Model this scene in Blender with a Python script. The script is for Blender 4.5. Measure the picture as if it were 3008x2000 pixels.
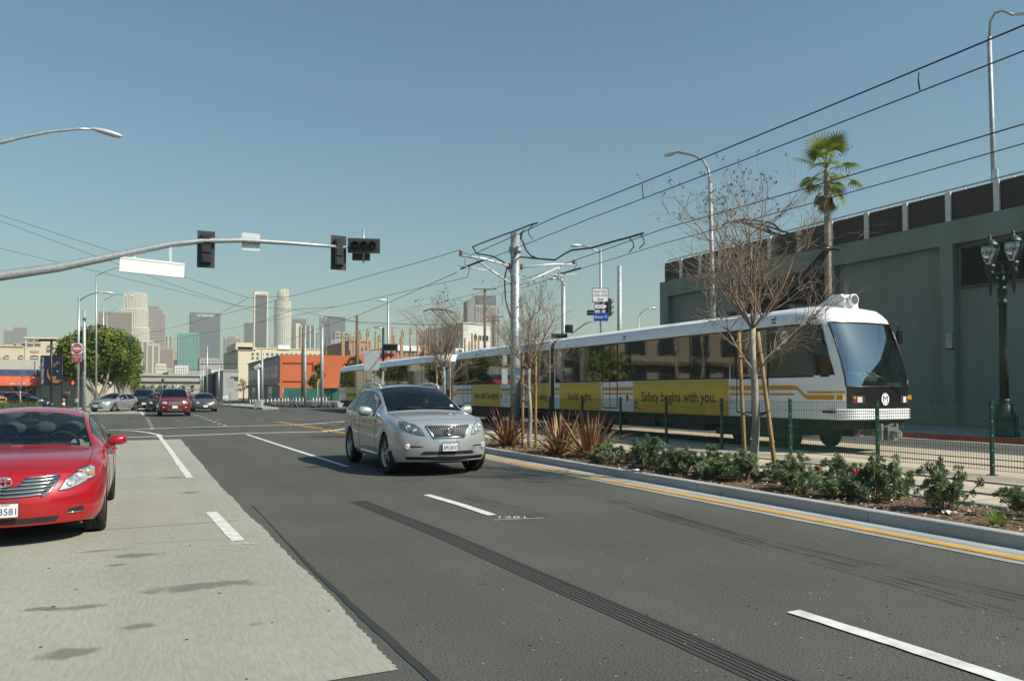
import bpy, bmesh, math, random
from math import sin, cos, pi, radians, atan, atan2, sqrt, hypot
from mathutils import Vector, Matrix
from mathutils.bvhtree import BVHTree
random.seed(7)
for o in list(bpy.data.objects): bpy.data.objects.remove(o)
S = bpy.context.scene
COL = S.collection
# ---------------------------------------------------------------- camera (X right of street, Y up the street, Z up; metres)
F, CX, CY, H, PD, SV, XVP, YVP = 2285., 1504., 1000., 1.5, 75., 77., 425., 1152.
TH = atan(PD/F)
PSI = radians(25.26524)
FW = Vector((sin(PSI)*cos(TH), cos(PSI)*cos(TH), sin(TH)))
RT = Vector((cos(PSI), -sin(PSI), 0))
UP = RT.cross(FW)
cam = bpy.data.cameras.new('camera'); camo = bpy.data.objects.new('camera', cam); COL.objects.link(camo)
cam.sensor_width = 36.; cam.lens = 36.*F/3008.; cam.shift_y = SV/3008.; cam.clip_end = 30000; cam.clip_start = .1
camo.location = (0, 0, H)
camo.matrix_world = Matrix(((RT.x, UP.x, -FW.x, 0), (RT.y, UP.y, -FW.y, 0), (RT.z, UP.z, -FW.z, H), (0, 0, 0, 1)))
S.camera = camo
HAZE = .00021
# ---------------------------------------------------------------- light
SUN_DIR = Vector((.68, -.84, .98)).normalized()      # towards the sun
SUN_EL = math.asin(SUN_DIR.z)
W = bpy.data.worlds.new('World'); S.world = W; W.use_nodes = True
nt = W.node_tree; nt.nodes.clear()
wo = nt.nodes.new('ShaderNodeOutputWorld'); bg = nt.nodes.new('ShaderNodeBackground'); sk = nt.nodes.new('ShaderNodeTexSky')
sk.sky_type = 'NISHITA'; sk.sun_disc = False; sk.sun_elevation = SUN_EL; sk.sun_rotation = atan2(SUN_DIR.x, SUN_DIR.y)
sk.altitude = 0; sk.air_density = 1.55; sk.dust_density = .9; sk.ozone_density = 4.5
bg.inputs[1].default_value = .077
tn = nt.nodes.new('ShaderNodeMix'); tn.data_type = 'RGBA'; tn.blend_type = 'MULTIPLY'; tn.inputs[0].default_value = 1; tn.inputs[7].default_value = (.715, .98, 1.0, 1)
nt.links.new(sk.outputs[0], tn.inputs[6]); nt.links.new(tn.outputs[2], bg.inputs[0]); nt.links.new(bg.outputs[0], wo.inputs[0])
sl = bpy.data.lights.new('sun', 'SUN'); sl.energy = 4.9; sl.angle = radians(.53); sl.color = (1, .945, .80)
so = bpy.data.objects.new('sun', sl); COL.objects.link(so); so.location = (0, 0, 60)
so.rotation_euler = SUN_DIR.to_track_quat('Z', 'Y').to_euler()
S.view_settings.view_transform = 'Standard'; S.view_settings.look = 'None'; S.view_settings.gamma = 1
S.view_settings.use_curve_mapping = False; S.view_settings.exposure = .35
S.render.engine = 'CYCLES'
S.cycles.use_denoising = True
S.cycles.max_bounces = 8; S.cycles.transparent_max_bounces = 24; S.cycles.volume_bounces = 1
S.cycles.caustics_reflective = False; S.cycles.caustics_refractive = False
# ---------------------------------------------------------------- photo pixel (3008x2000) -> place in the world
def ray(u, v): return RT*((u-CX)/F) + UP*(-(v-CY-SV)/F) + FW
def at(u, v, d): return ray(u, v)*d + Vector((0, 0, H))         # d = distance in front of the camera
def gnd(u, v, z=0.): r = ray(u, v); return r*((z-H)/r.z) + Vector((0, 0, H))
def onX(u, v, X): r = ray(u, v); return r*(X/r.x) + Vector((0, 0, H))
def onY(u, v, Y): r = ray(u, v); return r*(Y/r.y) + Vector((0, 0, H))
def mpp(d): return d/F                                          # metres per photo pixel at distance d
# ---------------------------------------------------------------- materials
MATS = {}
def pm(name, col, rough=.6, metal=0., var=.12, scale=4., bump=0., bscale=60., coat=0., spec=.5, col2=None, stretch=None, detail=4., emit=0., fac=(.35, .65)):
    if name in MATS: return MATS[name]
    m = bpy.data.materials.new(name); m.use_nodes = True; MATS[name] = m
    n = m.node_tree.nodes; l = m.node_tree.links; b = n['Principled BSDF']
    b.inputs['Roughness'].default_value = rough; b.inputs['Metallic'].default_value = metal
    b.inputs['Coat Weight'].default_value = coat; b.inputs['Coat Roughness'].default_value = .03
    b.inputs['Specular IOR Level'].default_value = spec
    tc = n.new('ShaderNodeTexCoord'); mp = n.new('ShaderNodeMapping'); l.new(tc.outputs['Object'], mp.inputs[0])
    if stretch: mp.inputs['Scale'].default_value = stretch
    nz = n.new('ShaderNodeTexNoise'); nz.inputs['Scale'].default_value = scale; nz.inputs['Detail'].default_value = detail
    l.new(mp.outputs[0], nz.inputs['Vector'])
    rp = n.new('ShaderNodeValToRGB'); l.new(nz.outputs[0], rp.inputs[0])
    c2 = col2 if col2 else tuple(min(1, c*(1+var)) for c in col)
    c1 = col if col2 else tuple(c*(1-var) for c in col)
    rp.color_ramp.elements[0].color = (*c1, 1); rp.color_ramp.elements[1].color = (*c2, 1)
    rp.color_ramp.elements[0].position = fac[0]; rp.color_ramp.elements[1].position = fac[1]
    l.new(rp.outputs[0], b.inputs['Base Color'])
    if bump:
        bz = n.new('ShaderNodeTexNoise'); bz.inputs['Scale'].default_value = bscale; bz.inputs['Detail'].default_value = 6
        l.new(mp.outputs[0], bz.inputs['Vector'])
        bp = n.new('ShaderNodeBump'); bp.inputs['Strength'].default_value = bump; bp.inputs['Distance'].default_value = .02
        l.new(bz.outputs[0], bp.inputs['Height']); l.new(bp.outputs[0], b.inputs['Normal'])
    if emit:
        b.inputs['Emission Color'].default_value = (*col, 1); b.inputs['Emission Strength'].default_value = emit
    return m
def leafmat(name, c1, c2, rough=.5, spec=.4, trans=.25, scale=9.):
    m = pm(name, c1, rough, col2=c2, scale=scale, spec=spec)
    n = m.node_tree.nodes; l = m.node_tree.links; b = n['Principled BSDF']
    t = n.new('ShaderNodeBsdfTranslucent'); mx = n.new('ShaderNodeMixShader'); mx.inputs[0].default_value = trans
    l.new(b.inputs['Base Color'].links[0].from_socket, t.inputs[0])
    l.new(b.outputs[0], mx.inputs[1]); l.new(t.outputs[0], mx.inputs[2]); l.new(mx.outputs[0], n['Material Output'].inputs[0])
    return m
def glassmat(name, tint, refl=.1, rough=.0, dark=None):
    """thin pane: tinted see-through plus a mirror layer that grows at grazing angles"""
    if name in MATS: return MATS[name]
    m = bpy.data.materials.new(name); m.use_nodes = True; MATS[name] = m
    n = m.node_tree.nodes; l = m.node_tree.links; n.remove(n['Principled BSDF'])
    t = n.new('ShaderNodeBsdfTransparent'); t.inputs[0].default_value = (*tint, 1)
    g = n.new('ShaderNodeBsdfGlossy'); g.inputs[0].default_value = (.95, .97, 1, 1); g.inputs['Roughness'].default_value = rough
    lw = n.new('ShaderNodeLayerWeight'); lw.inputs[0].default_value = .35
    ma = n.new('ShaderNodeMath'); ma.operation = 'MULTIPLY_ADD'; ma.inputs[1].default_value = .7; ma.inputs[2].default_value = refl
    l.new(lw.outputs['Fresnel'], ma.inputs[0])
    mx = n.new('ShaderNodeMixShader'); l.new(ma.outputs[0], mx.inputs[0]); l.new(t.outputs[0], mx.inputs[1]); l.new(g.outputs[0], mx.inputs[2])
    l.new(mx.outputs[0], n['Material Output'].inputs[0])
    return m
STEEL = pm('galvanised steel', (.42, .45, .46), .45, .6, .18, 14)
STEEL2 = pm('weathered galvanised steel', (.36, .38, .39), .55, .4, .2, 6)
DARK = pm('black paint', (.015, .016, .017), .45)
RUB = pm('tyre rubber', (.014, .014, .014), .85, var=.3, scale=30)
WHITE = pm('white paint', (.78, .78, .77), .4, var=.04, scale=2)
ALU = pm('bare aluminium sheet', (.62, .63, .64), .42, .35, .06, 8)
CHROME = pm('chrome trim', (.75, .76, .78), .12, 1., .03)
BLACKGLOSS = pm('gloss black', (.01, .01, .011), .12)
WIRE = pm('overhead wire', (.02, .021, .022), .5)
WOOD = pm('weathered pole wood', (.16, .1, .055), .85, var=.35, scale=6, stretch=(1, 1, .1), bump=.3)
# ---------------------------------------------------------------- mesh building
OFF = {}
class MB:
    def __init__(s): s.v = []; s.f = []; s.sm = []; s.mi = []; s.cur = 0
    def face(s, idx, smooth=False): s.f.append(tuple(idx)); s.sm.append(smooth); s.mi.append(s.cur)
    def poly(s, pts, smooth=False):
        b = len(s.v); s.v += [tuple(p) for p in pts]; s.face(range(b, b+len(pts)), smooth); return s
    def bx(s, x0, x1, y0, y1, z0, z1):
        b = len(s.v)
        s.v += [(x0, y0, z0), (x1, y0, z0), (x1, y1, z0), (x0, y1, z0), (x0, y0, z1), (x1, y0, z1), (x1, y1, z1), (x0, y1, z1)]
        for q in ((0, 3, 2, 1), (4, 5, 6, 7), (0, 1, 5, 4), (1, 2, 6, 5), (2, 3, 7, 6), (3, 0, 4, 7)): s.face([b+i for i in q])
        return s
    def obx(s, c, ax, ay, az):
        """box from centre and three half-axis vectors"""
        b = len(s.v); c = Vector(c); ax = Vector(ax); ay = Vector(ay); az = Vector(az)
        for sz in (-1, 1):
            for sx, sy in ((-1, -1), (1, -1), (1, 1), (-1, 1)): s.v.append(tuple(c+ax*sx+ay*sy+az*sz))
        for q in ((0, 3, 2, 1), (4, 5, 6, 7), (0, 1, 5, 4), (1, 2, 6, 5), (2, 3, 7, 6), (3, 0, 4, 7)): s.face([b+i for i in q])
        return s
    def beam(s, p, q, w, h=None, up=(0, 0, 1)):
        p = Vector(p); q = Vector(q); d = (q-p); L = d.length; d.normalize(); u = Vector(up)
        r = d.cross(u)
        if r.length < 1e-4: r = d.cross(Vector((1, 0, 0)))
        r.normalize(); u = r.cross(d); h = h or w
        return s.obx((p+q)/2, r*(w/2), d*(L/2), u*(h/2))
    def tube(s, pts, r, seg=8, cap=True, smooth=True):
        pts = [Vector(p) for p in pts]; n = len(pts)
        rr = r if isinstance(r, (list, tuple)) else [r]*n
        t = (pts[1]-pts[0]).normalized(); a = t.orthogonal().normalized(); rings = []
        for i, p in enumerate(pts):
            if i == 0: t = (pts[1]-pts[0])
            elif i == n-1: t = (pts[-1]-pts[-2])
            else: t = (pts[i+1]-pts[i-1])
            t.normalize(); a = (a-t*a.dot(t)); a = a.normalized() if a.length > 1e-6 else t.orthogonal().normalized()
            bq = t.cross(a); base = len(s.v)
            for k in range(seg):
                an = 2*pi*k/seg; s.v.append(tuple(p+(a*cos(an)+bq*sin(an))*rr[i]))
            rings.append(base)
        for i in range(n-1):
            for k in range(seg):
                k2 = (k+1) % seg; s.face((rings[i]+k, rings[i]+k2, rings[i+1]+k2, rings[i+1]+k), smooth)
        if cap:
            s.face([rings[0]+k for k in reversed(range(seg))]); s.face([rings[-1]+k for k in range(seg)])
        return s
    def lathe(s, prof, c=(0, 0, 0), seg=16, axis='z', cap=True, smooth=True):
        """prof: list of (radius, height) along axis"""
        c = Vector(c); rings = []
        for r, h in prof:
            base = len(s.v)
            for k in range(seg):
                an = 2*pi*k/seg
                p = {'z': (r*cos(an), r*sin(an), h), 'x': (h, r*cos(an), r*sin(an)), 'y': (r*sin(an), h, r*cos(an))}[axis]
                s.v.append((c.x+p[0], c.y+p[1], c.z+p[2]))
            rings.append(base)
        for i in range(len(prof)-1):
            for k in range(seg):
                k2 = (k+1) % seg; s.face((rings[i]+k, rings[i]+k2, rings[i+1]+k2, rings[i+1]+k), smooth)
        if cap:
            s.face([rings[0]+k for k in reversed(range(seg))]); s.face([rings[-1]+k for k in range(seg)])
        return s
    def sphere(s, c, r, seg=10, rings=6, sc=(1, 1, 1)):
        prof = [(max(1e-3, r*sin(pi*i/rings)), -r*cos(pi*i/rings)) for i in range(rings+1)]
        b = len(s.v); s.lathe(prof, (0, 0, 0), seg, cap=False)
        for i in range(b, len(s.v)): x, y, z = s.v[i]; s.v[i] = (c[0]+x*sc[0], c[1]+y*sc[1], c[2]+z*sc[2])
        return s
    def prism(s, poly, O, U, V, depth, smooth=False):
        """polygon (2d) in plane O + a U + b V, extruded along U x V by depth"""
        O = Vector(O); U = Vector(U); V = Vector(V); N = U.cross(V).normalized()*depth; n = len(poly); b = len(s.v)
        for a, c in poly: s.v.append(tuple(O+U*a+V*c))
        for a, c in poly: s.v.append(tuple(O+U*a+V*c+N))
        s.face(list(range(b+n-1, b-1, -1))); s.face(range(b+n, b+2*n))
        for i in range(n): j = (i+1) % n; s.face((b+i, b+j, b+n+j, b+n+i), smooth)
        return s
    def grid(s, P, smooth=True, closed=False):
        b = len(s.v); m = len(P[0])
        for row in P: s.v += [tuple(p) for p in row]
        for i in range(len(P)-1):
            for j in range(m if closed else m-1):
                j2 = (j+1) % m; s.face((b+i*m+j, b+i*m+j2, b+(i+1)*m+j2, b+(i+1)*m+j), smooth)
        return s
    def add(s, o, M=None):
        b = len(s.v)
        for p in o.v: s.v.append(tuple(M @ Vector(p)) if M else p)
        for f, sm in zip(o.f, o.sm): s.face([b+i for i in f], sm)
        return s
    def text(s, t, O, U, V, size, depth=.003, ax='CENTER', ay='CENTER', width=None, space=1., bold=0.):
        cu = bpy.data.curves.new('t', 'FONT'); cu.body = t; cu.size = 1; cu.align_x = ax; cu.align_y = ay
        cu.space_character = space; cu.resolution_u = 3; cu.offset = bold
        ob = bpy.data.objects.new('t', cu); me = ob.to_mesh()
        vs = [v.co.copy() for v in me.vertices]; fs = [tuple(p.vertices) for p in me.polygons]
        ob.to_mesh_clear(); bpy.data.objects.remove(ob); bpy.data.curves.remove(cu)
        if not vs: return s
        O = Vector(O); U = Vector(U).normalized(); V = Vector(V).normalized(); N = U.cross(V)
        w = max(v.x for v in vs)-min(v.x for v in vs); sx = size if not width else width/w
        b = len(s.v)
        for v in vs: s.v.append(tuple(O+U*(v.x*sx)+V*(v.y*size)+N*depth))
        for f in fs: s.face([b+i for i in f])
        return s
    def build(s, name, mat=None, parent=None, off=None):
        me = bpy.data.meshes.new(name)
        o = off if off is not None else (OFF.get(parent.name, (0, 0, 0)) if parent else (0, 0, 0))
        o = Vector(o)
        me.from_pydata([tuple(Vector(p)-o) for p in s.v], [], s.f)
        me.polygons.foreach_set('use_smooth', s.sm)
        mats = mat if isinstance(mat, (list, tuple)) else [mat]
        for m in mats:
            if m: me.materials.append(m)
        if len(mats) > 1: me.polygons.foreach_set('material_index', s.mi)
        me.update()
        ob = bpy.data.objects.new(name, me); COL.objects.link(ob)
        if parent: ob.parent = parent; OFF[ob.name] = o
        elif off is not None: ob.location = o; OFF[ob.name] = o
        return ob
def tag(o, label=None, cat=None, group=None, kind=None):
    if label: o['label'] = label
    if cat: o['category'] = cat
    if group: o['group'] = group
    if kind: o['kind'] = kind
    return o
def thing(name, label, cat, loc=(0, 0, 0), group=None, rz=0.):
    o = bpy.data.objects.new(name, None); COL.objects.link(o); o.location = loc; o.rotation_euler = (0, 0, rz)
    o.empty_display_size = .2; OFF[o.name] = Vector(loc) if not rz else Vector((0, 0, 0))
    return tag(o, label, cat, group)
def localthing(name, label, cat, loc, rz=0., group=None):
    """parts are modelled about the origin, then the whole stands at loc"""
    o = thing(name, label, cat, loc, group); OFF[o.name] = Vector((0, 0, 0)); o.rotation_euler = (0, 0, rz); return o
def dup(root, loc, rz=0., label=None, group=None, sc=None):
    def cp(o, par):
        c = o.copy(); COL.objects.link(c)
        if par: c.parent = par
        for ch in o.children: cp(ch, c)
        return c
    r = cp(root, None); r.location = loc; r.rotation_euler = (0, 0, rz)
    if sc: r.scale = sc if isinstance(sc, (list, tuple)) else (sc, sc, sc)
    if label: r['label'] = label
    if group: r['group'] = group
    return r
def structure(name, mb, mat, z=0): o = mb.build(name, mat); o['kind'] = 'structure'; return o
X3, Y3, Z3 = Vector((1, 0, 0)), Vector((0, 1, 0)), Vector((0, 0, 1))
# ================================================================ GROUND, ROAD, MARKINGS
def roadmat(name, c1, c2, speck, spscale, rough, grain=None, bump=.25, patch=.35):
    m = bpy.data.materials.new(name); m.use_nodes = True; MATS[name] = m
    n = m.node_tree.nodes; l = m.node_tree.links; b = n['Principled BSDF']; b.inputs['Roughness'].default_value = rough
    b.inputs['Specular IOR Level'].default_value = .3
    tc = n.new('ShaderNodeTexCoord'); mp = n.new('ShaderNodeMapping'); l.new(tc.outputs['Object'], mp.inputs[0])
    big = n.new('ShaderNodeTexNoise'); big.inputs['Scale'].default_value = patch; big.inputs['Detail'].default_value = 8; big.inputs['Roughness'].default_value = .62
    l.new(mp.outputs[0], big.inputs['Vector'])
    mx = n.new('ShaderNodeMix'); mx.data_type = 'RGBA'
    mx.inputs[6].default_value = (*c1, 1); mx.inputs[7].default_value = (*c2, 1)
    r0 = n.new('ShaderNodeValToRGB'); r0.color_ramp.elements[0].position = .3; r0.color_ramp.elements[1].position = .7
    l.new(big.outputs[0], r0.inputs[0]); l.new(r0.outputs[0], mx.inputs[0])
    sp = n.new('ShaderNodeTexNoise'); sp.inputs['Scale'].default_value = spscale; sp.inputs['Detail'].default_value = 3
    if grain:
        mg = n.new('ShaderNodeMapping'); mg.inputs['Scale'].default_value = grain; l.new(tc.outputs['Object'], mg.inputs[0]); l.new(mg.outputs[0], sp.inputs['Vector'])
    else: l.new(mp.outputs[0], sp.inputs['Vector'])
    r1 = n.new('ShaderNodeMapRange'); r1.inputs[1].default_value = .3; r1.inputs[2].default_value = .7; r1.inputs[3].default_value = 1-speck; r1.inputs[4].default_value = 1+speck
    l.new(sp.outputs[0], r1.inputs[0])
    mu = n.new('ShaderNodeMix'); mu.data_type = 'RGBA'; mu.blend_type = 'MULTIPLY'; mu.inputs[0].default_value = 1
    l.new(mx.outputs[2], mu.inputs[6]); l.new(r1.outputs[0], mu.inputs[7])
    # sparse dark spots (gum, drips)
    vo = n.new('ShaderNodeTexVoronoi'); vo.inputs['Scale'].default_value = 1.1; l.new(mp.outputs[0], vo.inputs['Vector'])
    nv = n.new('ShaderNodeTexNoise'); nv.inputs['Scale'].default_value = 9; l.new(mp.outputs[0], nv.inputs['Vector'])
    ad = n.new('ShaderNodeMath'); ad.operation = 'MULTIPLY_ADD'; ad.inputs[1].default_value = .16; l.new(nv.outputs[0], ad.inputs[0]); l.new(vo.outputs['Distance'], ad.inputs[2])
    r2 = n.new('ShaderNodeMapRange'); r2.inputs[1].default_value = .105; r2.inputs[2].default_value = .14; r2.inputs[3].default_value = .72; r2.inputs[4].default_value = 1
    l.new(ad.outputs[0], r2.inputs[0])
    # long worn wheel paths
    ms_ = n.new('ShaderNodeMapping'); ms_.inputs['Scale'].default_value = (1.1, .035, 1); l.new(tc.outputs['Object'], ms_.inputs[0])
    sn = n.new('ShaderNodeTexNoise'); sn.inputs['Scale'].default_value = 1.; sn.inputs['Detail'].default_value = 5; l.new(ms_.outputs[0], sn.inputs['Vector'])
    sr = n.new('ShaderNodeMapRange'); sr.inputs[1].default_value = .3; sr.inputs[2].default_value = .7; sr.inputs[3].default_value = .88; sr.inputs[4].default_value = 1.1; l.new(sn.outputs[0], sr.inputs[0])
    m3 = n.new('ShaderNodeMix'); m3.data_type = 'RGBA'; m3.blend_type = 'MULTIPLY'; m3.inputs[0].default_value = 1; l.new(mu.outputs[2], m3.inputs[6]); l.new(sr.outputs[0], m3.inputs[7]); mu = m3
    m2 = n.new('ShaderNodeMix'); m2.data_type = 'RGBA'; m2.blend_type = 'MULTIPLY'; m2.inputs[0].default_value = 1
    l.new(mu.outputs[2], m2.inputs[6]); l.new(r2.outputs[0], m2.inputs[7]); l.new(m2.outputs[2], b.inputs['Base Color'])
    if bump:
        bp = n.new('ShaderNodeBump'); bp.inputs['Strength'].default_value = bump; bp.inputs['Distance'].default_value = .008
        l.new(sp.outputs[0], bp.inputs['Height']); l.new(bp.outputs[0], b.inputs['Normal'])
    return m
ASPH = roadmat('asphalt', (.070, .069, .061), (.094, .092, .081), .5, 75, .85, patch=.5, bump=.4)
ASPH2 = roadmat('older asphalt', (.085, .084, .08), (.11, .108, .1), .25, 60, .88)
CONC = roadmat('broomed concrete', (.27, .265, .222), (.335, .328, .278), .11, 1., .8, grain=(46, 7, 1), bump=.2, patch=.3)
CONC2 = roadmat('kerb concrete', (.30, .30, .285), (.38, .38, .36), .07, 40, .8, bump=.1, patch=1.2)
TRACK = roadmat('tan track concrete', (.46, .385, .29), (.53, .45, .345), .05, 30, .8, bump=.1, patch=.4)
EARTH = pm('bare earth', (.11, .1, .085), .95, var=.25, scale=.02)
PAINTW = pm('worn white road paint', (.5, .5, .47), .7, col2=(.68, .68, .64), scale=7, detail=8)
PAINTY = pm('yellow road paint', (.62, .31, .035), .65, var=.12, scale=5)
SKID = pm('tyre rubber on asphalt', (.02, .02, .02), .8, var=.3, scale=8)
def sheet(pts, z, name='road', m=None, parent=None):
    mb = MB(); mb.poly([(p[0], p[1], z) for p in pts]); return mb
g = MB(); g.poly([(-6000, -3000, -.06), (6000, -3000, -.06), (6000, 9000, -.06), (-6000, 9000, -.06)])
structure('ground', g, EARTH)
road = structure('road', sheet([(-70, -25), (140, -25), (140, 460), (-70, 460)], 0), ASPH)
# concrete bus pad with a ragged edge against the asphalt
edge = [(gnd(u, v).x, gnd(u, v).y) for u, v in ((1173, 1967), (1000, 1780), (880, 1660), (760, 1540), (640, 1420), (530, 1290))]
rag = []
for i in range(len(edge)-1):
    for k in range(40):
        t = k/40; x = edge[i][0]*(1-t)+edge[i+1][0]*t; y = edge[i][1]*(1-t)+edge[i+1][1]*t
        rag.append((x+random.uniform(-.012, .012)+.007*sin(y*2.3), y))
pad = structure('concrete_lane', sheet(rag+[edge[-1], (-9, 27.1), (-9, 4.0)], .005), CONC)
def strip(pts, w, z, mb=None, jit=0):
    """flat band along ground points"""
    mb = mb or MB(); P = []
    n = len(pts)
    for i, p in enumerate(pts):
        a = Vector(pts[max(0, i-1)][:2]); b = Vector(pts[min(n-1, i+1)][:2]); t = (b-a).normalized(); nn = Vector((-t.y, t.x))
        ww = w[i] if isinstance(w, (list, tuple)) else w
        P.append([(p[0]-nn.x*ww/2+random.uniform(-jit, jit), p[1]-nn.y*ww/2, z), (p[0]+nn.x*ww/2+random.uniform(-jit, jit), p[1]+nn.y*ww/2, z)])
    mb.grid(P, False); return mb
def subdiv(pts, n=12):
    o = []
    for i in range(len(pts)-1):
        for k in range(n): t = k/n; o.append(tuple(pts[i][j]*(1-t)+pts[i+1][j]*t for j in (0, 1)))
    return o+[tuple(pts[-1][:2])]
def pxs(l): return [(gnd(u, v).x, gnd(u, v).y) for u, v in l]
# tar seam along the pad
seam = [(1.30+.012*(y-4)*.2+.10*max(0, 1-abs(y-3.2)/3.5)+random.uniform(-.004, .004), y) for y in [2.6+.15*k for k in range(56)]]
strip(seam, [.012+.05*max(0, 1-abs(y-4.6)/4.5) for x, y in seam], .0045, jit=.004).build('tar_seam', pm('tar seam', (.03, .03, .029), .7), road)
# oil stains on the pad
STAINM = bpy.data.materials.new('soaked-in stain'); STAINM.use_nodes = True; n = STAINM.node_tree.nodes; l = STAINM.node_tree.links
tc = n.new('ShaderNodeTexCoord'); vs = n.new('ShaderNodeVectorMath'); vs.operation = 'SUBTRACT'; vs.inputs[1].default_value = (.5, .5, 0); l.new(tc.outputs['Generated'], vs.inputs[0])
vm = n.new('ShaderNodeVectorMath'); vm.operation = 'MULTIPLY'; vm.inputs[1].default_value = (1, 1, 0); l.new(vs.outputs[0], vm.inputs[0])
ln = n.new('ShaderNodeVectorMath'); ln.operation = 'LENGTH'; l.new(vm.outputs[0], ln.inputs[0])
nz = n.new('ShaderNodeTexNoise'); nz.inputs['Scale'].default_value = 4.5; nz.inputs['Detail'].default_value = 8; l.new(tc.outputs['Object'], nz.inputs['Vector'])
ad = n.new('ShaderNodeMath'); ad.operation = 'MULTIPLY_ADD'; ad.inputs[1].default_value = 1.0; l.new(nz.outputs[0], ad.inputs[0]); l.new(ln.outputs['Value'], ad.inputs[2])
mr = n.new('ShaderNodeMapRange'); mr.inputs[1].default_value = .66; mr.inputs[2].default_value = .84; mr.inputs[3].default_value = .36; mr.inputs[4].default_value = 0; l.new(ad.outputs[0], mr.inputs[0])
tr_ = n.new('ShaderNodeBsdfTransparent'); mx = n.new('ShaderNodeMixShader'); l.new(mr.outputs[0], mx.inputs[0]); l.new(tr_.outputs[0], mx.inputs[1]); l.new(n['Principled BSDF'].outputs[0], mx.inputs[2]); l.new(mx.outputs[0], n['Material Output'].inputs[0])
n['Principled BSDF'].inputs['Base Color'].default_value = (.13, .125, .1, 1); n['Principled BSDF'].inputs['Roughness'].default_value = .7
for i, (u, v, rx, ry) in enumerate(((300, 1618, .42, .10), (400, 1632, .35, .14), (350, 1660, .14, .1), (240, 1785, .28, .1), (400, 1845, .2, .12), (110, 1790, .14, .08), (560, 1447, .3, .22), (510, 1404, .4, .2), (580, 1725, .7, .2), (180, 1925, .3, .14))):
    q = gnd(u, v); z = .0054+.0002*i; mb = MB(); mb.poly([(q.x-rx, q.y-ry, z), (q.x+rx, q.y-ry, z), (q.x+rx, q.y+ry, z), (q.x-rx, q.y+ry, z)]); mb.build('oil_stain', STAINM, pad)
for i, (u, v) in enumerate(((143, 1671), (223, 1733), (157, 1784), (548, 1881), (646, 1744), (966, 1796), (558, 1604), (725, 1997), (120, 1903), (800, 1830))):
    q = gnd(u, v); mb = MB(); s_ = random.uniform(.007, .013); mb.sphere((q.x, q.y, .008), s_, 6, 4, (1.3, .8, .4)); mb.build('asphalt_crumb', SKID, pad)
CRK = pm('pad joint', (.12, .118, .1), .9)
for y in (9.6, 15.2, 21.0):
    strip([(x, y+.004*sin(x*7)) for x in [-9+.25*k for k in range(41)]], .014, .0098, jit=.003).build('pad_joint', CRK, pad)
rc = random.Random(3); p = [-.1, 8.6]; pts = []
for k in range(22): pts.append(tuple(p)); p[0] += rc.uniform(.03, .08); p[1] += rc.uniform(-.06, .05)
strip(pts, .005, .0099).build('hairline_crack', CRK, pad)
# tyre marks
def skid(px, w, n, name, parent, m=SKID, z=.004):
    base = subdiv(pxs(px), 10); mb = MB()
    for k in range(n):
        s = (k-(n-1)/2)/(n-1 or 1)*w
        pts = []
        for i, p in enumerate(base):
            a = Vector(base[max(0, i-1)]); b = Vector(base[min(len(base)-1, i+1)]); t = (b-a).normalized(); pts.append((p[0]-t.y*s, p[1]+t.x*s))
        strip(pts, (w/n*.5 if k not in (0, n-1) else w/n*.85), z, mb, jit=.002)
    mb.build(name, m, parent)
SKID2 = bpy.data.materials.new('faint tyre rubber'); SKID2.use_nodes = True; n = SKID2.node_tree.nodes; l = SKID2.node_tree.links
tc = n.new('ShaderNodeTexCoord'); nz = n.new('ShaderNodeTexNoise'); nz.inputs['Scale'].default_value = 2.5; nz.inputs['Detail'].default_value = 8; l.new(tc.outputs['Object'], nz.inputs['Vector'])
mr = n.new('ShaderNodeMapRange'); mr.inputs[1].default_value = .35; mr.inputs[2].default_value = .7; mr.inputs[3].default_value = 0; mr.inputs[4].default_value = .45; l.new(nz.outputs[0], mr.inputs[0])
tr_ = n.new('ShaderNodeBsdfTransparent'); mx = n.new('ShaderNodeMixShader'); l.new(mr.outputs[0], mx.inputs[0]); l.new(tr_.outputs[0], mx.inputs[1]); l.new(n['Principled BSDF'].outputs[0], mx.inputs[2]); l.new(mx.outputs[0], n['Material Output'].inputs[0])
n['Principled BSDF'].inputs['Base Color'].default_value = (.03, .03, .029, 1); n['Principled BSDF'].inputs['Roughness'].default_value = .8
skid([(1050, 1472), (1300, 1570), (1540, 1676), (1780, 1780), (2010, 1880), (2260, 1992), (2420, 2060)], .2, 6, 'skid_mark', road, pm('tyre rubber streak', (.036, .036, .034), .8, var=.25, scale=30))
skid([(1300, 1435), (1450, 1480), (1600, 1520)], .2, 3, 'skid_mark', road, SKID2)
skid([(1800, 1470), (2150, 1570), (2500, 1650), (3008, 1760)], .2, 3, 'skid_mark', road, SKID2, .0044)
skid([(1900, 1500), (2300, 1620), (2600, 1700), (3008, 1820)], .2, 3, 'skid_mark', road, SKID2, .0056)
# loose grit and light stone flecks lying on the lanes
for nm, mt, cnt, sd in (('road_grit', SKID, 420, 1), ('stone_fleck', pm('pale stone fleck', (.3, .29, .26), .9), 500, 2)):
    gr_ = random.Random(sd); mb = MB()
    for k in range(cnt):
        x = gr_.uniform(1.45, 6.8); y = 2.4+12*gr_.random()**1.6; a = gr_.uniform(0, pi); L = gr_.uniform(.004, .016); w_ = L*gr_.uniform(.25, .7); d = Vector((cos(a), sin(a), 0))*L; e = Vector((-sin(a), cos(a), 0))*w_; c = Vector((x, y, .003))
        mb.poly([c-d, c-e, c+d, c+e]); mb.face([len(mb.v)-4+q for q in (0, 1, 2, 3)]) if False else None
    mb.build(nm, mt)['kind'] = 'stuff'
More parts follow.
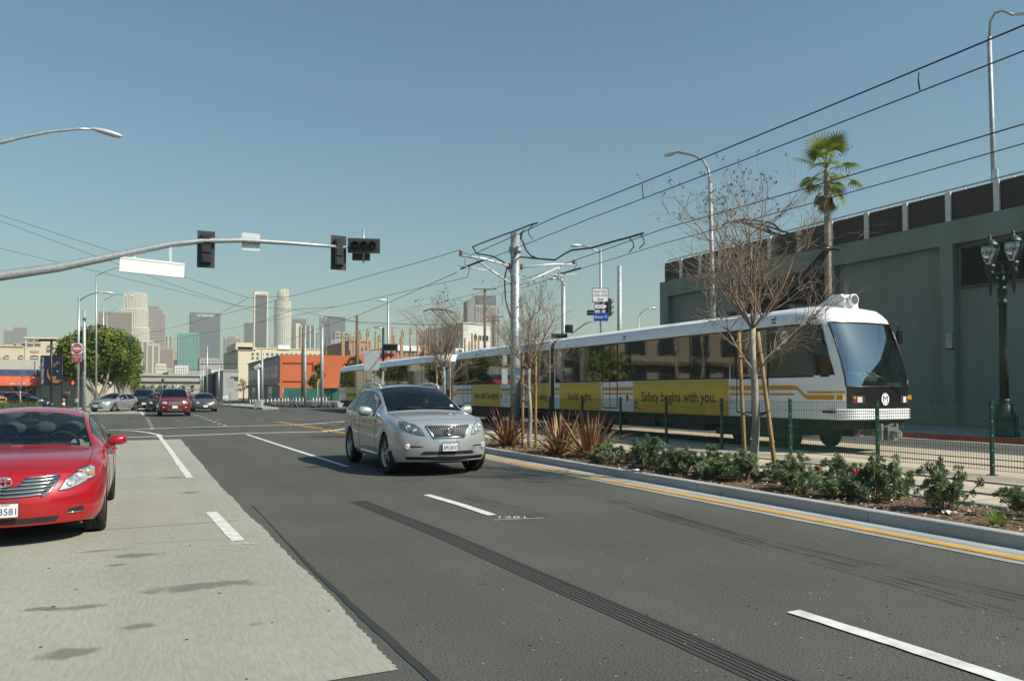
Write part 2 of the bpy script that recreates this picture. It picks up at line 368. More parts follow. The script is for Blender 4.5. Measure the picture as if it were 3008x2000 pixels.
# white and yellow lines
def line(px, w, name='lane_line', m=PAINTW, z=.009, parent=None):
    return strip(subdiv(pxs(px), 6), w, z, jit=.004).build(name, m, parent or road)
line([(1254, 1454), (1350, 1482), (1445, 1514)], .125); line([(2330, 1797), (2640, 1895), (3050, 2030)], .125)
line([(725, 1276), (800, 1301), (900, 1333), (1020, 1371)], .12)
line([(465, 1278), (490, 1310), (525, 1360), (558, 1404)], .12, z=.0095); line([(620, 1505), (660, 1547), (700, 1590)], .13, z=.0095)
line([(288, 1263), (352, 1264), (398, 1266), (436, 1271), (464, 1277), (477, 1282)], .16)
line([(240, 1288), (473, 1282), (716, 1273.2), (950, 1268), (1004, 1261), (1060, 1254)], .3, 'crosswalk_line')
line([(240, 1265.5), (530, 1257), (680, 1252.6), (852, 1248.7), (1006, 1239), (1060, 1235)], .3, 'crosswalk_line', z=.0105)
for u, v in ((447, 1258), (444, 1250), (440, 1244), (437, 1238), (434.5, 1233), (432, 1228.7), (660, 1250), (644, 1245), (631, 1240), (618.6, 1235), (607, 1230.7), (597, 1226.6), (588, 1223.6), (580, 1221), (572, 1219.6)):
    q = gnd(u, v); mb = MB(); mb.poly([(q.x-.075, q.y-.32, .0125), (q.x+.075, q.y-.32, .0125), (q.x+.075, q.y+.32, .0125), (q.x-.075, q.y+.32, .0125)]); mb.build('guide_mark', PAINTW, road)
for u0, u1, v in ((275, 285, 1240), (384, 408, 1238.5), (510, 532, 1236.5), (632, 653, 1234.7), (753, 774, 1232.7), (868, 889, 1230.5), (722, 767, 1207.7)):
    line([(u0, v), (u1, v)], .14, 'guide_mark', z=.0128)
line([(423, 1221), (400, 1195), (384, 1175)], .15, z=.014)
for d in (-.12, .12):
    p = subdiv([(6.55+d, 31.6), (6.62+d, 28), (6.75+d, 24)]); strip(p, .11, .013).build('centre_line', PAINTY, road)
    p = subdiv([(6.1+d, 41), (6.35+d, 36), (6.5+d, 32.2)]); strip(p, .1, .013).build('centre_line', PAINTY, road)
line([(1010, 1247), (900, 1250.5)], .12, z=.0145)
# chalk numbers beside two dash ends, as the surveyors left them
CHALK = pm('survey spray chalk', (.5, .5, .48), .9, var=.1)
q = gnd(1500, 1521); mb = MB(); mb.text('1281', (q.x+.02, q.y, .007), (RT.x, RT.y, 0), (FW.x, FW.y, 0), .2, .001)
mb.obx((q.x+.05, q.y-.12, .006), (.3, -.06, 0), (0, .005, 0), (0, 0, .001)); mb.build('chalk_note', CHALK, road)
q = gnd(712, 1597); mb = MB(); mb.text('1281', (q.x, q.y, .0125), (RT.x, RT.y, 0), (FW.x, FW.y, 0), .13, .001)
mb.obx((q.x-.03, q.y-.05, .0115), (.16, -.04, 0), (0, .004, 0), (0, 0, .001)); mb.build('chalk_note', CHALK, pad)
# far half of the street: pale concrete lanes on the left
p0, p1 = gnd(423, 1221), gnd(384, 1176)
structure('concrete_road', sheet([(p0.x+.1, 60), (-.2, 95), (-1.2, 140), (-1.6, 400), (-9, 400), (-9, 62)], .005), CONC)
# ---------------------------------------------------------------- median: gutter, kerb, bed
XG, XC, XCI, XB = 6.92, 7.6, 7.77, 9.35
gut = MB(); ys = [-8+.5*i for i in range(66)]
gut.grid([[(XG+.012*sin(y*5.1)+random.uniform(-.008, .008), y, .006), (XC, y, .004)] for y in ys], False)
gut = structure('gutter', gut, CONC2)
strip([(7.13+.004*sin(y), y) for y in [-8+i for i in range(34)]], .145, .0105, jit=.002).build('edge_line', PAINTY, gut)
joints = [onX(u, 1450, 7.68).y for u in (2562, 2061, 1725, 1502)]
jy = sorted([-8, -3.2, 1.2] + joints + [24.5])
kerb = MB(); kerb.bx(XC+.01, XCI-.01, -8, 24.5, -.03, .08); kerb = structure('kerb', kerb, CONC2)
def kerbseg(x0, x1, y0, y1, h, m, parent, name='kerb_stone'):
    mb = MB(); r = .025
    prof = [(x0, -.02), (x0+.004, h-r), (x0+.012, h-r*.35), (x0+.03, h), (x1-.02, h), (x1, h-.02), (x1, -.02)]
    mb.grid([[(x, y, z) for x, z in prof] for y in (y0+.006, y1-.006)], True)
    mb.poly([(x, y0+.006, z) for x, z in reversed(prof)]); mb.poly([(x, y1-.006, z) for x, z in prof])
    o = mb.build(name, m, parent); return o
for a, b in zip(jy, jy[1:]): kerbseg(XC, XCI, a, b, .135, CONC2, kerb)
kerb2 = MB(); kerb2.bx(XB+.01, XB+.14, -8, 24.5, -.03, .08); kerb2 = structure('kerb', kerb2, CONC2)
for i in range(8): kerbseg(XB, XB+.15, -8+i*4.07, -8+(i+1)*4.07, .13, CONC2, kerb2)
MULCH = pm('bark mulch', (.07, .038, .024), .95, col2=(.2, .125, .08), scale=38, bump=.8, bscale=50, detail=8)
bed = MB()
bed.grid([[(XCI+.002+(XB-XCI-.004)*i/14, -8+.25*j, .085+.03*sin(pi*i/14)+random.uniform(-.012, .012)) for i in range(15)] for j in range(131)], True)
bed = structure('planting_bed', bed, MULCH)
CHIP = pm('pale bark chips', (.16, .09, .055), .9, col2=(.42, .34, .26), scale=14)
ch = MB()
for i in range(9000):
    y = random.uniform(2.5, 24.4); x = random.uniform(XCI+.04, XB-.04); z = .1+.03*sin(pi*(x-XCI)/(XB-XCI)); s = random.uniform(.008, .028); a = random.uniform(0, pi); t = random.uniform(-.6, .6)
    d = Vector((cos(a), sin(a), t*.5))*s; e = Vector((-sin(a), cos(a), t))*s*.4
    c = Vector((x, y, z+random.uniform(0, .02))); ch.poly([c-d-e, c+d-e, c+d+e, c-d+e])
tag(ch.build('bark_chips', CHIP), kind='stuff')
# ---------------------------------------------------------------- track bed with embedded rails
XT = XB+.15
tb = sheet([(XT, -25), (18.7, -25), (18.7, 27.5), (XT, 27.5)], .008); tb = structure('track_bed', tb, TRACK)
tb2 = structure('track_crossing', sheet([(10.3, 27.5), (18.4, 27.5), (18.4, 75), (10.3, 75)], .007), ASPH2)
RAILM = pm('worn rail steel', (.1, .085, .075), .45, .5, .2, 10)
GROOVE = pm('dark rail groove', (.035, .03, .028), .9)
for xr in (11.18, 12.62, 15.63, 17.07):
    mb = MB(); mb.bx(xr-.035, xr+.035, -25, 90, -.02, .02); r_ = mb.build('rail', RAILM, tb)
    for s in (-1, 1):
        mb = MB(); a = xr+s*.075; mb.poly([(a-.035, -25, .012), (a+.035, -25, .012), (a+.035, 75, .012), (a-.035, 75, .012)]); mb.build('rail_groove', GROOVE, tb)
for i in range(14):                                                  # cast joints across the slab
    mb = MB(); y = -6+i*2.6; mb.poly([(XT+.02, y, .0125), (11.0, y, .0125), (11.0, y+.012, .0125), (XT+.02, y+.012, .0125)]); mb.build('slab_joint', GROOVE, tb)
# ---------------------------------------------------------------- far side of the tracks: side road, red kerb, pavement
structure('side_road', sheet([(18.7, -25), (22.2, -25), (22.2, 40), (18.7, 40)], .004), ASPH2)
gut2 = structure('gutter', sheet([(22.2, -25), (22.75, -25), (22.75, 40), (22.2, 40)], .008), CONC2)
REDP = pm('red kerb paint', (.3, .028, .025), .6, var=.2, scale=6)
k3 = MB(); k3.bx(22.78, 22.9, -25, 38, -.02, .1); k3 = structure('kerb', k3, CONC2)
for i in range(16): kerbseg(22.75, 22.92, -25+i*3.95, -25+(i+1)*3.95, .165, REDP, k3)
pv = MB(); pv.bx(22.92, 28.6, -25, 38, -.02, .15); pv = structure('pavement', pv, CONC2)
SLAB = roadmat('pavement slab concrete', (.27, .27, .26), (.33, .33, .315), .06, 40, .85, bump=.1, patch=.8)
for i in range(26):
    for j in range(2):
        mb = MB(); x0, x1 = ((22.94, 25.7), (25.72, 28.5))[j]; mb.bx(x0, x1, -2+i*1.5, -2+i*1.5+1.48, .14, .155); mb.build('paving_slab', SLAB, pv)
# ================================================================ SURFACE PATCHES (lamps, panes, plates that follow a body)
def bvh_of(*mbs):
    v = []; f = []
    for m in mbs:
        b = len(v); v += [Vector(p) for p in m.v]; f += [tuple(i+b for i in q) for q in m.f]
    return BVHTree.FromPolygons(v, f)
def cut(poly, b):
    xs = []
    n = len(poly)
    for i in range(n):
        (x0, y0), (x1, y1) = poly[i], poly[(i+1) % n]
        if (y0-b)*(y1-b) <= 0 and y0 != y1: xs.append(x0+(x1-x0)*(b-y0)/(y1-y0))
    return (min(xs), max(xs)) if xs else (0, 0)
def patch(bvh, poly, O, U, V, D, off=.004, nx=6, ny=5, thick=.0, mb=None):
    """pane whose outline is drawn in the plane O+aU+bV and laid onto a body along D"""
    mb = mb or MB(); O = Vector(O); U = Vector(U); V = Vector(V); D = Vector(D).normalized()
    lo = min(p[1] for p in poly); hi = max(p[1] for p in poly)
    bs = sorted(set([lo+(hi-lo)*i/ny for i in range(ny+1)]+[p[1] for p in poly])); P = []
    for i, b in enumerate(bs):
        bb = min(max(b, lo+1e-5), hi-1e-5); a0, a1 = cut(poly, bb); row = []
        for j in range(nx+1):
            q = O+U*(a0+(a1-a0)*j/nx)+V*b; h = bvh.ray_cast(q-D*6, D)
            if h[0] is None:
                h = bvh.find_nearest(q); p = h[0]; nn = -D
            else: p = h[0]; nn = h[1]
            if nn.dot(D) > 0: nn = -nn
            row.append(p+nn*off)
        P.append(row)
    flip = U.cross(V).dot(D) > 0
    if flip: P = [list(reversed(r)) for r in P]
    mb.grid(P, True); return mb
# ================================================================ LIGHT RAIL TRAIN
TW = pm('train white paint', (.84, .84, .84), .28, var=.03, scale=1.5, coat=.3)
TROOF = pm('train roof grey', (.68, .70, .72), .5, var=.06, scale=1.2)
TYEL = pm('yellow banner vinyl', (.66, .42, .022), .5, var=.05, scale=2)
TORG = pm('amber stripe', (.62, .30, .012), .4, var=.05)
TBLK = pm('train black', (.012, .012, .013), .3)
TUND = pm('underframe', (.018, .017, .016), .7, var=.4, scale=3)
INK = pm('black lettering', (.02, .02, .022), .5)
INKW = pm('white lettering', (.8, .8, .8), .5)
GREYK = pm('cab grey', (.16, .165, .165), .6)
def mirrorglass(name, dark, refl):
    m = pm(name, dark, .03, spec=.5 if refl > .1 else .2, var=.2, scale=.5)
    n = m.node_tree.nodes; l = m.node_tree.links; b = n['Principled BSDF']
    g = n.new('ShaderNodeBsdfGlossy'); g.inputs[0].default_value = (.93, .95, .93, 1); g.inputs[1].default_value = .02
    # slight waviness of the panes
    wz = n.new('ShaderNodeTexNoise'); wz.inputs['Scale'].default_value = 1.3; bp = n.new('ShaderNodeBump'); bp.inputs['Strength'].default_value = .06; bp.inputs['Distance'].default_value = .03
    tc = n.new('ShaderNodeTexCoord'); l.new(tc.outputs['Object'], wz.inputs['Vector']); l.new(wz.outputs[0], bp.inputs['Height']); l.new(bp.outputs[0], g.inputs['Normal'])
    mx = n.new('ShaderNodeMixShader'); mx.inputs[0].default_value = refl
    l.new(b.outputs[0], mx.inputs[1]); l.new(g.outputs[0], mx.inputs[2]); l.new(mx.outputs[0], n['Material Output'].inputs[0]); return m
TGLASS = mirrorglass('tinted train glass', (.012, .012, .011), .17)
WSG = glassmat('train windscreen', (.66, .74, .72), .3)
TGLASSD = mirrorglass('dark cab glass', (.008, .009, .009), .05)
TL = 26.4                                                             # corner to corner
SEC = [(1.345, .83), (1.345, 1.1), (1.345, 1.63), (1.345, 1.87), (1.345, 2.3), (1.345, 2.8), (1.345, 3.23), (1.335, 3.36), (1.29, 3.5), (1.2, 3.6), (1.0, 3.68), (.6, 3.75), (.02, 3.78)]
def yfz(z): return 0. if z < 1.6 else .58*((z-1.6)/1.76)**1.5 + (0 if z < 3.4 else (z-3.4)*.5+(0 if z < 3.62 else (z-3.62)*3.2))
def train_rows(y_end):
    R = []
    for W_, z in SEC:
        yf = yfz(z); half = []
        for dx, dy in ((0, 9), (0, 1.1), (.03, .62), (.12, .2), (.26, 0), (.41, -.08), (.75, -.15), (1.345, -.19)):
            k = W_/1.345; x = max(0, W_-dx*(k if dx > .3 else 1)) if dx < 1.3 else 0
            half.append((x, min(yf+dy, y_end), z))
        R.append(half)
    return R
def train_end(mb, flipped):
    """nose of one end; returns row/col points for the open windscreen. y measured from the corner"""
    def tr(p, s): return (p[0]*s, p[1] if not flipped else TL-p[1], p[2])
    R = train_rows(2.6); full = []
    for half in R: full.append([tr(p, -1) for p in half] + [tr(p, 1) for p in reversed(half[:-1])])
    if flipped: full = [list(reversed(r)) for r in full]
    return full
def train_car(name, label, loc, number):
    t = localthing(name, label, 'train', loc, 0, 'coupled light rail cars')
    body = MB(); wind = []
    for fl in (False, True):
        full = train_end(body, fl); b = len(body.v); m = len(full[0])
        for r in full: body.v += r
        for i in range(len(full)-1):
            for j in range(m-1):
                ws = 2 <= i <= 5 and 4 <= j < m-5
                ms = 1 <= i <= 1 and 4 <= j < m-5
                if ws or ms: continue
                body.face((b+i*m+j, b+i*m+j+1, b+(i+1)*m+j+1, b+(i+1)*m+j), True)
        wind.append(full)
    y0, y1 = 2.6, TL-2.6
    for a, c in ((y0, 14.28), (14.62, y1)):
        P = []
        sec = [(-x, z) for x, z in SEC]+[(x, z) for x, z in reversed(SEC[:-1])]
        body.grid([[(x, a, z) for x, z in sec], [(x, c, z) for x, z in sec]], True)
    body.poly([(x, 14.28, z) for x, z in sec]); body.poly([(x, 14.62, z) for x, z in reversed(sec)])
    bo = body.build('body', TW, t)
    bv = bvh_of(body)
    # articulation bellows
    mb = MB()
    for k in range(5):
        y = 14.28+.068*k; mb.grid([[(x*.985, y, z) for x, z in sec], [(x*.95, y+.034, z*.998) for x, z in sec], [(x*.985, y+.068, z) for x, z in sec]], False)
    mb.build('gangway_bellows', TBLK, t)
    # roof shroud strip (grey shade of the roof hood) and roof boxes
    mb = MB()
    for a, c in ((2.9, 14.1), (14.8, TL-2.9)):
        mb.grid([[(s*x, yy, z+.012) for s, x, z in ((-1, 1.23, 3.575), (-1, 1.02, 3.675), (-1, .6, 3.75), (1, .6, 3.75), (1, 1.02, 3.675), (1, 1.23, 3.575))] for yy in (a, c)], True)
    mb.build('roof_cover', TROOF, t)
    # windscreens, masks, bumpers
    for fl, full in zip((0, 1), wind):
        m = len(full[0])
        mb = MB(); mb.grid([[full[i][j] for j in range(4, m-4)] for i in range(2, 7)], True); mb.build('windscreen', WSG, t)
        mb = MB(); mb.grid([[full[i][j] for j in range(4, m-4)] for i in range(1, 3)], True); mk = mb.build('front_mask', TBLK, t)
        sgn = -1 if not fl else 1; yb = 0 if not fl else TL
        # ribbed bumper
        mb = MB()
        for k in range(4):
            z = .835+.066*k; row = [Vector(full[0][j]) for j in range(3, m-3)]
            for p in row: p.y += sgn*.008
            mb.grid([[(p.x*1.005, p.y, z) for p in row], [(p.x*1.015, p.y+sgn*.024, z+.014) for p in row], [(p.x*1.015, p.y+sgn*.024, z+.048) for p in row], [(p.x*1.005, p.y, z+.062) for p in row]], True)
        mb.build('bumper', TW, t)
        # gasket round the windscreen
        ring = [full[i][4] for i in range(2, 7)]+[full[6][j] for j in range(5, m-5)]+[full[i][m-5] for i in range(6, 1, -1)]+[full[2][j] for j in range(m-6, 4, -1)]
        mb = MB(); mb.tube(ring+[ring[0]], .022, 6, False); mb.build('windscreen_gasket', TBLK, t)
        # cab inside: back wall, console, destination box
        ys = lambda v: v if not fl else TL-v
        mb = MB(); mb.bx(-1.3, 1.3, min(ys(2.05), ys(2.1)), max(ys(2.05), ys(2.1)), .95, 3.5); mb.bx(-1.3, 1.3, min(ys(.2), ys(2.1)), max(ys(.2), ys(2.1)), 1.0, 1.05)
        mb.build('cab_wall', TUND, t)
        mb = MB(); mb.bx(-1.02, 1.02, min(ys(.12), ys(.6)), max(ys(.12), ys(.6)), 1.5, 1.74); mb.lathe([(.13, -.75), (.16, -.7), (.16, .45), (.13, .5)], (0, ys(.55), 1.86), 12, 'x'); mb.build('driver_console', GREYK, t)
        mb = MB(); mb.bx(-.55, -.1, min(ys(1.3), ys(1.5)), max(ys(1.3), ys(1.5)), 1.1, 2.5); mb.bx(.3, .34, min(ys(1.7), ys(1.75)), max(ys(1.7), ys(1.75)), 1.9, 2.6); mb.build('driver_seat', GREYK, t)
        mb = MB(); mb.bx(-.75, .75, min(ys(.72), ys(.8)), max(ys(.72), ys(.8)), 3.02, 3.2); ds = mb.build('destination_box', pm('destination board', (.3, .36, .28), .5), t)
        if not fl:
            for w_, x_, ww in (('CULVER', -.2, .72), ('CITY', .42, .42)): mb = MB(); mb.text(w_, (x_, ys(.715), 3.11), X3, Z3, .17, .002, width=ww, ay='CENTER'); mb.build('destination_word', pm('pale sign letters', (.6, .68, .5), .5), ds)
        D = Vector((0, 1 if not fl else -1, 0)); U = X3 if not fl else -X3
        O = Vector((0, yb, 0)); bvm = bvh_of(mb0(full, m))
        for s in (-1, 1):
            hb = patch(bvm, [(s*.80-.17, 1.22), (s*.80+.17, 1.22), (s*.80+.17, 1.42), (s*.80-.17, 1.42)], O, U, Z3, D, .006, 3, 2); hl = hb.build('headlight', pm('lamp housing', (.06, .06, .06), .3), t)
            hb = patch(bvm, [(s*.78-.06, 1.25), (s*.78+.07, 1.25), (s*.78+.07, 1.39), (s*.78-.06, 1.39)], O, U, Z3, D, .014, 3, 2); hb.build('lens', pm('clear lamp lens', (.75, .76, .72), .1, spec=.8), hl)
            for k, (za, c) in enumerate(((1.24, (.5, .03, .02)), (1.34, (.6, .25, .04)))):
                hb = patch(bvm, [(s*.91-.03, za), (s*.91+.03, za), (s*.91+.03, za+.06), (s*.91-.03, za+.06)], O, U, Z3, D, .014, 1, 1); hb.build('marker_lamp', pm('marker red' if not k else 'marker amber', c, .2), hl)
        c = bvm.ray_cast(O-D*5+Z3*1.33+X3*0.0, D)[0]
        mb = MB(); mb.prism([(.13*cos(a*.2618), .15*sin(a*.2618)) for a in range(24)], c-D*.012, U, Z3, .006); em = mb.build('emblem', INKW, t)
        mb = MB(); mb.text('M', c-D*.021, U, Z3, .22, .002, width=.15); mb.build('emblem_letter', INK, em)
        # wiper
        a_ = bvm.ray_cast(O-D*5+Z3*1.5+U*.55, D)[0]; b_ = bvm.ray_cast(O-D*5+Z3*1.6+U*0, D)[0]
        mb = MB(); pts = [a_-D*.03, b_-D*.05+Z3*.22, Vector((U.x*-.6, (yb+(.02 if not fl else -.02)), 1.98))-D*.18]; mb.tube(pts, .012, 5); mb.build('wiper', TBLK, t)
        # roof headlamp hood
        if not fl:
            mb = MB(); prof = [(.75, 3.6), (1.75, 3.7), (1.6, 3.8), (1.15, 4.02), (.9, 4.02), (.78, 3.9)]
            mb.prism([(p[0], p[1]) for p in prof], (-.24, 0, 0), Y3, Z3, .0)if False else None
            for s in (-.24,): mb.prism([(p[0], p[1]) for p in prof], (s, 0, 0), Y3, Z3, .48)
            rl = mb.build('roof_lamp', TW, t)
            mb = MB(); mb.lathe([(.15, .74), (.15, .66), (.12, .655)], (0, 0, 3.86), 20, 'y'); mb.build('lamp_ring', TW, rl)
            mb = MB(); mb.lathe([(.115, .65), (.06, .665), (.02, .67)], (0, 0, 3.86), 16, 'y'); mb.build('lamp_glass', pm('lamp reflector', (.5, .52, .52), .08, .8), rl)
        else:
            pass
        # coupler and skirts below the nose
        mb = MB(); yy = yb+sgn*.25
        mb.bx(-.16, .16, yb-.3 if not fl else yb-.55, yb+.55 if fl else yb+.3, .42, .6); mb.bx(-.17, .17, yy-.16, yy-.02, .34, .66); mb.lathe([(.09, -.2), (.11, 0), (.06, .12)], (0, yy-.15, .5), 10, 'y'); mb.bx(.22, .30, yy-.08, yy+.06, .36, .74); mb.bx(-.30, -.22, yy-.08, yy+.06, .36, .74); mb.beam((-.2, yy, .62), (.2, yy, .72), .05)
        mb.build('coupler', pm('coupler grey', (.2, .2, .19), .5, .3, .3, 8), t)
        mb = MB(); mb.bx(-1.05, 1.05, min(ys(.1), ys(1.2)), max(ys(.1), ys(1.2)), .6, .84); mb.build('nose_underside', TUND, t)
    # bogies
    for yb in (3.1, 14.45, TL-3.1):
        mb = MB(); mb.bx(-1.15, 1.15, yb-1.25, yb+1.25, .35, .6); mb.bx(-1.2, -.95, yb-1.5, yb+1.5, .3, .5); mb.bx(.95, 1.2, yb-1.5, yb+1.5, .3, .5)
        bg_ = mb.build('bogie', TUND, t)
        for dy in (-.95, .95):
            for s in (-1, 1):
                mb = MB(); mb.lathe([(.05, -.07), (.3, -.07), (.36, -.05), (.36, .05), (.3, .07), (.05, .07)], (s*.72, yb+dy, .37), 20, 'x'); mb.build('wheel', TUND, bg_)
    mb = MB()
    for a, c in ((5.0, 7.2), (7.5, 9.1), (9.4, 12.4), (16.4, 18.2), (18.6, 20.0), (20.3, 22.8)):
        mb.bx(-1.28, 1.28, a, c, .36, .82)
    mb.bx(-1.25, 1.25, 1.4, TL-1.4, .6, .83)
    mb.build('underfloor_gear', TUND, t)
    # ---- sides: window band, doors, banners, stripes, letters
    for s in (-1, 1):
        U = Y3 if s == 1 else -Y3; D = Vector((-s, 0, 0)); O = Vector((s*1.345, 0, 0))
        def sp(y0, y1, z0, z1, off, nx=2, ny=2, sl0=0, sl1=0):
            """patch between y0..y1; sl = extra slant of the ends with height"""
            k = 1 if s == 1 else -1
            poly = [(k*y0, z0), (k*y1, z0), (k*(y1+sl1), z1), (k*(y0+sl0), z1)]
            return patch(bv, poly, O, U, Z3, D, off, nx, ny)
        doors = ((2.3, 3.55), (9.6, 10.6), (16.4, 17.4), (23.0, 24.2))
        mb = sp(.22, 14.2, 1.875, 3.235, .004, 44, 5, .41, 0); mb.build('window_band', TBLK, t)
        mb = sp(14.7, TL-.22, 1.875, 3.235, .004, 44, 5, 0, -.41); mb.build('window_band', TBLK, t)
        segs = [(.22, 2.24), (3.6, 5.55), (5.6, 8.75), (8.8, 9.55), (10.66, 12.6), (12.65, 14.1), (14.8, 16.34), (17.46, 19.6), (19.65, 21.9), (21.95, 22.95), (24.26, TL-.22)]
        for i, (a, c) in enumerate(segs):
            mb = sp(a, c, 1.92, 3.19, .010, 22 if i in (0, len(segs)-1) else 4, 6 if i in (0, len(segs)-1) else 3,   .42 if i == 0 else 0, -.42 if i == len(segs)-1 else 0); mb.build('window', TGLASSD if i in (0, len(segs)-1) else TGLASS, t)
        for a, c in doors:
            dm = sp(a, c, .93, 3.22, .006, 2, 4); d_ = dm.build('door', TBLK, t)
            mid = (a+c)/2
            for p, q in ((a+.05, mid-.02), (mid+.02, c-.05)):
                sp(p, q, 1.93, 3.16, .012, 1, 2).build('door_window', TGLASS, d_); sp(p, q, .97, 1.86, .012, 1, 2).build('door_panel', TW, d_)
                sp(p, q, 1.56, 1.68, .0155, 1, 1).build('door_stripe', TORG, d_); sp(p, q, 1.42, 1.48, .0155, 1, 1).build('door_stripe', TORG, d_)
        for a, c in ((3.87, 8.64), (10.7, 13.79), (14.66, 17.5-1.1), (19.55, 24.2-1.3)):
            sp(a, c, .84, 1.86, .005, 4, 2).build('banner', TYEL, t)
        for a, c in ((1.9, 2.28), (3.57, 3.85), (8.66, 9.58), (13.82, 14.26), (17.42, 19.5), (24.22, 25.2)):
            sp(a, c, 1.56, 1.68, .005, 2, 1).build('stripe', TORG, t); sp(a, c, 1.42, 1.48, .005, 2, 1).build('stripe', TORG, t)
        # stripe that steps down towards the nose
        for yy0, yy1, e in ((0, 2.0, 1), (TL, TL-2.0, -1)):
            pts = [(y_, 1.32, 1.43) for y_ in (.0, .05, .1, .16, .25, .35, .45, .6, .75)]+[(.95, 1.32, 1.43), (1.05, 1.345, 1.455), (1.3, 1.56, 1.66), (1.42, 1.56, 1.68), (1.9, 1.56, 1.68)]
            P = []
            for y, za, zb in pts:
                yy = yy0+e*y; row = []
                for z in (za, zb):
                    h = bv.ray_cast(Vector((s*5, yy, z)), D); row.append((h[0] if h[0] else Vector((s*1.2, yy, z)))+Vector((s*.006, 0, 0)))
                P.append(row)
            mb = MB(); mb.grid(P, False); mb.build('stripe', TORG, t)
            for (ya, yb2, za, zb) in ((.02, .98, 1.475, 1.53), (1.4, 1.9, 1.42, 1.48)):
                k = [yy0+e*ya, yy0+e*yb2]; sp(min(k), max(k), za, zb, .006, 14, 1).build('stripe', TORG, t)
        NX = s*(1.345+.009)
        def tx(txt, y, z, size, width, m=INK, name='lettering', nx=None):
            mb = MB(); mb.text(txt, (nx or NX, y, z), U, Z3, size, 0, width=width, bold=.016 if m is INK else 0); return mb.build(name, m, t)
        if s == -1:
            tx('Safety begins with you.', 6.28, 1.34, .44, 3.75); tx('hold tight.', 12.2, 1.33, .4, 1.8)
            tx("Train's coming,", 15.6, 1.3, .4, 1.45); tx('Hear bells? See lights?', 21.2, 1.33, .4, 2.9)
            tx('M', 8.46, 1.07, .16, .11, INKW, nx=s*1.357); tx('Metro', 8.22, .94, .09, .24)
            mb = MB(); mb.prism([(.09*cos(a*.3142), .12*sin(a*.3142)) for a in range(20)], (-1.352, 8.46, 1.08), U, Z3, .003); mb.build('emblem', INK, t)
            mb = MB(); mb.prism([(.13*cos(a*.2618), .17*sin(a*.2618)) for a in range(24)], (-1.3535, 1.72, 2.93), U, Z3, .004); em = mb.build('emblem', INKW, t)
            mb = MB(); mb.text('M', (-1.359, 1.72, 2.93), U, Z3, .27, 0, width=.16); mb.build('emblem_letter', INK, em)
            tx('Metro', 1.72, 2.66, .14, .27, INKW, nx=-1.3545); tx(number, 1.2, 3.36, .17, .3, pm('grey numerals', (.2, .2, .22), .5), 'number', nx=-1.346)
            mb = MB(); mb.bx(-1.352, -1.34, .78, .96, 3.3, 3.38); fl_ = mb.build('flag_sticker', pm('flag red and white', (.5, .3, .3), .5), t)
            mb = MB(); mb.bx(-1.354, -1.341, .78, .86, 3.34, 3.38); mb.build('flag_corner', pm('flag blue', (.05, .07, .25), .5), fl_)
            for y in (.72, 2.1, 9.2, 16.0, 22.5):
                for z in (3.33, 3.42): mb = MB(); mb.bx(-1.348, -1.32, y-.07, y+.07, z-.018, z+.018); mb.build('vent_slot', TBLK, t)
            for y in (9.0, 19.4): mb = MB(); mb.bx(-1.365, -1.34, y-.05, y+.05, 1.2, 1.4); mb.build('marker_lamp', MATS['marker red'], t)
            for y in (3.72,):
                mb = MB(); mb.tube([(-1.35, y, 2.3), (-1.42, y, 2.28), (-1.42, y, 1.25), (-1.35, y, 1.2)], .014, 6); mb.build('grab_rail', CHROME, t)
        # mirrors on stalks
        mb = MB(); mb.tube([(s*1.3, .8, 3.25), (s*1.5, .62, 3.3), (s*1.55, .6, 3.1)], .015, 5); mb.bx(min(s*1.46, s*1.62), max(s*1.46, s*1.62), .55, .62, 2.78, 3.1); mb.build('mirror', TBLK, t)
    # pantograph
    pg = MB(); pg.bx(-.6, .6, 2.4, 4.6, 3.82, 3.9); pg.bx(-.7, -.5, 2.2, 4.8, 3.78, 3.86); pg.bx(.5, .7, 2.2, 4.8, 3.78, 3.86)
    for y in (2.3, 3.4, 4.6):
        for x in (-.55, .55): pg.lathe([(.06, 3.74), (.09, 3.78), (.05, 3.8), (.09, 3.82)], (x, y, 0), 8)
    pan = pg.build('pantograph', TBLK, t)
    mb = MB(); mb.tube([(0, 3.4, 3.9), (0, 1.5, 5.3)], .075, 8); mb.tube([(.25, 3.0, 3.9), (.05, 1.55, 5.22)], .025, 6); mb.build('lower_arm', TBLK, pan)
    mb = MB(); mb.tube([(-.35, 1.45, 5.3), (.35, 1.45, 5.3)], .05, 8)
    for x in (-.3, .3): mb.tube([(x, 1.5, 5.32), (x*1.5, 4.3, 6.52)], .03, 6)
    mb.tube([(0, 1.75, 5.28), (0, 4.3, 6.42)], .02, 6); mb.build('upper_arm', TBLK, pan)
    mb = MB()
    for y in (4.2, 4.55): mb.tube([(-.95, y, 6.42), (-.75, y, 6.55), (-.5, y, 6.6), (.5, y, 6.6), (.75, y, 6.55), (.95, y, 6.42)], .03, 6)
    mb.tube([(-.45, 4.2, 6.57), (-.45, 4.55, 6.57)], .02, 5); mb.tube([(.45, 4.2, 6.57), (.45, 4.55, 6.57)], .02, 5); mb.build('contact_head', TBLK, pan)
    return t
def mb0(full, m):
    q = MB(); q.grid([[full[i][j] for j in range(2, m-2)] for i in range(0, 8)], True); return q
train1 = train_car('light_rail_car', 'front white light rail car numbered 247 with yellow safety banners, passing the bare trees', (16.35, 13.5, 0), '247')
train2 = dup(train1, (16.35, 13.5+TL+1.0, 0), 0, 'rear white light rail car coupled behind, its far end by the orange building')
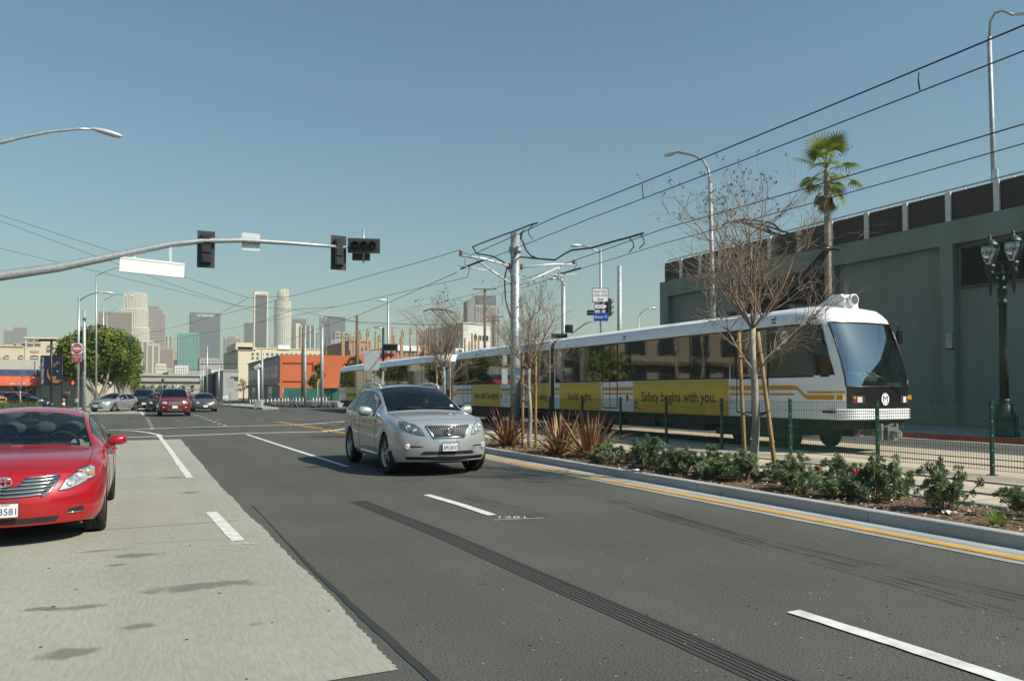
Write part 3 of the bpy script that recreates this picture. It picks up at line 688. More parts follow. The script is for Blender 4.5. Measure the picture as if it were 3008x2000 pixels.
# ================================================================ CARS
def paint(name, col, metal=.35, rough=.32, flake=.08):
    return pm(name, col, rough, metal, flake, 600, coat=1., spec=.5, detail=1)
CARGLASS = glassmat('car glass', (.68, .78, .76), .05)
TINT = glassmat('tinted side glass', (.16, .2, .19), .07)
LENS = glassmat('clear lamp cover', (.9, .92, .92), .06)
LAMPIN = pm('lamp reflector bowl', (.78, .79, .8), .2, .6, .5, 18)
AMBER = pm('amber reflector', (.65, .22, .03), .25)
TRIM = pm('black plastic trim', (.016, .016, .017), .55)
SEAT = pm('grey cloth seat', (.13, .13, .125), .8)
SEATD = pm('dark cabin', (.02, .02, .021), .7)
PLATE = pm('white number plate', (.72, .73, .74), .4, var=.02)
PLATEB = pm('blue plate characters', (.03, .05, .2), .5)
PLATER = pm('red plate script', (.5, .05, .06), .5)
RIM = pm('alloy rim', (.45, .46, .47), .3, .8, .08)
def tab(t, y):
    if y <= t[0][0]: return t[0][1]
    for (a, va), (b, vb) in zip(t, t[1:]):
        if y <= b:
            k = (y-a)/(b-a); return va+(vb-va)*k
    return t[-1][1]
def smooth_eval(v, f, mi, lev):
    me = bpy.data.meshes.new('cage'); me.from_pydata(v, [], f)
    me.polygons.foreach_set('material_index', mi)
    for k in range(16): me.materials.append(DARK)
    o = bpy.data.objects.new('cage', me); COL.objects.link(o)
    md = o.modifiers.new('s', 'SUBSURF'); md.levels = lev; md.render_levels = lev
    dg = bpy.context.evaluated_depsgraph_get(); dg.update()
    ev = o.evaluated_get(dg); m2 = ev.to_mesh()
    V = [tuple(p.co) for p in m2.vertices]; Fc = [tuple(p.vertices) for p in m2.polygons]; MI = [p.material_index for p in m2.polygons]
    ev.to_mesh_clear(); bpy.data.objects.remove(o); bpy.data.meshes.remove(me)
    return V, Fc, MI
def car_body(sp, lev):
    """lofted half sections, mirrored; tags: 0 body 1 windscreen 2 rear glass 3.. side glass 8 bonnet 9.. doors"""
    L = sp['L']; arch = sp['arch']; ar = sp['ar']; az = sp['az']
    ys = set(sp['ys'])
    for c in arch:
        for k in (-1.0, -.96, -.8, -.5, -.17, .17, .5, .8, .96, 1.0): ys.add(round(c+k*ar, 4))
    ys = sorted(y for y in ys if 0 <= y <= L)
    out = []
    for i, y in enumerate(ys):                                       # drop stations that nearly coincide
        if out and y-out[-1] < .028 and y not in sp['keep']: continue
        if out and y-out[-1] < .028: out.pop()
        out.append(y)
    ys = out
    W = max(v for _, v in sp['w'])
    def half(y):
        w, zb, zs, ws_, wt, ze, zt = (tab(sp[k], y) for k in ('w', 'zb', 'zs', 'ws', 'wt', 'ze', 'zt'))
        ina = False
        for c in arch:
            if abs(y-c) <= ar+1e-4: zb = max(zb, az+sqrt(max(0, ar*ar-(y-c)**2))); ina = True
        d = zs-zb; P = []
        for q, k in ((0, sp['tuck'] if not ina else .985), (.13, .975 if not ina else .99), (.38, 1), (.62, 1.0), (.84, .985)): P.append((w*k if q < .8 else w*.35*k+ws_*.65 if False else w*k, zb+d*q))
        P.append((ws_, zs))
        for k in (.3, .62, .88): P.append((ws_+(wt-ws_)*k+.018*sin(pi*k), zs+(ze-zs)*k))
        P.append((wt, ze))
        for t in (.25, .5, .75, 1): P.append((wt*(1-t), ze+(zt-ze)*(1-(1-t)**2)))
        return P
    def warp(x, y, z):
        k = (abs(x)/W)**2.3
        yy = y+sp['bowf']*k*max(0, 1-y/1.25)**1.3-sp['bowr']*k*max(0, 1-(L-y)/1.0)**1.3
        yy += tab(sp['fz'], z)*max(0, 1-y/.55)-tab(sp['rz'], z)*max(0, 1-(L-y)/.5)
        return (x, yy, z)
    v = []; f = []; mi = []; idx = {}
    H_ = [half(y) for y in ys]; N = len(H_[0])
    for i, y in enumerate(ys):
        for j in range(N):
            x, z = H_[i][j]
            idx[i, j, 1] = len(v); v.append(warp(x, y, z))
            if j == N-1: idx[i, j, -1] = idx[i, j, 1]
            else: idx[i, j, -1] = len(v); v.append(warp(-x, y, z))
    def tagof(y, j):
        m = y
        if j >= 9:
            if sp['wsr'][0] <= m <= sp['wsr'][1]: return 1
            if sp['rgr'][0] <= m <= sp['rgr'][1]: return 2
            if .12 < m < sp['hood']: return 8
        if 5 <= j <= 7:
            for k, (a, b) in enumerate(sp['win']):
                if a <= m <= b: return 3+k
        if j <= 8:
            for k, (a, b) in enumerate(sp['doors']):
                if a <= m <= b and j >= 0: return 9+k
        return 0
    for i in range(len(ys)-1):
        ym = (ys[i]+ys[i+1])/2
        for j in range(N-1):
            for s in (1, -1):
                q = [idx[i, j, s], idx[i+1, j, s], idx[i+1, j+1, s], idx[i, j+1, s]]
                if s == -1: q.reverse()
                f.append(q); mi.append(tagof(ym, j))
    for end in (0, len(ys)-1):                                       # close nose and tail
        y = ys[end]; cols = (0, .25, .5, .75, 1.); G = {}
        for s in (1, -1):
            for j in range(10):
                X_, Z_ = H_[end][j]
                for c, t in enumerate(cols):
                    if c == 4: G[j, c, s] = idx[end, j, s]
                    elif j == 9: G[j, c, s] = idx[end, 13-c, s]
                    else:
                        if c == 0 and s == -1: G[j, c, s] = G[j, c, 1]; continue
                        G[j, c, s] = len(v); v.append(warp(s*X_*t, y, Z_+(H_[end][13][1]-H_[end][9][1])*(1-t*t)*(j/9)**2))
            for j in range(9):
                for c in range(4):
                    q = [G[j, c, s], G[j, c+1, s], G[j+1, c+1, s], G[j+1, c, s]]
                    if (s == -1) != (end != 0): q.reverse()
                    f.append(q); mi.append(0)
    return smooth_eval(v, f, mi, lev)
def part_from(V, Fc, MI, sel, name, mat, par, shrink=0., sm=True):
    use = [q for q, m in zip(Fc, MI) if m in sel]
    if not use: return None, None
    ids = sorted({i for q in use for i in q}); mp = {a: k for k, a in enumerate(ids)}
    mb = MB(); mb.v = [V[i] for i in ids]; mb.f = [tuple(mp[i] for i in q) for q in use]; mb.sm = [sm]*len(mb.f); mb.mi = [0]*len(mb.f)
    return mb.build(name, mat, par), mb
def rim_edges(mb):
    cnt = {}
    for q in mb.f:
        for a, b in zip(q, q[1:]+q[:1]): cnt[tuple(sorted((a, b)))] = cnt.get(tuple(sorted((a, b))), 0)+1
    return [e for e, n in cnt.items() if n == 1]
def make_wheel(t, x, y, r, w, spokes, steer=0.):
    s = 1 if x > 0 else -1; rr = r*.66
    mb = MB(); mb.lathe([(rr*.2, -w*.1), (rr*.9, -w*.1), (rr*.9, w*.1), (rr*.2, w*.1)], (0, 0, 0), 18, 'x'); hub = mb.build('wheel', DARK, t)
    hub.location = (x, y, r); hub.rotation_euler = (0, 0, steer); OFF[hub.name] = Vector((0, 0, 0))
    mb = MB(); mb.lathe([(rr, -w/2), (rr*1.08, -w/2), (r*.93, -w/2), (r*.985, -w*.42), (r, -w*.3), (r, -w*.1), (r*.985, -w*.09), (r*.985, -w*.06), (r, -w*.05), (r, w*.05), (r*.985, w*.06), (r*.985, w*.09), (r, w*.1), (r, w*.3), (r*.985, w*.42), (r*.93, w/2), (rr*1.08, w/2), (rr, w/2)], (0, 0, 0), 28, 'x', cap=False); mb.build('tyre', RUB, hub)
    mb = MB(); e = s*w*.42
    mb.lathe([(rr, e*.3), (rr, e), (rr*.95, e*1.08), (rr*.9, e), (rr*.88, e*.3)], (0, 0, 0), 28, 'x', cap=False)
    mb.lathe([(rr*.23, e*.75), (rr*.2, e*.98), (.01, e*1.0)], (0, 0, 0), 14, 'x', cap=False)
    for k in range(spokes):
        a = 2*pi*k/spokes; d = Vector((0, cos(a), sin(a))); n = Vector((0, -sin(a), cos(a)))
        mb.obx(d*(rr*.56)+X3*(e*.86), X3*(abs(e)*.09), d*(rr*.38), n*(rr*.075))
    mb.build('rim', RIM, hub)
def plate(t, p, top, num, U=None, w=.305, h=.155, tone=PLATEB):
    p = Vector(p)
    mb = MB(); mb.bx(p.x-w/2, p.x+w/2, p.y, p.y+.012, p.z-h/2, p.z+h/2); o = mb.build('number_plate', PLATE, t)
    mb = MB(); mb.text(num, (p.x, p.y-.002, p.z-.018), X3, Z3, .098, .001, width=w*.86); mb.build('plate_number', tone, o)
    mb = MB(); mb.text(top, (p.x, p.y-.002, p.z+.052), X3, Z3, .03, .001, width=w*.5); mb.build('plate_heading', PLATER, o)
    mb = MB(); mb.tube([(p.x-w/2, p.y-.003, p.z-h/2), (p.x+w/2, p.y-.003, p.z-h/2), (p.x+w/2, p.y-.003, p.z+h/2), (p.x-w/2, p.y-.003, p.z+h/2), (p.x-w/2, p.y-.003, p.z-h/2)], .006, 4); mb.build('plate_frame', TRIM, o)
def car(name, label, cat, pt, sp, loc, rz=0., lev=1, group=None, spokes=5, cabin=SEAT, glass=CARGLASS, side=CARGLASS, mirrors=True, detail=True):
    t = localthing(name, label, cat, loc, rz, group)
    V, Fc, MI = car_body(sp, lev)
    body, bmb = part_from(V, Fc, MI, {0}, 'body', pt, t)
    allmb = MB(); allmb.v = V; allmb.f = Fc
    bv = BVHTree.FromPolygons([Vector(p) for p in V], Fc)
    lines = MB(); r = sp.get('gap', .0045)
    _, hood = part_from(V, Fc, MI, {8}, 'bonnet', pt, t)
    cows = [hood]
    for k in range(len(sp['doors'])):
        for s in (1, -1):
            use = [(q, m) for q, m in zip(Fc, MI) if m == 9+k and (sum(V[i][0] for i in q) > 0) == (s > 0)]
            o, m = part_from(V, [q for q, _ in use], [9+k]*len(use), {9+k}, 'door', pt, t); cows.append(m)
            if o and detail:
                a, b = sp['doors'][k]; hp = bv.ray_cast(Vector((s*3, b-.2, sp['hz'])), Vector((-s, 0, 0)))[0]
                if hp:
                    mb = MB(); mb.tube([hp+Vector((0, -.11, 0)), hp+Vector((s*.03, -.07, .003)), hp+Vector((s*.03, .07, .003)), hp+Vector((0, .11, 0))], .013, 6); mb.build('handle', sp.get('handle', pt), o)
    for m in cows:
        if m and detail:
            for a, b in rim_edges(m): lines.tube([m.v[a], m.v[b]], r, 4, False)
    part_from(V, Fc, MI, {1}, 'windscreen', glass, t); part_from(V, Fc, MI, {2}, 'rear_window', glass, t)
    for k in range(len(sp['win'])):
        for s in (1, -1):
            use = [q for q, m in zip(Fc, MI) if m == 3+k and (sum(V[i][0] for i in q) > 0) == (s > 0)]
            o, m = part_from(V, use, [3]*len(use), {3}, 'side_window', side, t)
            if m and detail:
                for a, b in rim_edges(m): lines.tube([m.v[a], m.v[b]], .009, 4, False)
    if detail: lines.build('shut_lines', TRIM, t)
    L = sp['L']; c0, c1 = sp['arch']; hw = max(v for _, v in sp['w']); R = sp['wr']
    # underbody and wheel wells
    mb = MB(); mb.bx(-hw*.8, hw*.8, c0, c1, .22, .46); mb.bx(-hw*.52, hw*.52, .35, c0, .22, .46); mb.bx(-hw*.52, hw*.52, c1, L-.35, .24, .46); mb.bx(-hw*.6, hw*.6, .22, L-.25, .3, .7)
    for c in (c0, c1):
        for s in (-1, 1):
            P = []
            for k in range(13):
                a = pi*k/12; P.append([(s*hw*.84, c+cos(a)*sp['ar']*.995, sp['az']+sin(a)*sp['ar']*.995), (s*hw*.5, c+cos(a)*sp['ar']*.995, sp['az']+sin(a)*sp['ar']*.995)])
            mb.grid(P, True)
            mb.bx(min(s*hw*.5, s*hw*.52), max(s*hw*.5, s*hw*.52), c-sp['ar'], c+sp['ar'], .25, sp['az']+sp['ar'])
    mb.build('underbody', TRIM, t)
    for c in (c0, c1):
        for s in (-1, 1): make_wheel(t, s*(hw-.125), c, R, .22, spokes, sp.get('steer', 0) if c == c0 else 0)
    # cabin
    fl = sp['floor']; dz = sp['dash']; cw = sp['wsr'][0]
    mb = MB(); mb.bx(-hw*.82, hw*.82, cw+.15, L*.86, fl-.05, fl); mb.bx(-hw*.86, hw*.86, sp['seats'][1]+.65, L-.35, fl, sp['shelf'])
    for s in (-1, 1): mb.bx(min(s*hw*.84, s*hw*.88), max(s*hw*.84, s*hw*.88), cw+.2, L*.8, fl, sp['shelf']-.02)
    mb.build('cabin_floor', SEATD, t)
    mb = MB(); P = [[(x, cw+.05+.25*q+.10*(1-(x/hw)**2)*0, dz-.06+.07*sin(pi*min(1, q*1.2))-(0 if q < .8 else .25*(q-.8)*5)) for x in [hw*.8*k/6 for k in range(-6, 7)]] for q in (0, .3, .6, .8, .9, 1.0, 1.3)]
    mb.grid(P, True); mb.build('dashboard', SEATD if cabin is SEATD else pm('dash grey', (.12, .14, .14), .7), t)
    for row, yy in enumerate(sp['seats']):
        for s in ((-1, 1) if row == 0 else (-1, 0, 1)):
            x = s*hw*.4; w_ = .24 if row == 0 else .2
            mb = MB()
            P = []
            for q, (dy, z, ww) in enumerate(((.0, fl+.28, w_), (.45, fl+.26, w_), (.52, fl+.3, w_), (.62, fl+.55, w_), (.68, sp['shoulder']-.1, w_*.95), (.70, sp['shoulder'], w_*.75))):
                P.append([(x+ww*kx, yy+dy-.04*(1-abs(kx)), z) for kx in (-1, -.7, 0, .7, 1)])
            P2 = [[(p[0], p[1]+.12, p[2]-.02) for p in rw] for rw in reversed(P[2:])]
            mb.grid(P+P2, True); o = mb.build('seat', cabin, t)
            mb = MB(); mb.sphere((x, yy+.74, sp['shoulder']+.13), .1, 10, 6, (1.35, .6, .95)); mb.tube([(x, yy+.75, sp['shoulder']-.03), (x, yy+.75, sp['shoulder']+.1)], .02, 5); mb.build('headrest', cabin, o)
    xs = hw*.4                                                        # steering wheel on the car's own left
    mb = MB(); ring = []
    for k in range(19): a = 2*pi*k/18; ring.append((xs+.18*cos(a), cw+.62-.07*sin(a), dz+.0+.165*sin(a)))
    mb.tube(ring, .016, 6, False); mb.obx((xs, cw+.6, dz), (.17, 0, 0), (0, .01, 0), (0, -.003, .02)); mb.tube([(xs, cw+.6, dz), (xs, cw+.3, dz-.08)], .03, 6); mb.build('steering_wheel', SEATD, t)
    mz = tab(sp['zt'], sp['wsr'][1])-.13
    mb = MB(); mb.sphere((0, sp['wsr'][1]-.12, mz), .1, 10, 6, (1.15, .2, .38)); mb.tube([(0, sp['wsr'][1]-.1, mz), (0, sp['wsr'][1]-.02, mz+.1)], .015, 5); mb.build('rear_view_mirror', SEATD, t)
    if mirrors:
        for s in (-1, 1):
            y = sp['mir'][0]; z = sp['mir'][1]; x0 = tab(sp['ws'], y); k = sp.get('mirk', 1)
            mb = MB(); P = []
            for q in range(9):
                a = 2*pi*q/8
                P.append([(s*(x0+.02+.235*k*u_), y+(.065*g_)*cos(a)+.03*u_, z+(.085*g_*k)*sin(a)+.012*u_) for u_, g_ in ((0, .45), (.12, .8), (.4, 1.), (.75, 1.), (.93, .8), (1., .4))])
            mb.grid(P, True); mb.poly([P[q][5] for q in range(8)]); mb.obx((s*(x0+.03), y+.02, z-.05), (.06, 0, .0), (0, .035, 0), (.01*s, 0, .025)); m_ = mb.build('door_mirror', pt, t)
            mb = MB(); mb.obx((s*(x0+.19*k), y+.078, z), (.08*k, 0, 0), (0, .003, 0), (0, 0, .055*k)); mb.build('mirror_glass', CHROME, m_)
    return t, bv
FY = Vector((0, 1, 0)); O0 = Vector((0, 0, 0))
def front(bv, poly, off=.004, nx=6, ny=4, s=1, D=None, mb=None):
    poly = [(x*s, z) for x, z in poly]; return patch(bv, poly, O0, X3, Z3, D or FY, off, nx, ny, mb=mb)
def lamp(t, bv, poly, s, D, bowls, name='headlight', amb=None):
    D = Vector((D[0]*s, D[1], 0)); U = Vector((1, 0, 0))
    o = front(bv, poly, .003, 10, 6, s, D).build(name, pm('lamp interior', (.5, .51, .52), .28, .35, .5, 25), t)
    front(bv, poly, .016, 10, 6, s, D).build('lens', LENS, o)
    for x, z, r in bowls:
        h = bv.ray_cast(Vector((x*s, 0, z))-D.normalized()*3, D.normalized())
        if h[0] is None: continue
        n_ = -D.normalized(); c = h[0]+n_*.008; u_ = n_.cross(Z3).normalized(); mb = MB()
        for k, (q, dz_) in enumerate(((1, 0),)):
            P = [[c+u_*(r*f_*cos(a))+Z3*(r*f_*sin(a))+n_*d_ for a in [2*pi*m/14 for m in range(15)]] for f_, d_ in ((1, .004), (.8, -.003), (.6, .006), (.3, .010), (.02, .011))]
            mb.grid(P, True)
        mb.build('lamp_bowl', LAMPIN if r > .02 else AMBER, o)
    if amb: front(bv, amb, .01, 3, 2, s, D).build('indicator', AMBER, o)
    edge_ = poly; mb = MB(); pts = []
    for i in range(len(edge_)):
        a, b = edge_[i], edge_[(i+1) % len(edge_)]
        for k in range(3):
            q = Vector(((a[0]+(b[0]-a[0])*k/3)*s, 0, a[1]+(b[1]-a[1])*k/3)); h = bv.ray_cast(q-D.normalized()*3, D.normalized())
            if h[0]: pts.append(h[0]-D.normalized()*.004)
    mb.tube(pts+pts[:1], .006, 4, False); mb.build('lamp_gasket', TRIM, o)
# ---- shapes
SEDAN = dict(L=4.8, arch=(.98, 3.756), ar=.365, az=.325, wr=.33, tuck=.9, bowf=.42, bowr=.3,
    ys=[0, .06, .16, .3, .46, .62, 1.25, 1.45, 1.55, 1.75, 1.95, 2.15, 2.3, 2.5, 2.66, 2.74, 2.95, 3.2, 3.42, 4.15, 4.3, 4.45, 4.6, 4.72, 4.8], keep=(0, 4.8, 1.3, 2.15, 2.66, 2.74),
    w=[(0, .76), (.06, .82), (.16, .86), (.3, .885), (.62, .905), (1.3, .91), (3.6, .91), (4.3, .88), (4.65, .82), (4.8, .72)],
    zb=[(0, .24), (.3, .2), (.6, .19), (4.2, .2), (4.8, .3)],
    zs=[(0, .68), (.16, .74), (.46, .81), (1.0, .88), (1.4, .92), (2.5, .95), (3.6, .99), (4.3, .99), (4.7, .95), (4.8, .8)],
    ws=[(0, .72), (.06, .78), (.16, .83), (.46, .86), (1.0, .86), (1.4, .87), (3.6, .87), (4.3, .84), (4.65, .78), (4.8, .68)],
    wt=[(0, .66), (.16, .74), (.46, .77), (1.25, .77), (1.4, .74), (1.75, .66), (2.15, .59), (2.5, .575), (3.2, .575), (3.5, .6), (4.15, .68), (4.5, .7), (4.8, .6)],
    ze=[(0, .765), (.16, .82), (.46, .875), (1.0, .935), (1.25, .96), (1.4, .99), (1.75, 1.17), (2.15, 1.34), (2.5, 1.395), (3.0, 1.4), (3.4, 1.34), (3.8, 1.2), (4.15, 1.07), (4.5, 1.05), (4.72, 1.02), (4.8, .93)],
    zt=[(0, .785), (.16, .85), (.46, .92), (1.0, .985), (1.25, 1.005), (1.4, 1.04), (1.75, 1.24), (2.15, 1.415), (2.5, 1.46), (3.0, 1.46), (3.4, 1.4), (3.8, 1.26), (4.15, 1.11), (4.5, 1.085), (4.72, 1.05), (4.8, .96)],
    fz=[(.2, .05), (.35, 0), (.52, 0), (.66, .05), (.8, .16)], rz=[(.2, .08), (.5, 0), (.8, 0), (1.05, .1)],
    wsr=(1.3, 2.14), rgr=(3.42, 4.15), hood=1.25, win=((1.75, 2.66), (2.74, 3.56)), doors=((1.5, 2.7), (2.7, 3.42)), hz=.82,
    floor=.35, dash=.98, shelf=.98, seats=(2.15, 3.0), shoulder=1.0, mir=(1.72, 1.03), mirk=.8)
SUV = dict(L=4.77, arch=(.945, 3.686), ar=.415, az=.375, wr=.375, tuck=.92, bowf=.42, bowr=.3,
    ys=[0, .06, .16, .3, .46, 1.3, 1.45, 1.6, 1.8, 2.0, 2.2, 2.4, 2.6, 2.72, 2.8, 3.0, 3.2, 4.15, 4.3, 4.45, 4.6, 4.7, 4.77], keep=(0, 4.77, 1.3, 2.72, 2.8),
    w=[(0, .78), (.06, .84), (.16, .88), (.3, .91), (.6, .93), (1.3, .94), (3.6, .94), (4.3, .91), (4.6, .86), (4.77, .78)],
    zb=[(0, .27), (.3, .24), (.6, .24), (4.2, .26), (4.77, .4)],
    zs=[(0, .83), (.16, .90), (.46, .97), (.9, 1.01), (1.4, 1.04), (2.5, 1.06), (3.6, 1.11), (4.3, 1.13), (4.77, 1.05)],
    ws=[(0, .74), (.06, .80), (.16, .85), (.46, .885), (1.4, .905), (3.6, .905), (4.3, .87), (4.6, .83), (4.77, .74)],
    wt=[(0, .66), (.16, .73), (.46, .78), (1.3, .80), (1.6, .75), (2.2, .66), (2.6, .645), (3.4, .64), (4.2, .62), (4.5, .66), (4.77, .66)],
    ze=[(0, .915), (.16, .98), (.46, 1.03), (.9, 1.07), (1.3, 1.10), (1.6, 1.24), (2.0, 1.44), (2.35, 1.56), (2.7, 1.6), (3.3, 1.595), (3.8, 1.55), (4.2, 1.46), (4.45, 1.3), (4.65, 1.16), (4.77, 1.08)],
    zt=[(0, .94), (.16, 1.01), (.46, 1.075), (.9, 1.115), (1.3, 1.14), (1.6, 1.30), (2.0, 1.51), (2.35, 1.63), (2.7, 1.665), (3.3, 1.66), (3.8, 1.61), (4.2, 1.52), (4.45, 1.36), (4.65, 1.2), (4.77, 1.11)],
    fz=[(.25, .08), (.4, .01), (.55, 0), (.72, .02), (.88, .08), (1.02, .2)], rz=[(.3, .08), (.6, 0), (.9, 0), (1.1, .1)],
    wsr=(1.34, 2.3), rgr=(4.22, 4.62), hood=1.3, win=((1.9, 2.72), (2.8, 3.5), (3.56, 4.05)), doors=((1.55, 2.76), (2.76, 3.5)), hz=.93,
    floor=.45, dash=1.11, shelf=1.1, seats=(2.1, 3.0), shoulder=1.16, mir=(1.86, 1.13), mirk=1.1)
def mod(b, **k): d = dict(b); d.update(k); return d
# ---- the red saloon on the left
RED = paint('candy red paint', (.42, .006, .012), .3, .3)
cam1, bv = car('red_saloon_car', 'bright red saloon car facing the viewer on the concrete, cut by the left edge', 'car', RED, SEDAN, (-1.21, 8.74, 0), 0, 2, spokes=7, cabin=pm('beige cloth seat', (.34, .32, .27), .8), glass=CARGLASS)
cam1.scale = (.945, .945, .905)
for s in (-1, 1):
    lamp(cam1, bv, [(.50, .59), (.60, .595), (.74, .65), (.87, .705), (.875, .80), (.83, .825), (.70, .79), (.57, .70)], s, (-.15, 1), ((.70, .715, .052), (.60, .645, .035), (.785, .765, .035)), amb=[(.80, .715), (.86, .725), (.86, .765), (.80, .755)])
    front(bv, [(.55, .345), (.71, .36), (.705, .405), (.58, .395)], .004, 6, 2, s).build('fog_slot', TRIM, cam1)
    m_ = MB(); h = [bv.ray_cast(Vector((s*x, -3, .345)), FY)[0] for x in (.56, .63, .705)]; m_.tube([p-FY*.012 for p in h if p], .008, 5); m_.build('fog_slot_bar', CHROME, cam1)
gr = front(bv, [(-.36, .475), (.36, .475), (.43, .60), (.45, .655), (.20, .635), (.13, .575), (-.13, .575), (-.20, .635), (-.45, .655), (-.43, .60)] if False else [(-.36, .555), (.36, .555), (.44, .63), (.49, .745), (-.49, .745), (-.44, .63)], .003, 14, 6).build('grille', TRIM, cam1)
for i, z in enumerate((.56, .598, .636, .674, .71, .742)):
    for s in (-1, 1):
        x0 = max(0, .10+.03*(i-2)) if i > 2 else 0; x1 = .36+.125*min(1, (z-.555)/.19)
        pts = [bv.ray_cast(Vector((s*(x0+(x1-x0)*k/8), -3, z+.012*(k/8)**2)), FY)[0]-FY*.014 for k in range(9)]
        mb = MB(); mb.tube(pts, .0105 if i < 5 else .0085, 6); mb.build('grille_bar', CHROME, gr)
pts = []
for s in (-1, 1):
    q = [(.49, .75), (.455, .66), (.40, .585), (.34, .55)]
    mb = MB(); mb.tube([bv.ray_cast(Vector((s*x, -3, z)), FY)[0]-FY*.014 for x, z in q], .012, 6); mb.build('grille_surround', CHROME, gr)
front(bv, [(-.13, .66), (.13, .66), (.2, .765), (-.2, .765)], .009, 8, 4).build('badge_panel', RED, cam1)
c = bv.ray_cast(Vector((0, -3, .712)), FY)[0]-FY*.05
em = MB()
for a, b, cx, cz in ((.078, .052, 0, 0), (.026, .05, 0, .001), (.05, .019, 0, .024)):
    em.tube([c+X3*(cx+a*cos(k*pi/12))+Z3*(cz+b*sin(k*pi/12)) for k in range(25)], .0075, 6, False)
em.build('emblem', CHROME, cam1)
front(bv, [(-.46, .265), (.46, .265), (.5, .325), (-.5, .325)], .004, 10, 3).build('lower_intake', TRIM, cam1)
p = bv.ray_cast(Vector((0, -3, .43)), FY)[0]; plate(cam1, (0.0, p.y-.03, .425), 'CA EXEMPT', '1303581')
h = bv.ray_cast(Vector((.60, .55, 3)), Vector((0, 0, -1))); mb = MB(); hp = h[0]+h[1]*.004
mb.text('12-0465', bv.ray_cast(Vector((.66, -3, .80)), Vector((-.3, 1, 0)).normalized())[0]+Vector((.002, -.012, .006)), (1, .38, .14), (0, .35, .9), .04, .001, width=.17); mb.build('fleet_number', pm('cream decal', (.7, .66, .5), .5), cam1)
for s in (-1, 1):
    mb = MB(); b0 = Vector((s*.05-.3, 1.3, 1.0)); mb.tube([bv.ray_cast(Vector((x, 1.3+.02+.1*(x/.9)**2, 3)), -Z3)[0]+Z3*.015 for x in ((.02, .25, .5) if s > 0 else (-.6, -.35, -.1))], .008, 5); mb.build('wiper', TRIM, cam1)
mb = MB(); mb.tube([(.89, 1.45, .93), (.89, 2.6, .965), (.88, 3.55, 1.0)], .008, 5); mb.tube([(-.89, 1.45, .93), (-.89, 2.6, .965), (-.88, 3.55, 1.0)], .008, 5); mb.build('belt_trim', CHROME, cam1)
# ---- the silver SUV in the lane
SILV = paint('silver paint', (.46, .475, .49), .5, .36, .05)
suv, bv = car('silver_suv', 'silver SUV with roof rails and vertical-bar grille driving towards the viewer', 'car', SILV, mod(SUV, steer=.06), (4.93, 13.02, 0), 0, 2, cabin=SEATD, glass=glassmat('green tinted screen', (.3, .38, .36), .06), side=TINT)
for s in (-1, 1):
    lamp(suv, bv, [(.47, .735), (.57, .745), (.76, .80), (.92, .885), (.93, .975), (.84, .965), (.66, .925), (.55, .855)], s, (-.3, 1), ((.64, .815, .05), (.76, .875, .055), (.87, .93, .02)))
    front(bv, [(.46, .535), (.74, .515), (.74, .56), (.50, .55)], .004, 6, 3, s, FY).build('fog_recess', TRIM, suv)
    h = bv.ray_cast(Vector((.72*s, -3, .535))+Vector((0, 0, 0)), FY)[0]; mb = MB(); mb.lathe([(.052, .0), (.052, -.03), (.045, -.034), (.02, -.03), (.005, -.03)], h, 16, 'y'); mb.build('fog_lamp', LAMPIN, suv)
    y0 = 1.95
    pts = [(s*.615, 2.3, 1.575), (s*.62, 2.45, 1.65), (s*.62, 2.8, 1.685), (s*.615, 3.3, 1.68), (s*.605, 3.75, 1.64), (s*.595, 3.98, 1.55)]
    mb = MB(); mb.tube(pts, [.016, .022, .022, .022, .022, .014], 8); mb.build('roof_rail', ALU, suv)
    mb = MB(); mb.tube([bv.ray_cast(Vector((s*3, 1.45+.3*k, .33)), Vector((-s, 0, 0)))[0]+X3*s*.004 for k in range(6)], .028, 6); mb.build('sill_trim', SILV, suv)
gp = [(-.29, .70), (.29, .70), (.41, .905), (-.41, .905)]
gr = front(bv, gp, .003, 12, 5).build('grille', TRIM, suv)
for k in range(-9, 10):
    x0, x1 = k*.29/9.5, k*.41/9.5
    pts = [bv.ray_cast(Vector((x0+(x1-x0)*q/4, -3, .705+.195*q/4)), FY)[0]-FY*.012 for q in range(5)]
    mb = MB(); mb.tube(pts, .0065, 5); mb.build('grille_bar', pm('smoked chrome', (.2, .2, .195), .45, .5), gr)
mb = MB()
for a, b in zip(gp, gp[1:]+gp[:1]): mb.tube([bv.ray_cast(Vector((a[0]+(b[0]-a[0])*q/8, -3, a[1]+(b[1]-a[1])*q/8)), FY)[0]-FY*.012 for q in range(9)], .014, 6)
mb.build('grille_surround', CHROME, gr)
c = bv.ray_cast(Vector((0, -3, .81)), FY)[0]-FY*.04; mb = MB()
mb.tube([c+X3*(.085*cos(k*pi/12))+Z3*(.065*sin(k*pi/12)) for k in range(25)], .010, 6, False)
mb.tube([c+X3*x+Z3*z for x, z in ((-.02, .062), (-.035, 0), (-.045, -.028), (.05, -.028))], .010, 6); mb.tube([c+X3*x+Z3*z for x, z in ((-.045, -.028), (.03, .03))], .007, 5); mb.build('emblem', CHROME, suv)
front(bv, [(-.52, .395), (.52, .395), (.46, .455), (-.46, .455)], .004, 12, 3).build('lower_intake', TRIM, suv)
front(bv, [(-.7, .25), (.7, .25), (.74, .36), (-.74, .36)], .006, 16, 2).build('bumper_lip', TRIM, suv)
p = bv.ray_cast(Vector((.0, -3, .53)), FY)[0]; plate(suv, (.0, p.y-.04, .535), 'California', '6MOB037')
for s in (-1, 1):
    mb = MB(); mb.tube([bv.ray_cast(Vector((x, 1.36+.03+.1*(x/.9)**2, 3)), -Z3)[0]+Z3*.018 for x in ((.05, .3, .6) if s > 0 else (-.55, -.3, -.05))], .009, 5); mb.build('wiper', TRIM, suv)
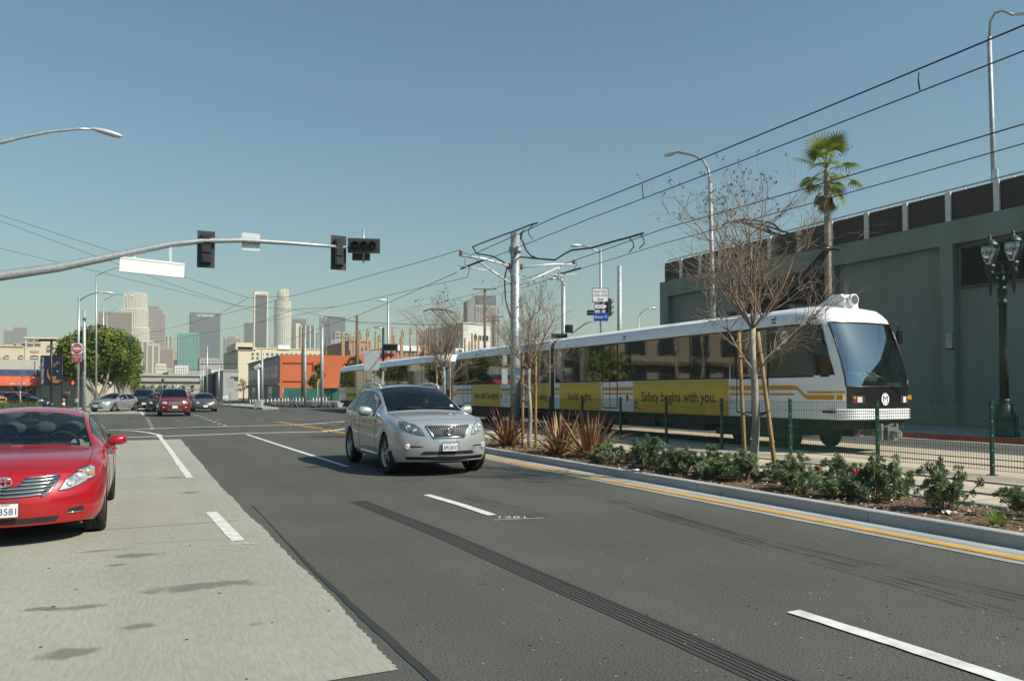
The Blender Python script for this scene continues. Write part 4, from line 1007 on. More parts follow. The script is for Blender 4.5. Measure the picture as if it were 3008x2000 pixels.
mb = MB(); mb.grid([[(x, y, tab(SUV['zt'], y)+.012-.06*(x/.64)**2) for x in (-.45, -.22, 0, .22, .45)] for y in (2.75, 3.0, 3.3, 3.6)], True); mb.build('sunroof', BLACKGLOSS, suv)
h = bv.ray_cast(Vector((.52, 1.65, 3)), -Z3)[0]; mb = MB(); mb.obx((.60, 1.52, 1.225), (.03, 0, 0), (0, .03, .03), (0, .001, -.001)); mb.build('screen_sticker', PLATE, suv)
# ---- other traffic
JRED = paint('dark red paint', (.20, .008, .012), .3, .34)
JEEP = mod(SUV, bowf=.25, fz=[(.25, .03), (.4, 0), (.6, 0), (.95, .02), (1.05, .1)],
    zs=[(0, .86), (.16, .93), (.46, .99), (1.4, 1.06), (3.6, 1.12), (4.77, 1.12)], ze=[(0, .95), (.16, 1.02), (.46, 1.07), (1.3, 1.13), (1.55, 1.28), (2.0, 1.55), (2.3, 1.67), (2.7, 1.7), (4.2, 1.68), (4.5, 1.5), (4.77, 1.2)],
    zt=[(0, .97), (.16, 1.05), (.46, 1.11), (1.3, 1.17), (1.55, 1.33), (2.0, 1.61), (2.3, 1.73), (2.7, 1.76), (4.2, 1.74), (4.5, 1.56), (4.77, 1.24)],
    wt=[(0, .7), (.46, .8), (1.3, .8), (2.2, .68), (4.2, .66), (4.77, .68)], dash=1.14, mir=(1.8, 1.2))
def jeep(label, pt, loc, rz=0., bright=True, group=None):
    t, bv = car('sport_utility_car', label, 'car', pt, JEEP, loc, rz, 1, group, cabin=SEATD, glass=TINT, side=TINT)
    gr = front(bv, [(-.42, .72), (.42, .72), (.42, .9), (-.42, .9)], .005, 6, 2).build('grille', CHROME if bright else TRIM, t)
    for k in range(7):
        x = (k-3)*.115; front(bv, [(x-.035, .735), (x+.035, .735), (x+.035, .885), (x-.035, .885)], .014, 1, 1).build('grille_slot', TRIM, gr)
    for s in (-1, 1):
        o = front(bv, [(.47, .76), (.78, .77), (.80, .88), (.72, .93), (.47, .92)], .006, 4, 2, s, Vector((-.3*s, 1, 0))).build('headlight', LAMPIN, t)
        front(bv, [(.5, .79), (.6, .79), (.6, .88), (.5, .88)], .016, 2, 2, s, Vector((-.3*s, 1, 0))).build('lens', pm('lit lamp lens', (.85, .8, .7), .1), o)
        front(bv, [(.58, .54), (.7, .54), (.7, .62), (.58, .62)], .006, 2, 2, s).build('fog_lamp', LAMPIN, t)
    front(bv, [(-.85, .26), (.85, .26), (.8, .42), (-.8, .42)], .006, 8, 2).build('bumper_lip', TRIM, t)
    front(bv, [(-.4, .40), (.4, .40), (.38, .44), (-.38, .44)], .012, 4, 1).build('bumper_strip', CHROME, t)
    p = bv.ray_cast(Vector((0, -3, .58)), FY)[0]; mb = MB(); mb.bx(-.15, .15, p.y-.03, p.y-.01, .51, .66); mb.build('number_plate', PLATE, t)
    return t
def gcar(name, label, pt, loc, rz=0., sp=None, group=None):
    t, bv = car(name, label, 'car', pt, sp or SMALL, loc, rz, 1, group, cabin=SEATD, glass=TINT, side=TINT)
    for s in (-1, 1):
        o = front(bv, [(.48, .63), (.66, .64), (.84, .70), (.83, .79), (.64, .77), (.5, .72)], .006, 5, 3, s, Vector((-.45*s, 1, 0))).build('headlight', LAMPIN, t)
        front(bv, [(.56, .66), (.68, .67), (.68, .74), (.56, .72)], .014, 2, 2, s, Vector((-.45*s, 1, 0))).build('lens', MATS['lit lamp lens'], o)
    g = front(bv, [(-.26, .60), (.26, .60), (.34, .71), (-.34, .71)], .006, 6, 2).build('grille', TRIM, t)
    front(bv, [(-.22, .65), (.22, .65), (.22, .665), (-.22, .665)], .014, 4, 1).build('grille_bar', CHROME, g)
    front(bv, [(-.5, .27), (.5, .27), (.55, .36), (-.55, .36)], .006, 6, 2).build('lower_intake', TRIM, t)
    p = bv.ray_cast(Vector((0, -3, .44)), FY)[0]; mb = MB(); mb.bx(-.15, .15, p.y-.03, p.y-.01, .37, .52); mb.build('number_plate', PLATE, t)
    return t
SMALL = mod(SEDAN, gap=.008)
q = gnd(512, 1222); jeep('dark red SUV with chrome slot grille waiting at the far crosswalk', JRED, (q.x, q.y-.9, 0))
q = at(601, 1209, 60); gcar('saloon_car', 'grey-gold saloon beside the dark red SUV on its right', paint('grey gold paint', (.16, .145, .125), .6), (q.x, q.y-1, 0))
q = at(430, 1204, 64); jeep('black SUV in the lane left of the dark red SUV', paint('black car paint', (.012, .013, .014), .2), (q.x-.2, q.y-.8, 0), bright=False)
q = at(452, 1215, 58.5); gcar('saloon_car', 'black car mostly hidden behind the left side of the dark red SUV', MATS['black car paint'], (q.x+.35, q.y-1+1.5, 0))
q = at(292, 1216, 60); gcar('saloon_car', 'small silver saloon turning at the far left corner', paint('silver blue paint', (.40, .41, .42), .6), (q.x-.25, q.y-.6, 0), radians(-33))
q = at(346, 1189, 92); gcar('saloon_car', 'white saloon coming along behind the turning silver one', paint('white car paint', (.7, .7, .69), .1), (q.x, q.y, 0), radians(-14))
q = at(361, 1179, 125); gcar('saloon_car', 'dark green car under the round trees behind the white one', paint('dark green car paint', (.02, .03, .03), .3), (q.x, q.y, 0))
q = at(30, 1200, 64); jeep('black and yellow SUV parked behind the grass on the far left', paint('taxi yellow paint', (.55, .29, .02), .2), (q.x-.4, q.y-1, .1), radians(62), bright=False)
q = at(118, 1196, 69); gcar('saloon_car', 'dark blue car parked with its nose beside the blue banner', paint('dark blue car paint', (.02, .025, .045), .4), (q.x+.6, q.y, .1), radians(62))
q = at(88, 1194, 73); gcar('saloon_car', 'dark grey car parked between the yellow SUV and the blue car', paint('charcoal car paint', (.05, .052, .055), .4), (q.x+.2, q.y+1, .1), radians(62))
for i, (u, v, d, lb, pt) in enumerate(((408, 1164, 190, 'tiny pale car far down the street near the overpass', MATS['silver blue paint']), (470, 1163, 210, 'tiny dark car far down the street left of the far trees', MATS['black car paint']), (536, 1163, 200, 'tiny white car far down the street between the SUV and the gold saloon', MATS['white car paint']))):
    q = at(u, v, d); gcar('saloon_car', lb, pt, (q.x, q.y, 0))
# ---- the driver of the silver SUV: seated figure behind the wheel, one continuous skin
def clothmat(name, cloth, trousers):
    m = pm(name, cloth, .8, var=.1); n = m.node_tree.nodes; l = m.node_tree.links; b = n['Principled BSDF']
    tc = n.new('ShaderNodeTexCoord'); sx = n.new('ShaderNodeSeparateXYZ'); l.new(tc.outputs['Object'], sx.inputs[0])
    rp = n.new('ShaderNodeValToRGB'); rp.color_ramp.interpolation = 'CONSTANT'; mr = n.new('ShaderNodeMapRange'); mr.inputs[1].default_value = -1; mr.inputs[2].default_value = 1; l.new(sx.outputs[2], mr.inputs[0]); l.new(mr.outputs[0], rp.inputs[0])
    e = rp.color_ramp.elements; e[0].position = 0; e[0].color = (*trousers, 1); e[1].position = .535; e[1].color = (*cloth, 1); q = e.new(.775); q.color = (.42, .26, .18, 1)
    l.new(rp.outputs[0], b.inputs['Base Color']); return m
def person(label, loc, rz=0., shirt=(.02, .02, .025), stand=False):
    t = localthing('person', label, 'person', loc, rz)
    P = {'pelvis': (0, 0, 0, .15), 'waist': (0, .03, .2, .13), 'chest': (0, .06, .42, .16), 'neck': (0, .05, .56, .055), 'head': (0, .02, .66, .08), 'crown': (0, .03, .77, .085)}
    keys = list(P); E_ = [(0, 1), (1, 2), (2, 3), (3, 4), (4, 5)]
    for s in (-1, 1):
        b = len(P)
        P['sh%d' % s] = (s*.17, .06, .46, .065); P['el%d' % s] = (s*.24, -.1, .24, .045); P['wr%d' % s] = (s*.15, -.36, .32, .032); P['ha%d' % s] = (s*.13, -.43, .36, .035)
        P['hip%d' % s] = (s*.1, -.04, 0, .095); P['kn%d' % s] = (s*.14, -.45, .08, .07); P['an%d' % s] = (s*.13, -.62, -.28, .045); P['to%d' % s] = (s*.13, -.76, -.3, .04)
        if stand: P['el%d' % s] = (s*.23, .06, .2, .045); P['wr%d' % s] = (s*.24, .0, -.04, .032); P['ha%d' % s] = (s*.24, -.02, -.12, .035); P['kn%d' % s] = (s*.1, -.02, -.42, .065); P['an%d' % s] = (s*.1, .03, -.8, .045); P['to%d' % s] = (s*.11, -.1, -.84, .04)
        E_ += [(2, b), (b, b+1), (b+1, b+2), (b+2, b+3), (0, b+4), (b+4, b+5), (b+5, b+6), (b+6, b+7)]
    me = bpy.data.meshes.new('body'); me.from_pydata([v[:3] for v in P.values()], E_, [])
    o = bpy.data.objects.new('body', me); COL.objects.link(o); o.parent = t
    o.modifiers.new('skin', 'SKIN'); sd = o.modifiers.new('sub', 'SUBSURF'); sd.levels = sd.render_levels = 1
    for i, v in enumerate(P.values()): me.skin_vertices[0].data[i].radius = (v[3], v[3])
    me.skin_vertices[0].data[0].use_root = True
    me.materials.append(clothmat(label[-40:], shirt, (.03, .035, .05)))
    mb = MB(); mb.sphere((0, .05, .74), .1, 12, 8, (.95, 1.05, 1.05)); mb.build('hair', pm('dark hair', (.015, .011, .009), .6), t)
    mb = MB()
    for s in (-1, 1): mb.sphere((s*.034, -.062, .70), .026, 8, 5, (1, .4, .8))
    mb.tube([(-.08, -.02, .71), (-.034, -.07, .71), (.034, -.07, .71), (.08, -.02, .71)], .006, 4); mb.build('sunglasses', TRIM, t)
    return t
person('driver in dark top and sunglasses behind the silver SUV windscreen', (4.93+.37, 13.02+2.42, .72))
# ================================================================ PLANTS
BARK = pm('pale smooth bark', (.24, .2, .155), .8, col2=(.42, .38, .32), scale=5, stretch=(1, 1, .35), bump=.15, bscale=18)
TWIG = pm('grey brown twigs', (.17, .12, .09), .85, col2=(.34, .26, .20), scale=4)
POD = pm('dark seed pods', (.035, .025, .02), .8, var=.3, scale=20)
STAKE = pm('treated pine stake', (.30, .19, .075), .75, var=.22, scale=3, stretch=(4, 4, .6), bump=.1)
STRAP = pm('black rubber tie', (.015, .015, .015), .6)
def rv(r, a=1.): return Vector((r.uniform(-a, a), r.uniform(-a, a), r.uniform(-a, a)))
def limb(r, p, d, L, n, wob, lift=0.):
    pts = [p.copy()]; d = d.normalized()
    for i in range(n): d = (d+rv(r, wob)+Z3*lift).normalized(); pts.append(pts[-1]+d*(L/n))
    return pts, d
def bare_tree(label, base, fork, hgt, spread, seed, tr=.055, nprim=9, pods=70, nsec=6, ntw=5, group='bare young trees in the planted median'):
    r = random.Random(seed); t = thing('bare_tree', label, 'tree', base, group); B = Vector(base)
    mb = MB(); P = [B+Z3*(-.05)]
    for k in range(1, 8): P.append(B+Vector((.02*sin(k*1.1+seed), .02*cos(k*.9), fork*k/7)))
    mb.tube(P, [tr*1.35, tr*1.1, tr, tr*.97, tr*.93, tr*.9, tr*.86, tr*.8], 9); mb.build('trunk', BARK, t)
    top = P[-1]; tw = MB(); pd = MB(); tips = []
    def twig(p, d, L, rad, lev):
        n = 4 if lev else 6
        pts, dd = limb(r, p, d, L, n, .16 if lev < 2 else .24, .05 if lev < 2 else -.01)
        tw.tube(pts, [rad*(1-.72*i/n) for i in range(n+1)], 4 if lev < 2 else 3, False)
        if lev < 3:
            m = nsec if lev == 0 else (ntw if lev == 1 else 3)
            for k in range(m):
                i = r.randint(1, n) if lev else r.randint(1, n); q = pts[i]; dq = (pts[i]-pts[i-1]).normalized()
                nd = (dq*.75+rv(r, .75)+Z3*(.25 if lev < 2 else .1)).normalized()
                twig(q, nd, L*r.uniform(.34, .62), rad*.5, lev+1)
        else: tips.append(pts[-1])
    for k in range(nprim):
        a = 2*pi*k/nprim+r.uniform(-.35, .35); low = k % 4 == 0
        q = P[5+(k % 2)] if low else top
        el = r.uniform(.45, .8) if low else r.uniform(.8, 1.35)
        d = Vector((cos(a)*cos(el), sin(a)*cos(el), sin(el)))
        L = (spread*1.1 if low else (hgt-fork)*r.uniform(.62, .86))
        twig(q, d, L, tr*(.30 if low else .36), 0)
    twig(top, Vector((.05, 0, 1)), (hgt-fork)*.8, tr*.42, 0)
    # keep the crown inside its measured height and spread
    zmx = sorted(v[2] for v in tw.v)[int(len(tw.v)*.9995)-1]; rad = sorted(hypot(v[0]-B.x, v[1]-B.y) for v in tw.v)[int(len(tw.v)*.955)]
    kz = (hgt-fork)/(zmx-fork); kr = min(1, spread/rad)
    def fit(p): return (B.x+(p[0]-B.x)*kr, B.y+(p[1]-B.y)*kr, p[2] if p[2] < fork else fork+(p[2]-fork)*kz)
    tw.v = [fit(p) for p in tw.v]; tips = [Vector(fit(p)) for p in tips]
    tw.build('crown', TWIG, t)
    tips.sort(key=lambda p: -p.z)
    for p in tips[:pods*2:2]:
        for q in range(r.randint(3, 6)):
            c = p+rv(r, .028); s = r.uniform(.009, .017); pd.lathe([(.001, -s), (s*.8, 0), (.001, s)], c, 4, cap=False)
    if pods: pd.build('seed_pods', POD, t)['kind'] = 'stuff'
    return t
def stake(label, b, top, ties, trunk):
    t = thing('tree_stake', label, 'stake', b, 'wooden stakes tied to the young trees'); b = Vector(b); top = Vector(top)
    mb = MB(); mb.tube([b-Z3*.1, b.lerp(top, .3), b.lerp(top, .65), top], [.036, .035, .034, .033], 8); mb.build('pole', STAKE, t)
    for z in ties:
        p = b.lerp(top, (z-b.z)/(top.z-b.z)); c = Vector((trunk[0], trunk[1], z-.06))
        mb = MB(); mb.tube([p+Vector((.03, .02, 0)), p.lerp(c, .5)-Z3*.05, c+Vector((.05, 0, 0)), c+Vector((0, .06, .01)), c.lerp(p, .45)-Z3*.02, p-Vector((.03, 0, .01)), p+Vector((.0, -.04, 0)), p+Vector((.03, .02, 0))], .011, 5); mb.build('tie', STRAP, t)
tb_ = ((8.95, 9.75, .1), (8.67, 17.35, .1), (8.6, 23.3, .1))
bare_tree('largest bare tree with clusters of dark pods, in front of the train cab', tb_[0], 2.45, 5.5, 1.62, 11, .062, 14, 130, 8, 6)
bare_tree('bare young tree between its stakes, right of the tall steel pole', tb_[1], 2.0, 4.55, 1.3, 5, .05, 14, 40, 8, 7)
bare_tree('bare young tree standing behind the silver SUV', tb_[2], 2.2, 4.75, 1.35, 8, .05, 14, 50, 8, 7)
def stx(u0, v0, u1, v1, X): a = gnd(u0, v0, .1); b = onX(u1, v1, a.x+.0); return (a.x, a.y, .1), (a.x, b.y, b.z)
a, b = stx(2190, 1392, 2170, 976, 0); stake('left stake of the large bare tree by the cab', a, b, (1.15, 2.1), tb_[0])
a, b = stx(2282, 1412, 2226, 976, 0); stake('right stake of the large bare tree by the cab', a, b, (1.2, 2.15), tb_[0])
a, b = stx(1535, 1313, 1536, 1035, 0); stake('left stake of the bare tree beside the steel pole', a, b, (1.3, 2.15), tb_[1])
a, b = stx(1573, 1316, 1574, 1033, 0); stake('right stake of the bare tree beside the steel pole', a, b, (1.35, 2.2), tb_[1])
for u, lb in ((1284, 'left stake of the tree behind the silver SUV'), (1323, 'right stake of the tree behind the silver SUV')):
    q = onX(u, 1152, 8.6); stake(lb, (8.6, q.y, .1), (8.6, q.y+.05, 2.6), (1.4, 2.3), tb_[2])
# ---- strap-leaved clumps
PH = [leafmat('bronze flax leaf', (.11, .028, .02), (.24, .095, .055), .4, .5, .2, 14), leafmat('pink flax leaf', (.24, .075, .055), (.38, .18, .11), .4, .5, .2, 14), leafmat('olive flax leaf', (.12, .10, .035), (.28, .20, .08), .4, .5, .2, 14), leafmat('dry straw leaf', (.42, .29, .10), (.56, .40, .16), .6, .3, .2, 14)]
def flax(label, base, n, hgt, seed):
    r = random.Random(seed); t = thing('flax_plant', label, 'plant', base, 'bronze flax clumps in the median'); B = Vector(base)
    for k in range(n):
        a = r.uniform(0, 2*pi); el = r.uniform(.25, 1.4); L = hgt*r.uniform(.75, 1.25); w = r.uniform(.018, .032)
        d = Vector((cos(a)*cos(el), sin(a)*cos(el), sin(el))); p = B+Vector((cos(a), sin(a), 0))*r.uniform(0, .14); side = Vector((-sin(a), cos(a), 0)); P = []
        droop = r.uniform(.02, .2) if el > .9 else r.uniform(.15, .4); nn = 7
        for i in range(nn+1):
            q = i/nn; ww = w*(1 if q < .45 else (1-(q-.45)/.55)**.8)+.001; up = d.cross(side)*-.3*ww
            P.append([p-side*ww, p+up, p+side*ww]); p = p+d*(L/nn); d = (d-Z3*droop*q*1.2).normalized()
        mb = MB(); mb.grid(P, True); mb.build('leaf', PH[r.choice((0, 0, 0, 1, 1, 2, 2, 3)) if el > .75 else r.choice((2, 3, 3, 0))], t)
flax('bronze flax clump beside the silver SUV front corner', (8.5, 18.2, .1), 100, .95, 1)
flax('left of two touching bronze flax clumps, in front of the train', (8.5, 15.5, .1), 105, .95, 2)
flax('right of two touching bronze flax clumps, next to the first green shrubs', (8.62, 14.35, .1), 110, .98, 3)
# ---- low shrubs
SH = leafmat('dark glossy shrub leaf', (.075, .12, .055), (.21, .27, .135), .3, .5, .15, 30)
SHN = leafmat('young shrub leaf', (.13, .19, .08), (.28, .34, .17), .4, .5, .2, 30)
REDF = pm('red flower', (.4, .03, .02), .6)
def shrub_mesh(seed, w, h):
    r = random.Random(seed); st = MB(); lf = MB(); tips = []
    for k in range(24):
        a = r.uniform(0, 2*pi); el = r.uniform(.35, 1.5); L = h*r.uniform(.65, 1.05)*(1 if el > 1 else w/h)
        d = Vector((cos(a)*cos(el), sin(a)*cos(el), sin(el))); p = Vector((cos(a), sin(a), 0))*r.uniform(0, .06)
        pts, dd = limb(r, p, d, L, 5, .13, .07); st.tube(pts, [.008, .007, .006, .005, .004, .003], 4, False)
        for i in range(2, 6):
            for b in range(2 if i < 5 else 1):
                q = pts[i]; e = dd if i == 5 else (dd+rv(r, .8)).normalized()
                if i < 5: q2 = q+e*r.uniform(.04, .10); st.tube([q, q2], .003, 3, False); q = q2
                tips.append((q, e))
    for q, e in tips:
        x = e.orthogonal().normalized(); y = e.cross(x)
        for lev in range(3):
            n = 6
            for k in range(n):
                a = 2*pi*k/n+lev*.5+r.uniform(-.2, .2); rad = x*cos(a)+y*sin(a); up = (.25, .7, 1.3)[lev]+r.uniform(-.2, .2)
                l = (rad+e*up).normalized(); s = l.cross(e)
                if s.length < .05: continue
                s.normalize(); L = r.uniform(.042, .07)*(1, .95, .7)[lev]; ww = L*.2; c = q-e*(.02-.012*lev); nrm = l.cross(s)*.1*L
                lf.poly([c, c+l*L*.55-s*ww+nrm, c+l*L, c+l*L*.55+s*ww+nrm])
    return st, lf
shv = []
sh_at = ((8.2, 13.0, .62, .5), (8.62, 12.55, .5, .48), (8.38, 11.95, .6, .62), (8.5, 11.3, .6, .52), (8.36, 10.85, .62, .5), (8.62, 10.35, .62, .52), (8.55, 9.55, .7, .5), (8.32, 10.1, .5, .42), (8.9, 9.0, .5, .45), (8.36, 8.25, .62, .55), (9.05, 8.1, .55, .52), (8.3, 7.5, .5, .4), (8.5, 7.1, .6, .62), (9.1, 7.35, .5, .55), (8.45, 6.1, .5, .62), (8.95, 5.35, .55, .5))
sh_lb = ('shrub at the foot of the right flax clump', 'shrub just behind the first one by the flax', 'upright shrub with bare mulch on its left', 'shrub left of the middle of the hedge', 'shrub in the middle of the low hedge', 'shrub left of the large bare tree stakes', 'shrub at the foot of the left stake', 'low shrub at the kerb left of the stakes', 'shrub behind the trunk of the large bare tree', 'broad shrub right of the right stake', 'shrub touching the track kerb right of the stakes', 'small dark low shrub at the kerb with a red bloom', 'tall ragged shrub with a red bloom, before the fence post', 'open shrub against the track kerb', 'lone upright shrub on bare mulch near the right edge', 'shrub cut by the right edge of the view')
protos = []
for k in range(4):
    st, lf = shrub_mesh(40+k, .5, .55); t = localthing('shrub', 'x', 'shrub', (0, 0, 0), 0, 'low green shrubs along the median'); st.build('stems', TWIG, t)
    o = lf.build('foliage', SH if k % 2 == 0 else SHN, t); o.data.materials.append(SHN)
    rr = random.Random(k); o.data.polygons.foreach_set('material_index', [1 if rr.random() < .35 else 0 for _ in o.data.polygons]); protos.append(t)
used = set()
for i, (x, y, w, h) in enumerate(sh_at):
    k = i % 4; loc = (x, y, .09); rz = i*1.3; sc = (w/.54, w/.54, h/.56)
    if k not in used: used.add(k); t = protos[k]; t.location = loc; t.rotation_euler = (0, 0, rz); t.scale = sc; t['label'] = 'green '+sh_lb[i]
    else: t = dup(protos[k], loc, rz, 'green '+sh_lb[i], sc=sc)
    if i in (1, 11, 12):
        mb = MB()
        for q in range(7): mb.sphere((.22+.02*cos(q*2), -.05+.02*sin(q*3), .34+.012*q*.5), .02, 6, 4)
        f_ = mb.build('red_flower', REDF, t)
# yellow-green grass tuft at the kerb
def tuft(name, label, base, n, h, m, seed, grp=None):
    r = random.Random(seed); t = thing(name, label, 'grass', base, grp); mb = MB(); B = Vector(base)
    for k in range(n):
        a = r.uniform(0, 2*pi); el = r.uniform(.7, 1.4); d = Vector((cos(a)*cos(el), sin(a)*cos(el), sin(el))); p = B+Vector((cos(a), sin(a), 0))*r.uniform(0, .06); s = Vector((-sin(a), cos(a), 0)); P = []
        for i in range(5): w = .006*(1-i/4.3); P.append([p-s*w, p+s*w]); p = p+d*h*r.uniform(.18, .26); d = (d-Z3*.22).normalized()
        mb.grid(P, True)
    mb.build('blades', m, t); return t
LIME = leafmat('lime grass blade', (.12, .2, .03), (.26, .34, .07), .5, .3, .3, 12)
q = gnd(2925, 1545, .1); tuft('grass_tuft', 'small lime green grass tuft at the kerb near the right edge', (8.1, 5.25, .1), 90, .26, LIME, 4)
# ---- fan palm by the garage
PB = pm('palm trunk', (.2, .16, .12), .9, col2=(.38, .32, .26), scale=3, stretch=(.6, .6, 6), bump=.5, bscale=12)
PF = leafmat('palm fan leaf', (.075, .13, .014), (.29, .33, .06), .35, .5, .3, 3); PD_ = leafmat('dry palm leaf', (.24, .17, .08), (.4, .3, .15), .7, .2, .2, 3)
px_ = onX(2437, 1152, 26.); pb = (26., px_.y, .15); ph_ = onX(2432, 480, 26.).z
palm = thing('fan_palm', 'tall fan palm rising behind the train beside the green garage', 'palm tree', pb)
mb = MB(); prof = []
for k in range(60): z = .1+(ph_-.5)*k/59; prof.append((.15-.03*k/59+(.012 if k % 2 else 0)+.006*sin(k*2.3), z))
mb.lathe(prof, (26., px_.y, .15), 12); mb.build('trunk', PB, palm)
r = random.Random(3); C = Vector((26., px_.y, ph_-.2))
for k in range(15):
    mb = MB(); a = r.uniform(0, 6.28); z = ph_-1.4-r.uniform(0, 2.2); q = Vector((26+.15*cos(a), px_.y+.15*sin(a), z)); mb.poly([q, q+Vector((.03*cos(a+1.5), .03*sin(a+1.5), 0)), q+Vector((.11*cos(a), .11*sin(a), .16))]); mb.build('leaf_stub', PD_, palm)
for k in range(28):
    a = k*2.4+r.uniform(-.3, .3); q = k/27; el = 1.4-2.75*q+r.uniform(-.35, .35); dry = q > .86
    d = Vector((cos(a)*cos(el), sin(a)*cos(el), sin(el))); L = .95*r.uniform(.7, 1.15); p0 = C+Z3*(.1-.45*q)
    mb = MB(); tip = p0+d*L-Z3*.05; mb.tube([p0, p0.lerp(tip, .5)+Z3*.03, tip], [.02, .014, .01], 4, False)
    side = d.cross(Z3).normalized() if abs(d.z) < .97 else Vector((cos(a+1.57), sin(a+1.57), 0)); upv = side.cross(d).normalized()
    ns = 18; R_ = .68*r.uniform(.8, 1.15)*(.9 if dry else 1)
    for i in range(ns):
        b = (i-(ns-1)/2)/(ns-1)*3.7*(.55 if dry else 1); dd = (d*cos(b)+side*sin(b)+upv*.12*abs(sin(b))).normalized(); s = dd.cross(upv).normalized(); p = tip.copy(); P = []
        for j in range(5):
            w = (.008, .032, .032, .02, .002)[j]; P.append([p-s*w, p+s*w]); dd = (dd-Z3*(.16+.24*max(0, q))*(j > 0)).normalized(); p = p+dd*R_*.25
        mb.grid(P, True)
    mb.build('frond', PD_ if dry else PF, palm)
# ---- leafy crowns
def crown(mb, blobs, n, size, r, shell=.75):
    for c, rad in blobs:
        c = Vector(c); m = int(n*rad[0]*rad[2])
        for k in range(m):
            d = rv(r).normalized(); q = r.uniform(shell, 1.0)**.5 if r.random() < .8 else r.uniform(.3, 1)
            q *= 1+.13*sin(5*d.x+3*d.z+c.x)*cos(4*d.y+2*d.z)
            p = c+Vector((d.x*rad[0], d.y*rad[1], d.z*rad[2]))*q; u = (d+rv(r, .9)).normalized(); s = u.orthogonal().normalized(); s = (s*cos(k)+u.cross(s)*sin(k)); w = size*r.uniform(.6, 1.3)
            v = u.cross(s); mb.poly([p-s*w*.5, p-v*w*.32+u*w*.1, p+s*w*.5, p+v*w*.32+u*w*.1])
FIC = leafmat('ficus leaf', (.050, .092, .012), (.19, .235, .035), .45, .35, .2, .9)
def ficus(label, u0, u1, vt, vb, vg, d, seed, n=900, leaf=.3):
    r = random.Random(seed); x0, x1 = at(u0, 1152, d), at(u1, 1152, d); W_ = (x1-x0).length; zt = at(0, vt, d).z; zb = at(0, vb, d).z
    c = (x0+x1)/2; t = thing('ficus_tree', label, 'tree', (c.x, c.y, 0), 'clipped round trees along the far left pavement'); mb = MB()
    for k in range(6):
        a = 2*pi*k/6; mb.tube([Vector((c.x+.12*cos(a), c.y+.12*sin(a), 0)), Vector((c.x+.3*cos(a), c.y+.3*sin(a), zb*.55)), Vector((c.x+W_*.18*cos(a), c.y+W_*.18*sin(a), zb+.5)), Vector((c.x+W_*.3*cos(a), c.y+W_*.3*sin(a), (zt+zb)/2))], [.24, .16, .12, .06], 7)
    mb.build('trunk', BARK, t)
    H2 = (zt-zb)/2; zc = (zt+zb)/2; bl = [((c.x, c.y, zc+.05*H2), (W_*.36, W_*.36, H2*.9))]
    for k in range(16):
        a = r.uniform(0, 6.28); e = r.uniform(-.6, 1.0); f_ = .3
        bl.append(((c.x+W_*.3*cos(a)*cos(e), c.y+W_*.3*sin(a)*cos(e), zc+H2*.6*sin(e)-.1*H2), (W_*.2, W_*.2, H2*(.42+.1*(k%3)))))
    mb = MB(); crown(mb, bl, n, leaf, r); mb.build('crown', FIC, t)
ficus('big round clipped tree behind the no entry sign', 168, 412, 950, 1132, 1200, 78, 2, 330, .3)
ficus('smaller round tree just beyond the big clipped one', 300, 420, 985, 1130, 1190, 98, 4, 170, .38)
for k, d in enumerate((125, 150)): ficus(('third round tree along the far left pavement', 'fourth round tree, farthest along the left pavement')[k], 335+18*k, 400+12*k, 1060+22*k, 1145, 1180, d, 6+k, 110, .45)
SMT = leafmat('street tree leaf', (.035, .06, .015), (.12, .14, .04), .5, .3, .2, 2.)
def small_tree(label, u, vt, vb, w, d, seed, m, n=260, leaf=.16, grp=None):
    r = random.Random(seed); c = at(u, 1152, d); zt = at(0, vt, d).z; zb = at(0, vb, d).z; W_ = w*mpp(d)
    t = thing('street_tree', label, 'tree', (c.x, c.y, 0), grp); mb = MB(); mb.tube([(c.x, c.y, 0), (c.x+.03, c.y, zb), (c.x, c.y+.05, zt*.9)], [.09, .07, .03], 6)
    for k in range(6): a = k*1.05; mb.tube([(c.x, c.y, zb+.2*k), (c.x+W_*.35*cos(a), c.y+W_*.35*sin(a), zb+.6+.3*k)], [.03, .01], 4)
    mb.build('trunk', BARK, t); bl = []
    for k in range(11): a = r.uniform(0, 6.28); q = k/10; bl.append(((c.x+W_*.28*cos(a)*(1-.6*q), c.y+W_*.28*sin(a)*(1-.6*q), zb+(zt-zb)*(.1+.8*q)), (W_*.26*(1-.4*q), W_*.26*(1-.4*q), (zt-zb)*.13)))
    mb = MB(); crown(mb, bl, n, leaf, r, .3); mb.build('crown', m, t)
small_tree('small leafy tree before the orange wall between two steel poles', 932, 1065, 1140, 62, 84, 3, SMT, 900, .2)
small_tree('dark leafy tree top behind the orange building roof end', 1040, 1046, 1075, 60, 100, 9, SMT, 500, .3)
small_tree('pale pink blossoming tree beside the grey office building', 715, 1112, 1150, 46, 110, 12, leafmat('pink blossom', (.35, .2, .17), (.5, .36, .3), .7, .2, .3, 4), 260, .22)
